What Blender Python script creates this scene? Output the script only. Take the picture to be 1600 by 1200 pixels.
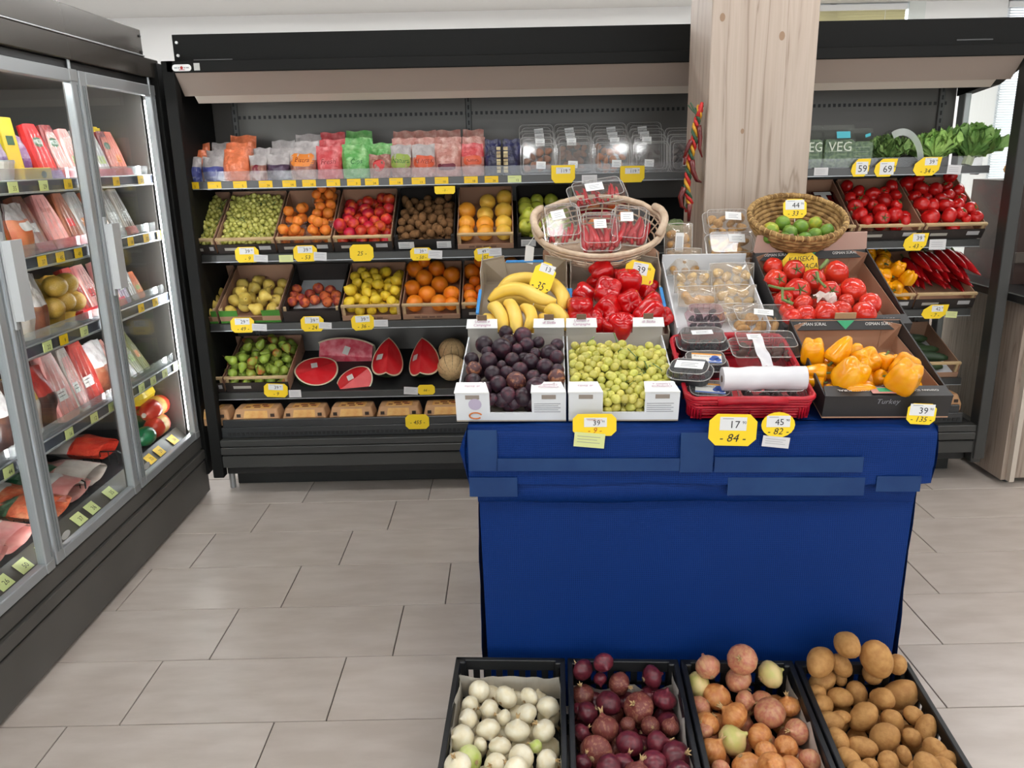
import bpy, bmesh, math, random
import numpy as np
from mathutils import Vector, Matrix

for o in list(bpy.data.objects): bpy.data.objects.remove(o)
scene = bpy.context.scene
COL = scene.collection
PI = math.pi
rad = math.radians

# ------------------------------------------------------------------ camera
CF, CP, CR, CH = 1265.0, rad(15.6), rad(1.2), 1.52     # focal length in px of a 1600 px frame, pitch, roll, height
_rt, _up = Vector((1, 0, 0)), Vector((0, math.sin(CP), math.cos(CP)))
_fw = Vector((0, math.cos(CP), -math.sin(CP)))
c_, s_ = math.cos(CR), math.sin(CR)
cam_r = _rt * c_ - _up * s_
cam_u = _rt * s_ + _up * c_
cd = bpy.data.cameras.new('camera'); cam = bpy.data.objects.new('camera', cd); COL.objects.link(cam)
cd.sensor_width = 36; cd.lens = CF / 1600 * 36; cd.clip_start = .05
cam.matrix_world = Matrix(((cam_r.x, cam_u.x, -_fw.x, 0), (cam_r.y, cam_u.y, -_fw.y, 0), (cam_r.z, cam_u.z, -_fw.z, CH), (0, 0, 0, 1)))
scene.camera = cam

# ------------------------------------------------------------------ view, world
scene.view_settings.view_transform = 'Standard'; scene.view_settings.look = 'None'
scene.view_settings.gamma = 1; scene.view_settings.use_curve_mapping = False
scene.view_settings.exposure = 0.11
scene.cycles.transparent_max_bounces = 24
LAMP_POWER = 15.5
LAMP_ROWS = (-1.2, .75, 2.6, 4.5, 5.2, 5.8, 6.3)  # rearmost rows added to brighten the back wall and ceiling
w = bpy.data.worlds.new('world'); scene.world = w; w.use_nodes = True
w.node_tree.nodes['Background'].inputs[0].default_value = (.93, .96, 1, 1)
w.node_tree.nodes['Background'].inputs[1].default_value = 2.7

# ------------------------------------------------------------------ pixel -> place
def ray(px, py):
    u, v = px - 800., 600. - py
    return cam_r * u + cam_u * v + _fw * CF
def onY(px, py, Y): d = ray(px, py); return Vector((0, 0, CH)) + d * (Y / d.y)
def onX(px, py, X): d = ray(px, py); return Vector((0, 0, CH)) + d * (X / d.x)
def onZ(px, py, Z): d = ray(px, py); return Vector((0, 0, CH)) + d * ((Z - CH) / d.z)
def in_frame(Mx, px, py, zl):
    """point of the pixel's ray on the plane z = zl of a placed thing's own frame"""
    I = Mx.inverted(); o = I @ Vector((0, 0, CH)); d = I.to_3x3() @ ray(px, py)
    return o + d * ((zl - o.z) / d.z)

# ------------------------------------------------------------------ things and parts
WM = {}
def T(x=0, y=0, z=0): return Matrix.Translation((x, y, z))
def RX(a): return Matrix.Rotation(a, 4, 'X')
def RY(a): return Matrix.Rotation(a, 4, 'Y')
def RZ(a): return Matrix.Rotation(a, 4, 'Z')
def tagp(o, label=None, cat=None, group=None, kind=None):
    if label: o['label'] = label
    if cat: o['category'] = cat
    if group: o['group'] = group
    if kind: o['kind'] = kind
    return o
def thing(name, label, cat, Mx=None, group=None):
    o = bpy.data.objects.new(name, None); COL.objects.link(o)
    o.empty_display_size = .05
    Mx = Mx or Matrix(); o.matrix_basis = Mx; WM[o] = Mx
    return tagp(o, label, cat, group)
def obj(name, mesh, mat, parent=None, Mx=None, world=False):
    """one mesh object; Mx is local to the parent, world=True means the mesh is written in world coordinates"""
    if mat is not None and (not mesh.materials or mesh.materials[0] is not mat):
        if mesh.materials:
            mesh = mesh.copy(); mesh.materials.clear()
        mesh.materials.append(mat)
    o = bpy.data.objects.new(name, mesh); COL.objects.link(o)
    Mx = Mx or Matrix()
    if parent is not None:
        o.parent = parent
        if world:
            o.matrix_parent_inverse = WM[parent].inverted(); o.matrix_basis = Mx; WM[o] = Mx
        else:
            o.matrix_basis = Mx; WM[o] = WM[parent] @ Mx
    else:
        o.matrix_basis = Mx; WM[o] = Mx
    return o
_MC = {}
def omesh(key, mesh, mat):
    """mesh data with this material, shared between alike pieces"""
    k = (key, mat.name)
    if k not in _MC:
        m = mesh.copy(); m.materials.clear(); m.materials.append(mat); _MC[k] = m
    return _MC[k]
def dup(root, Mx, label=None, group=None):
    r = root.copy(); COL.objects.link(r); r.matrix_basis = Mx; WM[r] = Mx
    if label: r['label'] = label
    if group: r['group'] = group
    for ch in list(root.children):
        c = ch.copy(); COL.objects.link(c); c.parent = r
        for g in ch.children:
            d = g.copy(); COL.objects.link(d); d.parent = c
    return r

# ------------------------------------------------------------------ mesh building
class MB:
    def __init__(s): s.v = []; s.f = []
    def add(s, vs, fs, Mx=None):
        n = len(s.v)
        s.v += [tuple(Mx @ Vector(p)) for p in vs] if Mx is not None else [tuple(p) for p in vs]
        s.f += [tuple(i + n for i in f) for f in fs]; return s
    def box(s, x0, x1, y0, y1, z0, z1, Mx=None):
        vs = [(x, y, z) for z in (z0, z1) for y in (y0, y1) for x in (x0, x1)]
        return s.add(vs, [(0, 2, 3, 1), (4, 5, 7, 6), (0, 1, 5, 4), (2, 6, 7, 3), (0, 4, 6, 2), (1, 3, 7, 5)], Mx)
    def bbox(s, x0, x1, y0, y1, z0, z1, b=.004, Mx=None):
        """box with chamfered edges"""
        b = min(b, (x1 - x0) / 3, (y1 - y0) / 3, (z1 - z0) / 3)
        bm = bmesh.new(); bmesh.ops.create_cube(bm, size=1)
        for v in bm.verts:
            v.co = Vector(((x0 + x1) / 2 + v.co.x * (x1 - x0), (y0 + y1) / 2 + v.co.y * (y1 - y0), (z0 + z1) / 2 + v.co.z * (z1 - z0)))
        bmesh.ops.bevel(bm, geom=bm.edges[:], offset=b, segments=1, affect='EDGES')
        bm.verts.index_update()
        vs = [v.co.copy() for v in bm.verts]; fs = [tuple(v.index for v in f.verts) for f in bm.faces]; bm.free()
        return s.add(vs, fs, Mx)
    def tube(s, pts, r, n=8, cap=True, closed=False, Mx=None):
        """swept tube, r a number or one radius per point"""
        P = [Vector(p) for p in pts]; m = len(P); R = r if isinstance(r, (list, tuple)) else [r] * m
        vs = []; fs = []; up = None
        for i, p in enumerate(P):
            if closed: t = P[(i + 1) % m] - P[i - 1]
            else: t = P[min(i + 1, m - 1)] - P[max(i - 1, 0)]
            t.normalize()
            if up is None:
                up = Vector((0, 0, 1)) if abs(t.z) < .9 else Vector((1, 0, 0))
            a = t.cross(up)
            if a.length < 1e-6: a = t.orthogonal()
            a.normalize(); b = a.cross(t).normalized(); up = b
            for k in range(n):
                q = 2 * PI * k / n
                vs.append(p + (a * math.cos(q) + b * math.sin(q)) * R[i])
        for i in range(m if closed else m - 1):
            j = (i + 1) % m
            for k in range(n):
                l = (k + 1) % n
                fs.append((i * n + k, i * n + l, j * n + l, j * n + k))
        if cap and not closed:
            fs.append(tuple(range(n - 1, -1, -1))[::-1][::-1]); fs.append(tuple((m - 1) * n + k for k in range(n)))
        return s.add(vs, fs, Mx)
    def loft(s, rings, cap0=True, cap1=True, Mx=None):
        n = len(rings[0]); vs = [p for r in rings for p in r]; fs = []
        for i in range(len(rings) - 1):
            for k in range(n):
                l = (k + 1) % n; fs.append((i * n + k, i * n + l, (i + 1) * n + l, (i + 1) * n + k))
        if cap0: fs.append(tuple(range(n - 1, -1, -1)))
        if cap1: fs.append(tuple((len(rings) - 1) * n + k for k in range(n)))
        return s.add(vs, fs, Mx)
    def grid(s, fn, nu, nv, Mx=None, closeu=False):
        vs = [fn(i / nu, j / nv) for j in range(nv + 1) for i in range(nu + (0 if closeu else 1))]
        wd = nu if closeu else nu + 1; fs = []
        for j in range(nv):
            for i in range(nu):
                k = (i + 1) % wd
                fs.append((j * wd + i, j * wd + k, (j + 1) * wd + k, (j + 1) * wd + i))
        return s.add(vs, fs, Mx)
    def plate(s, pts, t, Mx=None):
        """flat outline (x, z) of thickness t in y, front face at y = 0 looking to -y"""
        n = len(pts)
        vs = [(x, 0, z) for x, z in pts] + [(x, t, z) for x, z in pts]
        fs = [tuple(range(n)), tuple(range(2 * n - 1, n - 1, -1))]
        fs += [(k, k + n, (k + 1) % n + n, (k + 1) % n) for k in range(n)]
        return s.add(vs, fs, Mx)
    def mesh(s, name, smooth=False, fix=True):
        me = bpy.data.meshes.new(name); me.from_pydata(s.v, [], s.f)
        if fix:
            bm = bmesh.new(); bm.from_mesh(me); bmesh.ops.recalc_face_normals(bm, faces=bm.faces[:]); bm.to_mesh(me); bm.free()
        if smooth:
            me.polygons.foreach_set('use_smooth', [True] * len(me.polygons))
        me.update(); return me
    def build(s, name, mat, parent=None, Mx=None, world=False, smooth=False, kind=None, fix=True):
        o = obj(name, s.mesh(name, smooth, fix), mat, parent, Mx, world)
        if kind: o['kind'] = kind
        return o
def rrect(w, l, r, z, n=5, cx=0, cy=0):
    """rounded rectangle ring"""
    out = []
    for sx, sy, a0 in ((1, 1, 0), (-1, 1, 90), (-1, -1, 180), (1, -1, 270)):
        for k in range(n):
            a = rad(a0 + 90 * k / (n - 1))
            out.append((cx + sx * (w / 2 - r) + r * math.cos(a), cy + sy * (l / 2 - r) + r * math.sin(a), z))
    return out
def lathe(prof, n=16, rf=None):
    """closed body of revolution from pole to pole; rf(angle, t) scales the radius and may shift z"""
    vs = [(0, 0, prof[0][1])]; fs = []; m = len(prof) - 2
    for j in range(1, m + 1):
        r, z = prof[j]
        for k in range(n):
            a = 2 * PI * k / n; q = r; zz = z
            if rf:
                e = rf(a, j / (m + 1)); q *= e[0]; zz += e[1]
            vs.append((q * math.cos(a), q * math.sin(a), zz))
    vs.append((0, 0, prof[-1][1] + (rf(0, 1)[1] if rf else 0)))
    if rf: vs[0] = (0, 0, prof[0][1] + rf(0, 0)[1])
    for k in range(n):
        fs.append((0, 1 + (k + 1) % n, 1 + k))
        for j in range(m - 1):
            a = 1 + j * n; fs.append((a + k, a + (k + 1) % n, a + n + (k + 1) % n, a + n + k))
        a = 1 + (m - 1) * n; fs.append((a + k, a + (k + 1) % n, len(vs) - 1))
    b = MB(); b.add(vs, fs); return b
def ball(rx, ry, rz, n=14, m=9):
    return [(math.sin(PI * j / m) * rx, -math.cos(PI * j / m) * rz) for j in range(m + 1)]
_TX = {}
def text2d(s, font_shear=0.0):
    """outline mesh of a line of writing: verts in a box of height about 1, centred, and its faces"""
    k = (s, font_shear)
    if k not in _TX:
        cu = bpy.data.curves.new('t', 'FONT'); cu.body = s; cu.size = 1; cu.align_x = 'CENTER'; cu.align_y = 'CENTER'
        cu.shear = font_shear; cu.resolution_u = 2
        ob = bpy.data.objects.new('t', cu); COL.objects.link(ob)
        me = bpy.data.meshes.new_from_object(ob)
        vs = [(v.co.x, v.co.y) for v in me.vertices]; fs = [tuple(p.vertices) for p in me.polygons]
        bpy.data.objects.remove(ob); bpy.data.curves.remove(cu); bpy.data.meshes.remove(me)
        _TX[k] = (vs, fs)
    return _TX[k]
def write(s, size, at, parent, mat, name='lettering', shear=0.0, fn=None, maxw=None, rot=0.0):
    """writing on a face of the parent that looks to -y of its own frame; at = (x, y, z) of the middle"""
    vs, fs = text2d(s, shear)
    if not vs: return None
    wd = max(v[0] for v in vs) - min(v[0] for v in vs)
    k = size
    if maxw and wd * k > maxw: k = maxw / wd
    c, q = math.cos(rot), math.sin(rot)
    b = MB()
    P = [((x * c - y * q) * (k if maxw is None else min(k, k)), (x * q + y * c) * size) for x, y in vs]
    if fn: b.add([fn(at[0] + x, at[2] + y) for x, y in P], fs)
    else: b.add([(at[0] + x, at[1], at[2] + y) for x, y in P], fs)
    return b.build(name, mat, parent, fix=False)

# ------------------------------------------------------------------ materials
def lin(c): c /= 255.; return c / 12.92 if c <= .04045 else ((c + .055) / 1.055) ** 2.4
def S(r, g, b): return (lin(r), lin(g), lin(b), 1)
MATS = {}
def mat(name, c, rough=.5, metal=0., c2=None, scale=8., lo=.35, hi=.65, rnd=0., bump=0., bscale=60., coat=0., trans=0., spec=.5, detail=3., stretch=None, hue=0., sss=0.):
    """one surface: colour with a second colour in noise patches, tone varying from object to object, fine relief"""
    if name in MATS: return MATS[name]
    m = bpy.data.materials.new(name); m.use_nodes = True; MATS[name] = m
    nt = m.node_tree; N = nt.nodes; L = nt.links; p = N['Principled BSDF']
    p.inputs['Roughness'].default_value = rough; p.inputs['Metallic'].default_value = metal
    p.inputs['Specular IOR Level'].default_value = spec
    if coat: p.inputs['Coat Weight'].default_value = coat; p.inputs['Coat Roughness'].default_value = .12
    if trans: p.inputs['Transmission Weight'].default_value = trans
    if sss: p.inputs['Subsurface Weight'].default_value = sss; p.inputs['Subsurface Radius'].default_value = (.02, .01, .005)
    p.inputs['Base Color'].default_value = c
    tc = None
    if c2 or bump:
        tc = N.new('ShaderNodeTexCoord'); co = tc.outputs['Object']
        if stretch:
            mp = N.new('ShaderNodeMapping'); mp.inputs['Scale'].default_value = stretch; L.new(co, mp.inputs[0]); co = mp.outputs[0]
        if rnd or hue:
            oi0 = N.new('ShaderNodeObjectInfo'); ad = N.new('ShaderNodeVectorMath'); ad.operation = 'ADD'
            ml = N.new('ShaderNodeVectorMath'); ml.operation = 'SCALE'; ml.inputs['Scale'].default_value = 13.
            cm = N.new('ShaderNodeCombineXYZ')
            for k in range(3): L.new(oi0.outputs['Random'], cm.inputs[k])
            L.new(cm.outputs[0], ml.inputs[0]); L.new(co, ad.inputs[0]); L.new(ml.outputs[0], ad.inputs[1]); co = ad.outputs[0]
    out = None
    if c2:
        nz = N.new('ShaderNodeTexNoise'); nz.inputs['Scale'].default_value = scale; nz.inputs['Detail'].default_value = detail
        L.new(co, nz.inputs['Vector'])
        mr = N.new('ShaderNodeMapRange'); mr.inputs['From Min'].default_value = lo; mr.inputs['From Max'].default_value = hi
        L.new(nz.outputs['Fac'], mr.inputs['Value'])
        mx = N.new('ShaderNodeMix'); mx.data_type = 'RGBA'; mx.inputs['A'].default_value = c; mx.inputs['B'].default_value = c2
        L.new(mr.outputs['Result'], mx.inputs['Factor']); out = mx.outputs['Result']
    if rnd or hue:
        oi = N.new('ShaderNodeObjectInfo'); hs = N.new('ShaderNodeHueSaturation')
        if out: L.new(out, hs.inputs['Color'])
        else: hs.inputs['Color'].default_value = c
        r2 = N.new('ShaderNodeMapRange'); r2.inputs['To Min'].default_value = 1 - rnd; r2.inputs['To Max'].default_value = 1 + rnd
        L.new(oi.outputs['Random'], r2.inputs['Value']); L.new(r2.outputs['Result'], hs.inputs['Value'])
        if hue:
            m7 = N.new('ShaderNodeMath'); m7.operation = 'MULTIPLY'; m7.inputs[1].default_value = 7.31
            fr = N.new('ShaderNodeMath'); fr.operation = 'FRACT'
            L.new(oi.outputs['Random'], m7.inputs[0]); L.new(m7.outputs[0], fr.inputs[0])
            r3 = N.new('ShaderNodeMapRange'); r3.inputs['To Min'].default_value = .5 - hue; r3.inputs['To Max'].default_value = .5 + hue
            L.new(fr.outputs[0], r3.inputs['Value']); L.new(r3.outputs['Result'], hs.inputs['Hue'])
        out = hs.outputs['Color']
    if out: L.new(out, p.inputs['Base Color'])
    if bump:
        n2 = N.new('ShaderNodeTexNoise'); n2.inputs['Scale'].default_value = bscale; n2.inputs['Detail'].default_value = 4
        L.new(co, n2.inputs['Vector'])
        bp = N.new('ShaderNodeBump'); bp.inputs['Strength'].default_value = bump; bp.inputs['Distance'].default_value = .01
        L.new(n2.outputs['Fac'], bp.inputs['Height']); L.new(bp.outputs[0], p.inputs['Normal'])
    return m
def clear(name, tint=(1, 1, 1, 1), base=.07, edge=.55, rough=.08, haze=0., hazec=(.9, .9, .9, 1)):
    """thin clear plastic or glass: lets light through, mirrors more at a grazing angle, may be a little milky"""
    if name in MATS: return MATS[name]
    m = bpy.data.materials.new(name); m.use_nodes = True; MATS[name] = m
    nt = m.node_tree; N = nt.nodes; L = nt.links; N.remove(N['Principled BSDF']); out = N['Material Output']
    tr = N.new('ShaderNodeBsdfTransparent'); tr.inputs[0].default_value = tint
    gl = N.new('ShaderNodeBsdfGlossy'); gl.inputs['Roughness'].default_value = rough
    lw = N.new('ShaderNodeLayerWeight'); lw.inputs['Blend'].default_value = .35
    mr = N.new('ShaderNodeMapRange'); mr.inputs['To Min'].default_value = base; mr.inputs['To Max'].default_value = edge
    pw = N.new('ShaderNodeMath'); pw.operation = 'POWER'; pw.inputs[1].default_value = 2.2
    L.new(lw.outputs['Facing'], pw.inputs[0]); L.new(pw.outputs[0], mr.inputs['Value'])
    mx = N.new('ShaderNodeMixShader'); L.new(mr.outputs['Result'], mx.inputs[0]); L.new(tr.outputs[0], mx.inputs[1]); L.new(gl.outputs[0], mx.inputs[2])
    sh = mx.outputs[0]
    if haze:
        df = N.new('ShaderNodeBsdfDiffuse'); df.inputs[0].default_value = hazec
        m2 = N.new('ShaderNodeMixShader'); m2.inputs[0].default_value = haze; L.new(sh, m2.inputs[1]); L.new(df.outputs[0], m2.inputs[2]); sh = m2.outputs[0]
    L.new(sh, out.inputs['Surface']); return m
def emit(name, c, power):
    if name in MATS: return MATS[name]
    m = bpy.data.materials.new(name); m.use_nodes = True; MATS[name] = m
    p = m.node_tree.nodes['Principled BSDF']; p.inputs['Base Color'].default_value = c
    p.inputs['Emission Color'].default_value = c; p.inputs['Emission Strength'].default_value = power
    return m
BLACK = mat('black_steel', S(25, 25, 24), .6, spec=.15)
GREY = mat('charcoal_steel', S(57, 57, 55), .42, c2=S(52, 52, 50), scale=3)
RAIL = mat('rail_grey', S(84, 84, 84), .35)
DARK = mat('black_plastic', S(22, 22, 22), .5)
ALU = mat('brushed_aluminium', S(186, 189, 190), .32, metal=.55, c2=S(172, 175, 176), scale=30, stretch=(1, 1, .05))
INNER = mat('inner_steel', S(96, 92, 88), .38, metal=.2)
GLASS = clear('door_glass', (.95, .965, .955, 1), .03, .14, .02)
PLAST = clear('clear_plastic', (.97, .97, .97, 1), .045, .5, .07, .035)
FILM = clear('clear_film', (.96, .96, .96, 1), .09, .5, .16, .07)
WHITE = mat('white_paper', S(232, 232, 230), .6)
INK = mat('black_ink', S(30, 28, 30), .6)
PINK_INK = mat('pink_ink', S(176, 120, 150), .6)
GREYINK = mat('grey_print', S(140, 140, 145), .6)
YELLOW = mat('yellow_card', S(250, 212, 28), .5)
YELLOWCARD = mat('yellow_price_card', S(240, 196, 24), .5)
PALECARD = mat('pale_green_card', S(214, 222, 150), .5)
LEAFGREEN = mat('leaf_green', S(72, 104, 44), .5, c2=S(102, 138, 58), scale=20)
STEMG = mat('green_stem', S(96, 120, 62), .6)
STEMB = mat('brown_stem', S(92, 68, 40), .7)
KRAFT = mat('kraft_card', S(178, 138, 112), .75, c2=S(168, 128, 102), scale=6)
KRAFTG = mat('grey_card', S(178, 166, 150), .75, c2=S(166, 154, 138), scale=6)
WOODST = mat('pale_wood_strip', S(214, 186, 142), .6, c2=S(198, 168, 124), scale=10, stretch=(1, 8, 8))
# ================================================================== the room
CEIL = 2.75
def struct(o): o['kind'] = 'structure'; return o
TILE = mat('greige_tile', S(198, 187, 178), .33, c2=S(185, 173, 163), scale=5, rnd=.03, stretch=(1, 3, 3), detail=6, bump=.02, bscale=40)
GROUT = mat('grout', S(92, 84, 78), .9)
WALLM = mat('white_paint', S(238, 239, 239), .8)
CEILM = mat('ceiling_paint', S(202, 203, 202), .85)
floor = struct(MB().box(-4.5, 5.9, -3.6, 7.6, -.1, -.006).build('floor', GROUT))
TW, TD, GAP = .585, .305, .0035
tile_me = MB().bbox(GAP / 2, TW - GAP / 2, GAP / 2, TD - GAP / 2, -.006, 0, .0012).mesh('tile'); tile_me.materials.append(TILE)
for k in range(-5, 8):
    off = (-1.13 + .146 * k) % TW
    for j in range(-5, 7):
        obj('tile', tile_me, None, floor, T(off + j * TW, 1.95 + TD * k, 0))
y0, y1 = 1.95 - 5 * TD, 1.95 + 8 * TD
for a in ((-4.5, 5.9, -3.6, y0), (-4.5, 5.9, y1, 7.6), (-4.5, -5 * TW - .0, y0, y1), (7 * TW + TW, 5.9, y0, y1)):
    MB().box(a[0], a[1], a[2], a[3], -.006, -.0015).build('far_paving', TILE, floor)
struct(MB().box(-4.6, 6.0, -3.7, 7.7, CEIL, CEIL + .1).build('ceiling', CEILM))
struct(MB().box(-4.6, -4.5, -3.7, 7.7, 0, CEIL).build('wall_left', WALLM))
struct(MB().box(5.9, 6.0, -3.7, 7.7, 0, CEIL).build('wall_right', WALLM))
fwm = MB()
for a in ((-4.5, -4.0, 0, CEIL), (5.4, 5.9, 0, CEIL), (-4.0, 5.4, 0, .25), (-4.0, 5.4, 2.55, CEIL)): fwm.box(a[0], a[1], -3.7, -3.6, a[2], a[3])
struct(fwm.build('wall_front', WALLM))
# unseen shopfront glazing behind the camera, added for daylight from the front
shf = MB()
for k in range(6): shf.box(-4.0 + k * 1.856, -3.94 + k * 1.856, -3.68, -3.62, .25, 2.55)
shf.box(-4.0, 5.4, -3.68, -3.62, .25, .31); shf.box(-4.0, 5.4, -3.68, -3.62, 2.49, 2.55)
shf = struct(shf.build('window_3', GREY))
for k in range(5): MB().box(-3.94 + k * 1.856, -4.0 + (k + 1) * 1.856, -3.653, -3.647, .31, 2.49).build('window_pane', GLASS, shf)
# back wall with two window openings
bw = MB()
for a in ((-4.5, 2.1, 0, CEIL), (3.62, 4.36, 0, CEIL), (5.7, 5.9, 0, CEIL), (2.1, 3.62, 0, 1.0), (4.36, 5.7, 0, 1.0)):
    bw.box(a[0], a[1], 7.6, 7.72, a[2], a[3])
struct(bw.build('wall_back', WALLM))
FRAME = mat('white_window_frame', S(236, 238, 240), .4)
def slat_mat(name, c, tl):
    m = bpy.data.materials.new(name); m.use_nodes = True; N = m.node_tree.nodes; L = m.node_tree.links; N.remove(N['Principled BSDF'])
    d = N.new('ShaderNodeBsdfDiffuse'); d.inputs[0].default_value = c
    t = N.new('ShaderNodeBsdfTranslucent'); t.inputs[0].default_value = c
    x = N.new('ShaderNodeMixShader'); x.inputs[0].default_value = tl
    L.new(d.outputs[0], x.inputs[1]); L.new(t.outputs[0], x.inputs[2]); L.new(x.outputs[0], N['Material Output'].inputs['Surface']); return m
for n, (xa, xb, bx, sm, tilt) in enumerate(((2.1, 3.62, 3.5, slat_mat('beige_blind', S(214, 208, 176), .35), 66), (4.36, 5.7, 5.7, slat_mat('white_blind', S(240, 242, 244), .4), 38))):
    wn = MB()
    for a in ((xa, xa + .05, 1.0, CEIL), (xb - .05, xb, 1.0, CEIL), (xa, xb, 1.0, 1.06), (xa, xb, CEIL - .05, CEIL), ((xa + xb) / 2 - .025, (xa + xb) / 2 + .025, 1.0, CEIL)):
        wn.box(a[0], a[1], 7.64, 7.7, a[2], a[3])
    wo = struct(wn.build('window_%d' % (n + 1), FRAME))
    MB().box(xa + .05, xb - .05, 7.665, 7.671, 1.06, CEIL - .05).build('window_pane', GLASS, wo)
    bl = MB(); z = 1.03
    while z < CEIL - .04:
        bl.box(xa + .02, bx - .02, -.0125, .0125, -.0004, .0004, T(0, 7.615, z) @ RX(rad(tilt))); z += .0215
    bl.build('blind_slats', sm, wo, kind='stuff')
    MB().bbox(xa + .01, bx - .01, 7.6, 7.63, CEIL - .06, CEIL - .01).build('blind_headrail', FRAME, wo)
    if bx < xb: MB().box(bx, xb + .02, 7.585, 7.6, 1.0, CEIL).build('curtain_strip', mat('pale_curtain', S(222, 228, 226), .7), wo)
    for xx in (xa + .2, bx - .2):
        MB().tube([(xx, 7.6, 1.03), (xx, 7.6, CEIL - .05)], .002, 5).build('blind_cord', FRAME, wo)
# ceiling lamps in rows; the close rear rows are added for the back wall
LAMPM = emit('lamp_diffuser', (.99, .99, .985, 1), LAMP_POWER)
lamp_h = MB().bbox(-.75, .75, -.11, .11, 0, .05).mesh('housing'); lamp_d = MB().box(-.73, .73, -.09, .09, -.008, 0).mesh('diffuser')
lamp_h.materials.append(FRAME); lamp_d.materials.append(LAMPM)
for yy in LAMP_ROWS:
    for xx in (-2.6, -.5, 1.6, 3.7):
        l = thing('ceiling_lamp', 'white linear ceiling lamp with a lit diffuser', 'lamp', T(xx, yy, CEIL - .05), 'ceiling lamps of the shop')
        obj('housing', lamp_h, None, l); obj('diffuser', lamp_d, None, l)

# ------------------------------------------------------------------ wood-clad pillar
def wood(name, ca, cb, cc, sc=1.):
    m = bpy.data.materials.new(name); m.use_nodes = True; N = m.node_tree.nodes; L = m.node_tree.links; p = N['Principled BSDF']
    p.inputs['Roughness'].default_value = .5
    tc = N.new('ShaderNodeTexCoord'); mp = N.new('ShaderNodeMapping'); mp.inputs['Scale'].default_value = (9 * sc, 9 * sc, .55 * sc)
    nz = N.new('ShaderNodeTexNoise'); nz.inputs['Scale'].default_value = 1.3; nz.inputs['Detail'].default_value = 4; nz.inputs['Distortion'].default_value = .6
    L.new(tc.outputs['Object'], mp.inputs[0]); L.new(mp.outputs[0], nz.inputs['Vector'])
    ml = N.new('ShaderNodeMath'); ml.operation = 'MULTIPLY'; ml.inputs[1].default_value = 11; L.new(nz.outputs['Fac'], ml.inputs[0])
    fr = N.new('ShaderNodeMath'); fr.operation = 'PINGPONG'; fr.inputs[1].default_value = 1; L.new(ml.outputs[0], fr.inputs[0])
    rp = N.new('ShaderNodeValToRGB'); e = rp.color_ramp.elements; e[0].color = ca; e[0].position = .1; e[1].color = cb; e[1].position = .8
    q = rp.color_ramp.elements.new(.97); q.color = cc
    L.new(fr.outputs[0], rp.inputs[0])
    mp2 = N.new('ShaderNodeMapping'); mp2.inputs['Scale'].default_value = (120, 120, 2.5); L.new(tc.outputs['Object'], mp2.inputs[0])
    n2 = N.new('ShaderNodeTexNoise'); n2.inputs['Scale'].default_value = 1; L.new(mp2.outputs[0], n2.inputs['Vector'])
    mx = N.new('ShaderNodeMix'); mx.data_type = 'RGBA'; mx.blend_type = 'MULTIPLY'; mx.inputs['Factor'].default_value = .25
    L.new(rp.outputs[0], mx.inputs['A'])
    r2 = N.new('ShaderNodeMapRange'); r2.inputs['To Min'].default_value = .6; r2.inputs['To Max'].default_value = 1.3; L.new(n2.outputs['Fac'], r2.inputs['Value'])
    L.new(r2.outputs['Result'], mx.inputs['B']); L.new(mx.outputs['Result'], p.inputs['Base Color']); return m
PILW = wood('pale_larch', S(184, 168, 154), S(176, 159, 144), S(152, 134, 118))
CABW = wood('grey_oak', S(168, 152, 138), S(158, 141, 127), S(138, 121, 108), 1.4)
pil = struct(MB().bbox(.734, 1.115, 3.1, 3.455, 0, CEIL, .003).build('pillar', PILW))
KNOT = mat('knot_brown', S(150, 122, 98), .6)
for px, py, rr in ((1129, 27, .012), (1222, 56, .013), (1160, 205, .008)):
    p = onY(px, py, 3.0995)
    MB().plate([(rr * math.cos(a * PI / 6) * .8, rr * 1.2 * math.sin(a * PI / 6)) for a in range(12)], .0006).build('knot', KNOT, pil, T(p.x, p.y, p.z))

# ------------------------------------------------------------------ wood-clad counter by the cooler's glass end
ct = thing('serving_counter', 'grey oak clad counter with a black top beside the glass end of the open cooler', 'counter', T(2.7, 3.5, 0))
MB().box(2.265, 2.288, 3.5, 4.5, .03, .86).build('side_panel', CABW, ct, world=True)
MB().box(2.288, 2.31, 3.47, 3.5, .03, .86).build('edge_strip', mat('pale_edge', S(196, 184, 170), .5), ct, world=True)
MB().box(2.33, 2.62, 3.52, 3.54, .03, .86).build('door', CABW, ct, world=True)
MB().box(2.63, 3.2, 3.52, 3.54, .03, .86).build('door', CABW, ct, world=True)
MB().box(2.288, 3.2, 3.56, 4.5, .04, .86).build('carcass', mat('carcass_brown', S(120, 106, 94), .6), ct, world=True)
MB().bbox(2.22, 3.25, 3.44, 4.55, .86, .9, .004).build('counter_top', mat('black_stone', S(34, 34, 34), .35), ct, world=True)
for xx, yy in ((2.33, 3.56), (3.1, 3.56), (2.33, 4.4), (3.1, 4.4)):
    MB().tube([(xx, yy, 0), (xx, yy, .04)], .018, 10).build('foot', GREY, ct, world=True)
bb = thing('bread_bin', 'dark brown bread bin on the counter seen through the cooler end glass', 'bin', T(2.75, 3.85, .9))
BINM = mat('brown_bin', S(74, 56, 50), .5, c2=S(66, 50, 45), scale=5)
b = MB()
b.box(2.36, 3.1, 3.78, 3.8, .9, 1.37); b.box(2.36, 3.1, 4.2, 4.22, .9, 1.37); b.box(2.36, 2.38, 3.8, 4.2, .9, 1.37); b.box(3.08, 3.1, 3.8, 4.2, .9, 1.37); b.box(2.38, 3.08, 3.8, 4.2, 1.35, 1.37)
b.build('bin_body', BINM, bb, world=True)
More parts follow.
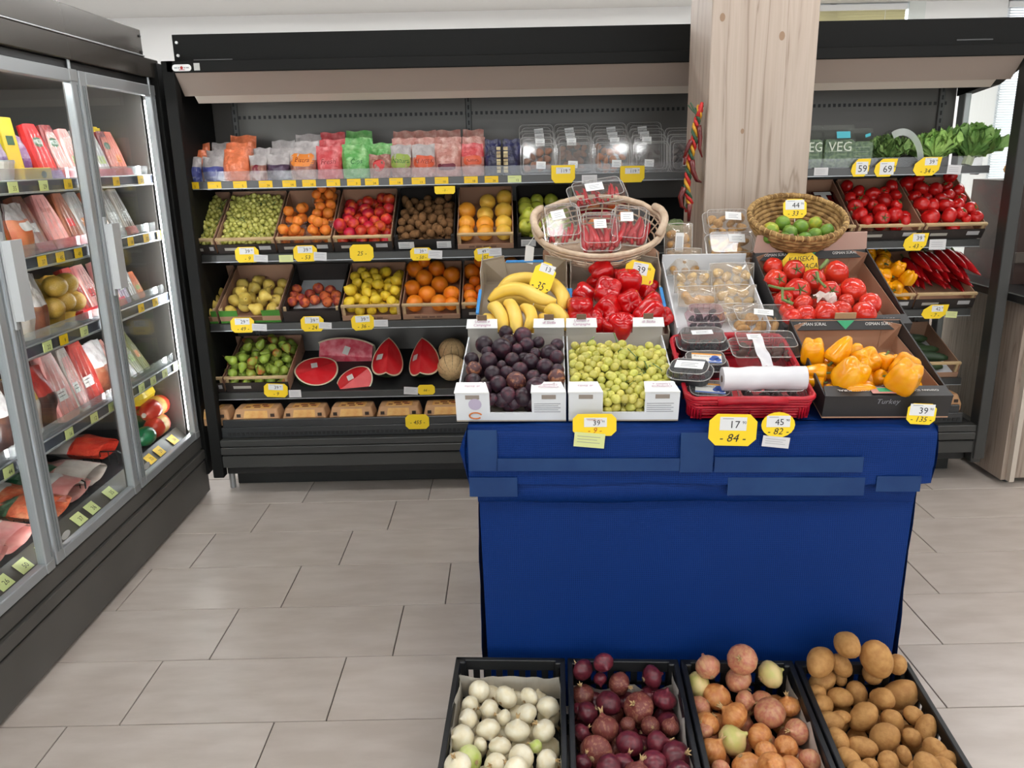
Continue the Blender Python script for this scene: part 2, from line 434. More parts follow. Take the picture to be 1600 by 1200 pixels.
MB().bbox(2.35, 3.11, 3.765, 3.78, 1.0, 1.05, .003).build('label_rail', mat('bin_rail', S(96, 86, 78), .5), bb, world=True)
BREAD = mat('bread_crust', S(206, 158, 96), .7, c2=S(176, 116, 58), scale=14, rnd=.08, bump=.3, bscale=40)
for k, (x, y) in enumerate(((2.47, 3.89), (2.67, 3.9), (2.87, 3.89), (2.53, 4.09), (2.76, 4.1))):
    me = lathe(ball(.09, .09, .045, m=8), 14, lambda a, t: (1 + .08 * math.cos(3 * a + t * 4), 0)).mesh('bread_roll', True)
    tagp(obj('bread_roll', me, BREAD, None, T(x, y, 1.416) @ RZ(k * 1.3)), 'golden flattened bread roll on top of the dark bread bin', 'bread', 'bread rolls on the bin')
sc = thing('counter_scale', 'dark grey till scale with a pale panel on the black counter top', 'scale', T(2.42, 3.6, .9))
MB().bbox(2.385, 2.56, 3.5, 3.7, .9, .96, .006).build('scale_base', GREY, sc, world=True)
MB().bbox(2.40, 2.55, 3.495, 3.5, .915, .955, .002).build('scale_panel', ALU, sc, world=True)
MB().bbox(2.41, 2.55, 3.6, 3.66, .96, 1.3, .006).build('scale_column', DARK, sc, world=True)
# ================================================================== open produce cooler along the back
CX0, CX1 = -1.41, 2.19
cooler = thing('open_cooler', 'long black open-front produce cooler with tiers of fruit crates', 'cooler', T(.39, 3.9, 0))
YF, YB, YS = 3.55, 4.06, 3.70
def cp(name, m, bx, par=None, bev=.003): return MB().bbox(*bx, bev).build(name, m, par or cooler, world=True)
cp('end_panel', BLACK, (CX0, CX0 + .014, YF + .05, 4.2, .1, 1.93))
cp('end_post', BLACK, (CX0, CX0 + .05, YF, YF + .05, .1, 1.93))
cp('back_panel', INNER, (CX0 + .014, 2.14, YB, YB + .04, .25, 1.95), bev=.002)
cp('outer_back', BLACK, (CX0 + .05, 2.14, YB + .045, 4.2, .1, 1.95))
e = cp('end_post', GREY, (2.15, 2.2, YF - .01, YF + .06, .12, 1.9))
cp('end_rear_strip', ALU, (2.145, 2.175, YB - .07, YB - .01, .28, 1.8))
MB().box(2.166, 2.174, YF + .06, YB - .07, .28, 1.8).build('end_glass', GLASS, cooler, world=True)
MB().loft([[(2.14, YF, 1.885), (2.14, YF, 1.93), (2.14, YB, 1.93), (2.14, YB, 1.76), (2.14, 3.8, 1.79)], [(2.19, YF, 1.885), (2.19, YF, 1.93), (2.19, YB, 1.93), (2.19, YB, 1.76), (2.19, 3.8, 1.79)]]).build('end_top', BLACK, cooler, world=True)
cp('base_end', GREY, (2.145, 2.19, YF, 4.2, .1, .285))
# canopy
can = cp('canopy_fascia', BLACK, (-1.37, 2.2, 3.6, 3.63, 1.934, 2.036), bev=.001)
for zz in (1.955, 2.005):
    MB().tube([(-1.352, 3.6, zz), (-1.352, 3.594, zz)], .006, 8).build('screw', WHITE, can, world=True)
cp('fascia_slot', RAIL, (-1.29, -1.13, 3.597, 3.6, 1.934, 1.939), can, .0005)
cp('fascia_slot', RAIL, (1.87, 2.02, 3.597, 3.6, 1.95, 1.955), can, .0005)
cp('canopy_strip', BLACK, (CX0 + .02, 2.19, YF, 3.62, 1.884, 1.93))
MB().loft([[(CX0 + .05, 3.56, 1.884), (CX0 + .05, 3.64, 1.799), (CX0 + .05, 3.66, 1.83), (CX0 + .05, 3.6, 1.93)], [(2.14, 3.56, 1.884), (2.14, 3.64, 1.799), (2.14, 3.66, 1.83), (2.14, 3.6, 1.93)]]).build('canopy_underside', mat('canopy_cream', S(160, 145, 135), .5), cooler, world=True)
MB().loft([[(CX0 + .09, 3.642, 1.80), (CX0 + .09, 3.68, 1.772), (CX0 + .09, 3.70, 1.80), (CX0 + .09, 3.66, 1.83)], [(2.08, 3.642, 1.80), (2.08, 3.68, 1.772), (2.08, 3.70, 1.80), (2.08, 3.66, 1.83)]]).build('lamp_cover', mat('lamp_cover_cream', S(206, 194, 182), .4), cooler, world=True)
cp('canopy_box', BLACK, (CX0 + .05, 2.14, 3.63, YB, 1.835, 2.0))
pb = MB(); x = -1.3
while x < 2.1: pb.box(x, x + .012, YB - .002, YB, 1.722, 1.737); x += .024
pb.build('vent_slots', DARK, cooler, world=True, kind='stuff')
for px in (366, 732, 1100, 1470):
    X = onY(px, 175, YB - .01).x
    u = cp('upright', mat('upright_grey', S(88, 87, 85), .4), (X - .014, X + .014, YB - .012, YB, .4, 1.83))
    q = MB(); z = .45
    while z < 1.8: q.box(X - .004, X + .004, YB - .014, YB - .0115, z, z + .02); z += .035
    q.build('slot_row', DARK, u, world=True, kind='stuff')
# emblem plate: white rounded plate with a red mark between grey bars, and a small square sticker
pl = onY(284, 106, YF)
o = MB().plate([(x, y) for x, y, _ in rrect(.078, .026, .0125, 0)], .002).build('badge', WHITE, cooler, T(pl.x, YF - .0022, pl.z), world=True)
RED = mat('badge_red', S(170, 40, 40), .5)
q = MB()
for dx, ww, hh in ((-.024, .012, .004), (-.012, .006, .004), (.012, .006, .004), (.024, .012, .004)): q.box(dx - ww / 2, dx + ww / 2, -.0006, 0, -hh / 2, hh / 2)
q.build('badge_print', GREYINK, o)
MB().plate([(0, .007), (.007, .001), (.003, -.006), (-.003, -.006), (-.007, .001)], .0005, T(0, -.0008, 0)).build('badge_emblem', RED, o)
MB().box(-.012, .012, -.0006, 0, -.0088, -.0066).build('badge_print', RED, o)
MB().plate([(-.012, -.014), (.012, -.014), (.012, .014), (-.012, .014)], .001).build('sticker', mat('grey_sticker', S(190, 190, 186), .5), cooler, T(pl.x + .062, YF - .0012, pl.z + .003), world=True)
# base
cp('base_tray', mat('tray_black', S(46, 47, 48), .3), (CX0 + .05, 2.1, 3.585, YB, .285, .335))
cp('tray_lip', mat('tray_black', S(46, 47, 48), .3), (CX0 + .06, 2.08, 3.585, 3.6, .335, .372))
g = MB(); x = -1.33
while x < 2.08: g.box(x, x + .014, 3.582, 3.5855, .297, .31); x += .021
g.build('air_grille', DARK, cooler, world=True, kind='stuff')
cp('base_front', GREY, (CX0 + .05, 2.15, YF, 3.6, .252, .284))
cp('base_front', GREY, (CX0 + .05, 2.15, YF - .004, 3.6, .214, .250))
cp('base_front', GREY, (CX0 + .05, 2.15, YF + .003, 3.6, .148, .207))
cp('base_body', DARK, (CX0 + .05, 2.14, 3.6, 4.2, .1, .285))
kp = cp('kick_plate', mat('kick_black', S(30, 31, 30), .5), (-1.36, 2.14, 3.725, 3.74, .0, .15))
MB().tube([(-1.3, 3.725, .06), (-1.3, 3.72, .06)], .006, 8).build('screw', ALU, kp, world=True)
MB().tube([(1.98, 3.725, .05), (1.98, 3.72, .05)], .006, 8).build('screw', ALU, kp, world=True)
for xx in (-1.37,):
    f = MB().tube([(xx, 3.68, 0), (xx, 3.68, .1)], .014, 10).build('foot', ALU, cooler, world=True)
# shelves; SH[row] = (rail bottom z, tilt, length)
SH = {'A': (1.412, 0., .34), 'B': (1.09, 30., .40), 'C': (.772, 23., .40), 'D': (.44, 18., .40)}
SHM = {}
SHELFM = mat('shelf_black', S(36, 36, 36), .4)
for k, (z, tl, ln) in SH.items():
    zt = z + .034
    M0 = T(0, YS, zt - .004) @ RX(rad(tl)); SHM[k] = M0
    s = MB().bbox(CX0 + .018, 2.125, .002, ln, -.02, 0, .002, M0).build('shelf', SHELFM, cooler, world=True)
    r = MB().bbox(CX0 + .018, 2.13, YS - .012, YS + .004, z, zt, .002).build('price_rail', RAIL if k == 'A' else GREY, s, world=True)
    MB().box(CX0 + .018, 2.13, YS - .0135, YS - .012, z, z + .003).build('rail_edge', ALU, s, world=True)
    if k in 'A': MB().box(CX0 + .06, 2.1, YS + .0, YS + .003, zt, zt + .042).build('shelf_lip', clear('lip_clear', (.94, .94, .95, 1), .04, .4, .12, .05), s, world=True)
    for xx in (-1.33, 2.09):
        MB().tube([(xx, YS + .01, z + .006), (xx, YS + .06, z + .006)], .012, 10).build('bracket_end', DARK, s, world=True)

# ================================================================== glass-door cooler on the left
GX = -1.46
gd = thing('glass_door_cooler', 'dark grey glass-door cooler with grey door frames, stocked with packaged meat', 'cooler', T(-1.85, 2.3, 0))
def gp(name, m, bx, par=None, bev=.003): return MB().bbox(*bx, bev).build(name, m, par or gd, world=True)
G0, G1 = .45, 3.6
LOW = mat('lower_panel_grey', S(90, 88, 84), .4, c2=S(76, 74, 70), scale=2)
gp('lower_panel', LOW, (GX - .03, GX, G0, G1 + .02, .012, .172))
gp('bumper_strip', LOW, (GX - .03, GX + .004, G0, G1 + .02, .182, .226))
gp('bumper_strip', LOW, (GX - .03, GX - .006, G0, G1, .232, .29))
gp('base_body', DARK, (-2.25, GX - .03, G0, G1, .012, .285))
gp('header_strip', mat('header_brown', S(74, 69, 63), .22, metal=.3), (GX - .03, GX + .0, G0, 3.65, 1.868, 1.944))
gp('header_edge', ALU, (GX - .005, GX + .003, G0, 3.52, 1.944, 1.949), bev=.001)
tf = gp('top_fascia', mat('header_brown', S(74, 69, 63), .22, metal=.3), (GX - .03, GX - .004, G0, 3.522, 1.949, 2.046))
for zz in (1.96, 2.02): MB().tube([(GX - .004, 3.505, zz), (GX + .001, 3.505, zz)], .005, 8).build('screw', DARK, tf, world=True)
gp('header_gap', DARK, (-1.52, GX - .02, G0, 3.62, 1.84, 1.868))
gp('roof_panel', BLACK, (-2.25, GX - .03, G0, 3.6, 1.868, 1.95))
gp('inner_back', mat('inner_dark_steel', S(62, 64, 63), .3, metal=.6), (-2.14, -2.12, G0, 3.575, .3, 1.86))
gp('outer_back', BLACK, (-2.25, -2.145, G0, 3.6, .285, 1.868))
gp('inner_end', INNER, (-2.12, -1.52, 3.575, 3.6, .3, 1.86))
gp('end_post', BLACK, (GX - .05, GX + .012, 3.6, 3.655, .1, 1.93))
gp('end_panel', BLACK, (-2.25, -1.5, 3.602, 3.655, .02, 1.93))
gp('ceiling_liner', INNER, (-2.12, -1.52, G0, 3.575, 1.835, 1.868))
DY = [3.585, 2.955, 2.335, 1.71, 1.09, .47]
PANEFR = mat('door_frame_grey', S(166, 170, 172), .35, metal=.35)
LEDM = emit('led_white', (.96, .98, 1, 1), 55.)
for i in range(5):
    ya, yb = DY[i + 1] + .006, DY[i] - .006; fw = .046
    d = MB()
    for bx in ((GX - .028, GX, ya, ya + fw, .298, 1.838), (GX - .028, GX, yb - fw, yb, .298, 1.838), (GX - .028, GX, ya + fw, yb - fw, .298, .334), (GX - .028, GX, ya + fw, yb - fw, 1.795, 1.838)):
        d.bbox(*bx, .003)
    d = d.build('door', PANEFR, gd, world=True)
    for yy in (ya + .012, ya + .026, yb - .014):
        MB().box(GX, GX + .0025, yy, yy + .004, .34, 1.79).build('frame_groove', mat('groove_grey', S(120, 124, 126), .4), d, world=True)
    MB().box(GX - .02, GX - .012, ya + fw - .006, yb - fw + .006, .33, 1.80).build('pane', GLASS, d, world=True)
    h = MB()
    h.loft([[(GX + .004, ya + .005, z), (GX + .03, ya + .012, z), (GX + .032, ya + .066, z), (GX + .026, ya + .07, z), (GX + .006, ya + .02, z)] for z in (1.085, 1.1, 1.305, 1.32)])
    h.bbox(GX, GX + .008, ya + .004, ya + .022, 1.06, 1.345, .002)
    h.build('handle', mat('handle_grey', S(176, 178, 178), .45), d, world=True)
    MB().tube([(GX - .014, yb - .02, 1.838), (GX - .014, yb - .02, 1.87)], .006, 8).build('hinge_pin', ALU, d, world=True)
    MB().bbox(GX - .001, GX + .003, yb - .055, yb - .005, 1.80, 1.838, .001).build('hinge_cover', ALU, d, world=True)
    MB().bbox(GX - .001, GX + .003, yb - .05, yb - .005, .3, .33, .001).build('hinge_cover', ALU, d, world=True)
    MB().plate([(.026 * math.cos(a * PI / 10), .013 * math.sin(a * PI / 10)) for a in range(20)], .001).build('round_sticker', mat('grey_sticker', S(190, 190, 186), .5), d, T(GX - .0115, ya + .09, .36) @ RZ(PI / 2), world=True)
    gp('mullion', INNER, (-1.509, -1.49, DY[i] - .02, DY[i] + .01, .3, 1.84))
    m = gp('led_strip', LEDM, (-1.503, -1.495, DY[i] - .026, DY[i] - .0205, .34, 1.78) if i == 0 else (-1.508, -1.494, DY[i] + .0105, DY[i] + .016, .34, 1.78), bev=.001)
gp('led_tube', LEDM, (-1.60, -1.585, 2.98, 3.25, 1.822, 1.834), bev=.002)
gp('led_tube', LEDM, (-1.60, -1.585, 1.2, 2.93, 1.822, 1.834), bev=.002)
GSH = [1.4445, 1.21, .94, .628]          # rail bottom heights
GLIP = clear('rail_clear', (.9, .92, .93, 1), .12, .5, .1, .12)
GSM = mat('shelf_dark', S(58, 60, 62), .4, metal=.3)
for z in GSH:
    s = gp('shelf', GSM, (-2.1, -1.528, G0 + .02, 3.57, z + .012, z + .03))
    gp('price_rail', mat('price_rail_slate', S(70, 74, 84), .35), (-1.527, -1.515, G0 + .02, 3.57, z, z + .038), s, .001)
    gp('rail_edge', ALU, (-1.516, -1.511, G0 + .02, 3.57, z - .003, z + .004), s, .001)
    gp('rail_edge', ALU, (-1.516, -1.512, G0 + .02, 3.57, z + .036, z + .04), s, .001)
    MB().box(-1.534, -1.531, G0 + .02, 3.57, z + .03, z + .075).build('shelf_lip', GLIP, s, world=True)
s = gp('deck', GSM, (-2.1, -1.57, G0 + .02, 3.57, .286, .345))
gp('price_rail', mat('deck_rail', S(64, 60, 54), .4), (-1.57, -1.505, G0 + .02, 3.57, .285, .30), s, .001)
MB().loft([[(-1.568, G0 + .02, .345), (-1.52, G0 + .02, .30), (-1.515, G0 + .02, .305), (-1.563, G0 + .02, .35)], [(-1.568, 3.57, .345), (-1.52, 3.57, .30), (-1.515, 3.57, .305), (-1.563, 3.57, .35)]]).build('price_rail', mat('deck_rail', S(64, 60, 54), .4), s, world=True)
# ================================================================== display table under the blue net cloth
TA = rad(-3.1)
TM = T(.472, 1.962, 0) @ RZ(TA)         # table frame: x along the front, y to the back, z up; origin on the floor under the front edge's middle
HT = .855
TWX = .59
tbl = thing('display_table', 'wooden produce table hidden under the blue net cloth', 'table', TM)
PLY = mat('plywood', S(176, 142, 100), .6, c2=S(160, 126, 86), scale=8, stretch=(1, 6, 6))
MB().box(-TWX + .02, TWX - .02, .03, .86, HT - .03, HT - .008).build('table_top', PLY, tbl)
for sx in (-1, 1):
    for y in (.06, .8):
        MB().box(sx * (TWX - .06) - .03, sx * (TWX - .06) + .03, y - .03, y + .03, 0, HT - .03).build('leg', PLY, tbl)
def netmat(name, ca, cb):
    m = bpy.data.materials.new(name); m.use_nodes = True; N = m.node_tree.nodes; L = m.node_tree.links; p = N['Principled BSDF']
    p.inputs['Roughness'].default_value = .55; p.inputs['Specular IOR Level'].default_value = .18
    tc = N.new('ShaderNodeTexCoord'); sp = N.new('ShaderNodeSeparateXYZ')
    nz = N.new('ShaderNodeTexNoise'); nz.inputs['Scale'].default_value = 9; L.new(tc.outputs['Object'], nz.inputs['Vector'])
    sc = N.new('ShaderNodeVectorMath'); sc.operation = 'SCALE'; sc.inputs['Scale'].default_value = .012; L.new(nz.outputs['Color'], sc.inputs[0])
    ad = N.new('ShaderNodeVectorMath'); L.new(tc.outputs['Object'], ad.inputs[0]); L.new(sc.outputs[0], ad.inputs[1]); L.new(ad.outputs[0], sp.inputs[0])
    def wv(o, k):
        a = N.new('ShaderNodeMath'); a.operation = 'MULTIPLY'; a.inputs[1].default_value = k; L.new(o, a.inputs[0])
        b = N.new('ShaderNodeMath'); b.operation = 'SINE'; L.new(a.outputs[0], b.inputs[0])
        c = N.new('ShaderNodeMapRange'); c.inputs['From Min'].default_value = -1; L.new(b.outputs[0], c.inputs['Value']); return c.outputs['Result']
    xy = N.new('ShaderNodeMath'); xy.operation = 'ADD'; L.new(sp.outputs['X'], xy.inputs[0]); L.new(sp.outputs['Y'], xy.inputs[1])
    u = wv(xy.outputs[0], 2 * PI / .0052); v = wv(sp.outputs['Z'], 2 * PI / .0058)
    mm = N.new('ShaderNodeMath'); mm.operation = 'MULTIPLY'; L.new(u, mm.inputs[0]); L.new(v, mm.inputs[1])
    n3 = N.new('ShaderNodeTexNoise'); n3.inputs['Scale'].default_value = 3; L.new(tc.outputs['Object'], n3.inputs['Vector'])
    m2 = N.new('ShaderNodeMath'); m2.operation = 'MULTIPLY'; L.new(mm.outputs[0], m2.inputs[0]); L.new(n3.outputs['Fac'], m2.inputs[1])
    mx = N.new('ShaderNodeMix'); mx.data_type = 'RGBA'; mx.inputs['A'].default_value = ca; mx.inputs['B'].default_value = cb
    L.new(m2.outputs[0], mx.inputs['Factor']); L.new(mx.outputs['Result'], p.inputs['Base Color'])
    bp = N.new('ShaderNodeBump'); bp.inputs['Strength'].default_value = .35; bp.inputs['Distance'].default_value = .002
    L.new(mm.outputs[0], bp.inputs['Height']); L.new(bp.outputs[0], p.inputs['Normal']); return m
NET = netmat('blue_net', S(2, 46, 113), S(0, 17, 54))
def nz1(x, s=0): return math.sin(x * 3.1 + s) * .5 + math.sin(x * 7.7 + s * 2.3) * .3 + math.sin(x * 17.3 + s * .7) * .2
cl = thing('blue_net_cloth', 'bright blue woven net cloth wrapped and taped around the produce table', 'cloth', TM)
def hem(x): return HT - .155 + .006 * nz1(x * 3, 2)
def front(u, v):
    x = (-TWX + .02) + u * (2 * TWX - .04); z = v * (HT - .11)
    sag = .02 * math.exp(-((z - (HT - .17)) / .035) ** 2) * (.5 + .5 * math.sin(u * PI)) 
    return (x - .012 * (1 - v) * (1 if u > .5 else -1) * 0 + (.5 - u) * .03 * (1 - v), .012 - sag * .7 + .003 * nz1(x * 2, 1 + v), z)
MB().grid(front, 48, 40).build('front_panel', NET, cl, smooth=True, fix=False)
def flap(u, v):
    x = -TWX + u * 2 * TWX; a = v
    z1 = hem(x); 
    if a < .25: q = a / .25; return (x, -.022 + .02 * (1 - math.cos(q * PI / 2)) * 0 - .006 * nz1(x * 2, .3), z1 + q * .05)
    if a < .7: q = (a - .25) / .45; return (x, -.022 + .003 * nz1(x * 2.2, .3 + q), z1 + .05 + q * (HT - .018 - z1 - .05))
    q = (a - .7) / .3
    return (x, -.022 + .06 * q, HT - .018 + .018 * math.sin(min(1, q * 2) * PI / 2) + .003 * nz1(x * 2, 3))
MB().grid(flap, 60, 20).build('front_flap', NET, cl, smooth=True, fix=False)
def foldb(u, v):    # gathered roll below the flap
    x = (-TWX + .02) + u * (2 * TWX - .045); a = -PI / 2 + v * PI
    d = .028 * (.55 + .45 * math.sin(u * PI * 1.2 + .3)) + .004 * nz1(x * 3, 4)
    return (x, .012 - max(.004, d) * math.cos(a), HT - .178 + .04 * math.sin(a) + .004 * nz1(x * 2.2, 1))
MB().grid(foldb, 50, 10).build('gathered_fold', NET, cl, smooth=True, fix=False)
MB().grid(lambda u, v: (-TWX + u * 2 * TWX, .03 + v * .85, HT + .002 * nz1(u * 9, v * 5)), 24, 16).build('top_cover', NET, cl, smooth=True, fix=False)
for sx in (-1, 1):
    MB().grid(lambda u, v: (sx * (TWX - .018 + .004 * nz1(u * 6 + v * 2, sx)), .01 + u * .86, v * (HT - .09)), 20, 20).build('side_panel', NET, cl, smooth=True, fix=False)
    MB().grid(lambda u, v: (sx * (TWX + .006 * math.sin(v * PI) * (1 + nz1(u * 5, 2))), -.02 + u * .9, HT - .15 + v * .15), 20, 6).build('side_flap', NET, cl, smooth=True, fix=False)
# bulging corner tuck at the left front corner
b = MB(); rg = []
for z, o, d in ((HT - .165, 0, .004), (HT - .12, .012, .03), (HT - .07, .024, .05), (HT - .03, .012, .04), (HT - .004, 0, .01)):
    rg.append([(-TWX + .002, -.018, z), (-TWX - o, .0, z), (-TWX - o * .7, d, z), (-TWX + .004, d + .02, z)])
b.loft(rg).build('corner_tuck', NET, cl, smooth=False)
TAPE = mat('packing_tape', S(17, 52, 102), .35, c2=S(26, 62, 110), scale=9, spec=.3)
def tape(px0, px1, pa, pb, yl):
    I = TM.inverted()
    def loc(px, py):
        o = I @ Vector((0, 0, CH)); d = I.to_3x3() @ ray(px, py); t = (yl - o.y) / d.y; return o + d * t
    a, c = loc(px0, pb), loc(px1, pa)
    MB().box(a.x, c.x, yl - .0006, yl, a.z, c.z).build('tape', TAPE, cl)
tape(733, 776, 672, 736, -.0305); tape(1062, 1116, 676, 738, -.0305); tape(776, 1062, 716, 736, -.0305); tape(1116, 1350, 714, 738, -.0305)
tape(734, 808, 746, 776, -.0265); tape(1136, 1352, 746, 774, -.0265); tape(1368, 1440, 744, 768, -.0265)
# ================================================================== fruit and vegetable shapes (unit size: radius about 1)
RNG = random.Random(7)
def prof(pts): return pts
def smooth_noise(seed):
    r = random.Random(seed); k = [(r.uniform(-3, 3), r.uniform(0, 6), r.randint(1, 3), r.uniform(0, 6)) for _ in range(5)]
    return lambda a, t: sum(math.sin(q[0] * t * 2 + q[1]) * math.cos(q[2] * a + q[3]) for q in k) / 5
def body(name, P, n=16, rf=None): return lathe(P, n, rf).mesh(name, True)
SHAPE = {}
def sh(kind, var, fn):
    SHAPE.setdefault(kind, []).append(fn)
for v in range(3):
    nf = smooth_noise(v)
    SHAPE.setdefault('round', []).append(body('fruit', ball(1, 1, 1, m=12), 18, lambda a, t: (1 + .025 * nf(a, t), 0)))
    SHAPE.setdefault('orange', []).append(body('fruit', [(0, -.96), (.14, -.99), (.4, -.92), (.7, -.72), (.92, -.4), (1, 0), (.93, .38), (.72, .7), (.42, .91), (.15, .985), (.07, .97), (0, .955)], 18, lambda a, t: (1 + .02 * nf(a, t), 0)))
    SHAPE.setdefault('lemon', []).append(body('fruit', [(0, -1.28), (.13, -1.24), (.22, -1.12), (.55, -.9), (.86, -.5), (1, 0), (.88, .5), (.58, .88), (.26, 1.08), (.14, 1.16), (0, 1.2)], 16, lambda a, t: (1 + .04 * nf(a, t), 0)))
    SHAPE.setdefault('apple', []).append(body('fruit', [(0, -.78), (.18, -.86), (.42, -.9), (.72, -.72), (.95, -.3), (1.02, .1), (.93, .52), (.68, .82), (.38, .9), (.16, .78), (0, .62)], 18, lambda a, t: (1 + .03 * nf(a, t) + .02 * math.cos(5 * a) * (1 - t), 0)))
    SHAPE.setdefault('peach', []).append(body('fruit', [(0, -.93), (.25, -.93), (.55, -.8), (.85, -.5), (1, -.05), (.97, .35), (.78, .7), (.48, .9), (.2, .9), (0, .78)], 20, lambda a, t: (1 - .09 * math.exp(-(((a + PI) % (2 * PI)) - PI) ** 2 / .05) + .02 * nf(a, t), 0)))
    SHAPE.setdefault('plum', []).append(body('fruit', [(0, -1.02), (.25, -1.0), (.58, -.83), (.88, -.48), (1, 0), (.9, .46), (.62, .82), (.3, .98), (.1, .97), (0, .92)], 18, lambda a, t: (1 - .05 * math.exp(-(((a + PI) % (2 * PI)) - PI) ** 2 / .04) + .03 * nf(a, t), 0)))
    SHAPE.setdefault('kiwi', []).append(body('fruit', ball(.9, .9, 1.18, m=10), 14, lambda a, t: (1 + .03 * nf(a, t), 0)))
    SHAPE.setdefault('tomato', []).append(body('fruit', [(0, -.8), (.3, -.83), (.62, -.72), (.92, -.36), (1.02, .05), (.94, .42), (.7, .7), (.42, .8), (.18, .74), (0, .66)], 22, lambda a, t: (1 + .035 * math.cos((5 + v) * a) * (.4 + t) + .03 * nf(a, t), 0)))
    SHAPE.setdefault('pear', []).append(body('fruit', [(0, -.95), (.2, -1.02), (.55, -.92), (.88, -.55), (1, -.1), (.88, .32), (.64, .72), (.46, 1.08), (.34, 1.36), (.2, 1.5), (0, 1.52)], 16, lambda a, t: (1 + .05 * nf(a, t), 0)))
    lob = (4, 3, 4)[v]
    SHAPE.setdefault('bell', []).append(body('fruit', [(0, -.78), (.2, -.9), (.48, -1.0), (.72, -.9), (.88, -.55), (.96, -.05), (1.02, .4), (.98, .75), (.8, .98), (.5, 1.02), (.26, .9), (0, .8)], 28,
        lambda a, t: (1 + (.13 - .05 * t) * math.cos(lob * a) + .05 * nf(a, t), (.10 * math.cos(lob * a) * (1 if t > .7 else -1) if (.08 < t < .3 or t > .74) and t < .97 else 0))))
    SHAPE.setdefault('longbell', []).append(body('fruit', [(0, -1.75), (.2, -1.7), (.4, -1.45), (.6, -1.0), (.78, -.4), (.92, .2), (.96, .6), (.85, .92), (.55, 1.02), (.25, .92), (0, .84)], 24, lambda a, t: (1 + .10 * math.cos((3 + v % 2) * a) + .04 * nf(a, t), 0)))
    SHAPE.setdefault('potato', []).append(body('fruit', ball(.86, .86, 1.28, m=11), 16, lambda a, t: (1 + .16 * nf(a, t) + (.06 * math.cos(a)), 0)))
    SHAPE.setdefault('onion', []).append(body('fruit', [(0, -.86), (.12, -.9), (.4, -.86), (.78, -.58), (.98, -.12), (1, .15), (.86, .5), (.58, .76), (.3, .92), (.15, 1.08), (.1, 1.25), (0, 1.28)], 20, lambda a, t: (1 + .03 * nf(a, t) + .012 * math.cos(9 * a), 0)))
    SHAPE.setdefault('lime', []).append(body('fruit', [(0, -1.08), (.12, -1.06), (.5, -.92), (.85, -.52), (1, 0), (.86, .52), (.52, .9), (.16, 1.06), (0, 1.12)], 18, lambda a, t: (1 + .02 * nf(a, t), 0)))
    SHAPE.setdefault('melon', []).append(body('fruit', ball(1, 1, .95, m=14), 40, lambda a, t: (1 - .035 * abs(math.cos(5 * a)) ** 8 * math.sin(PI * t), 0)))
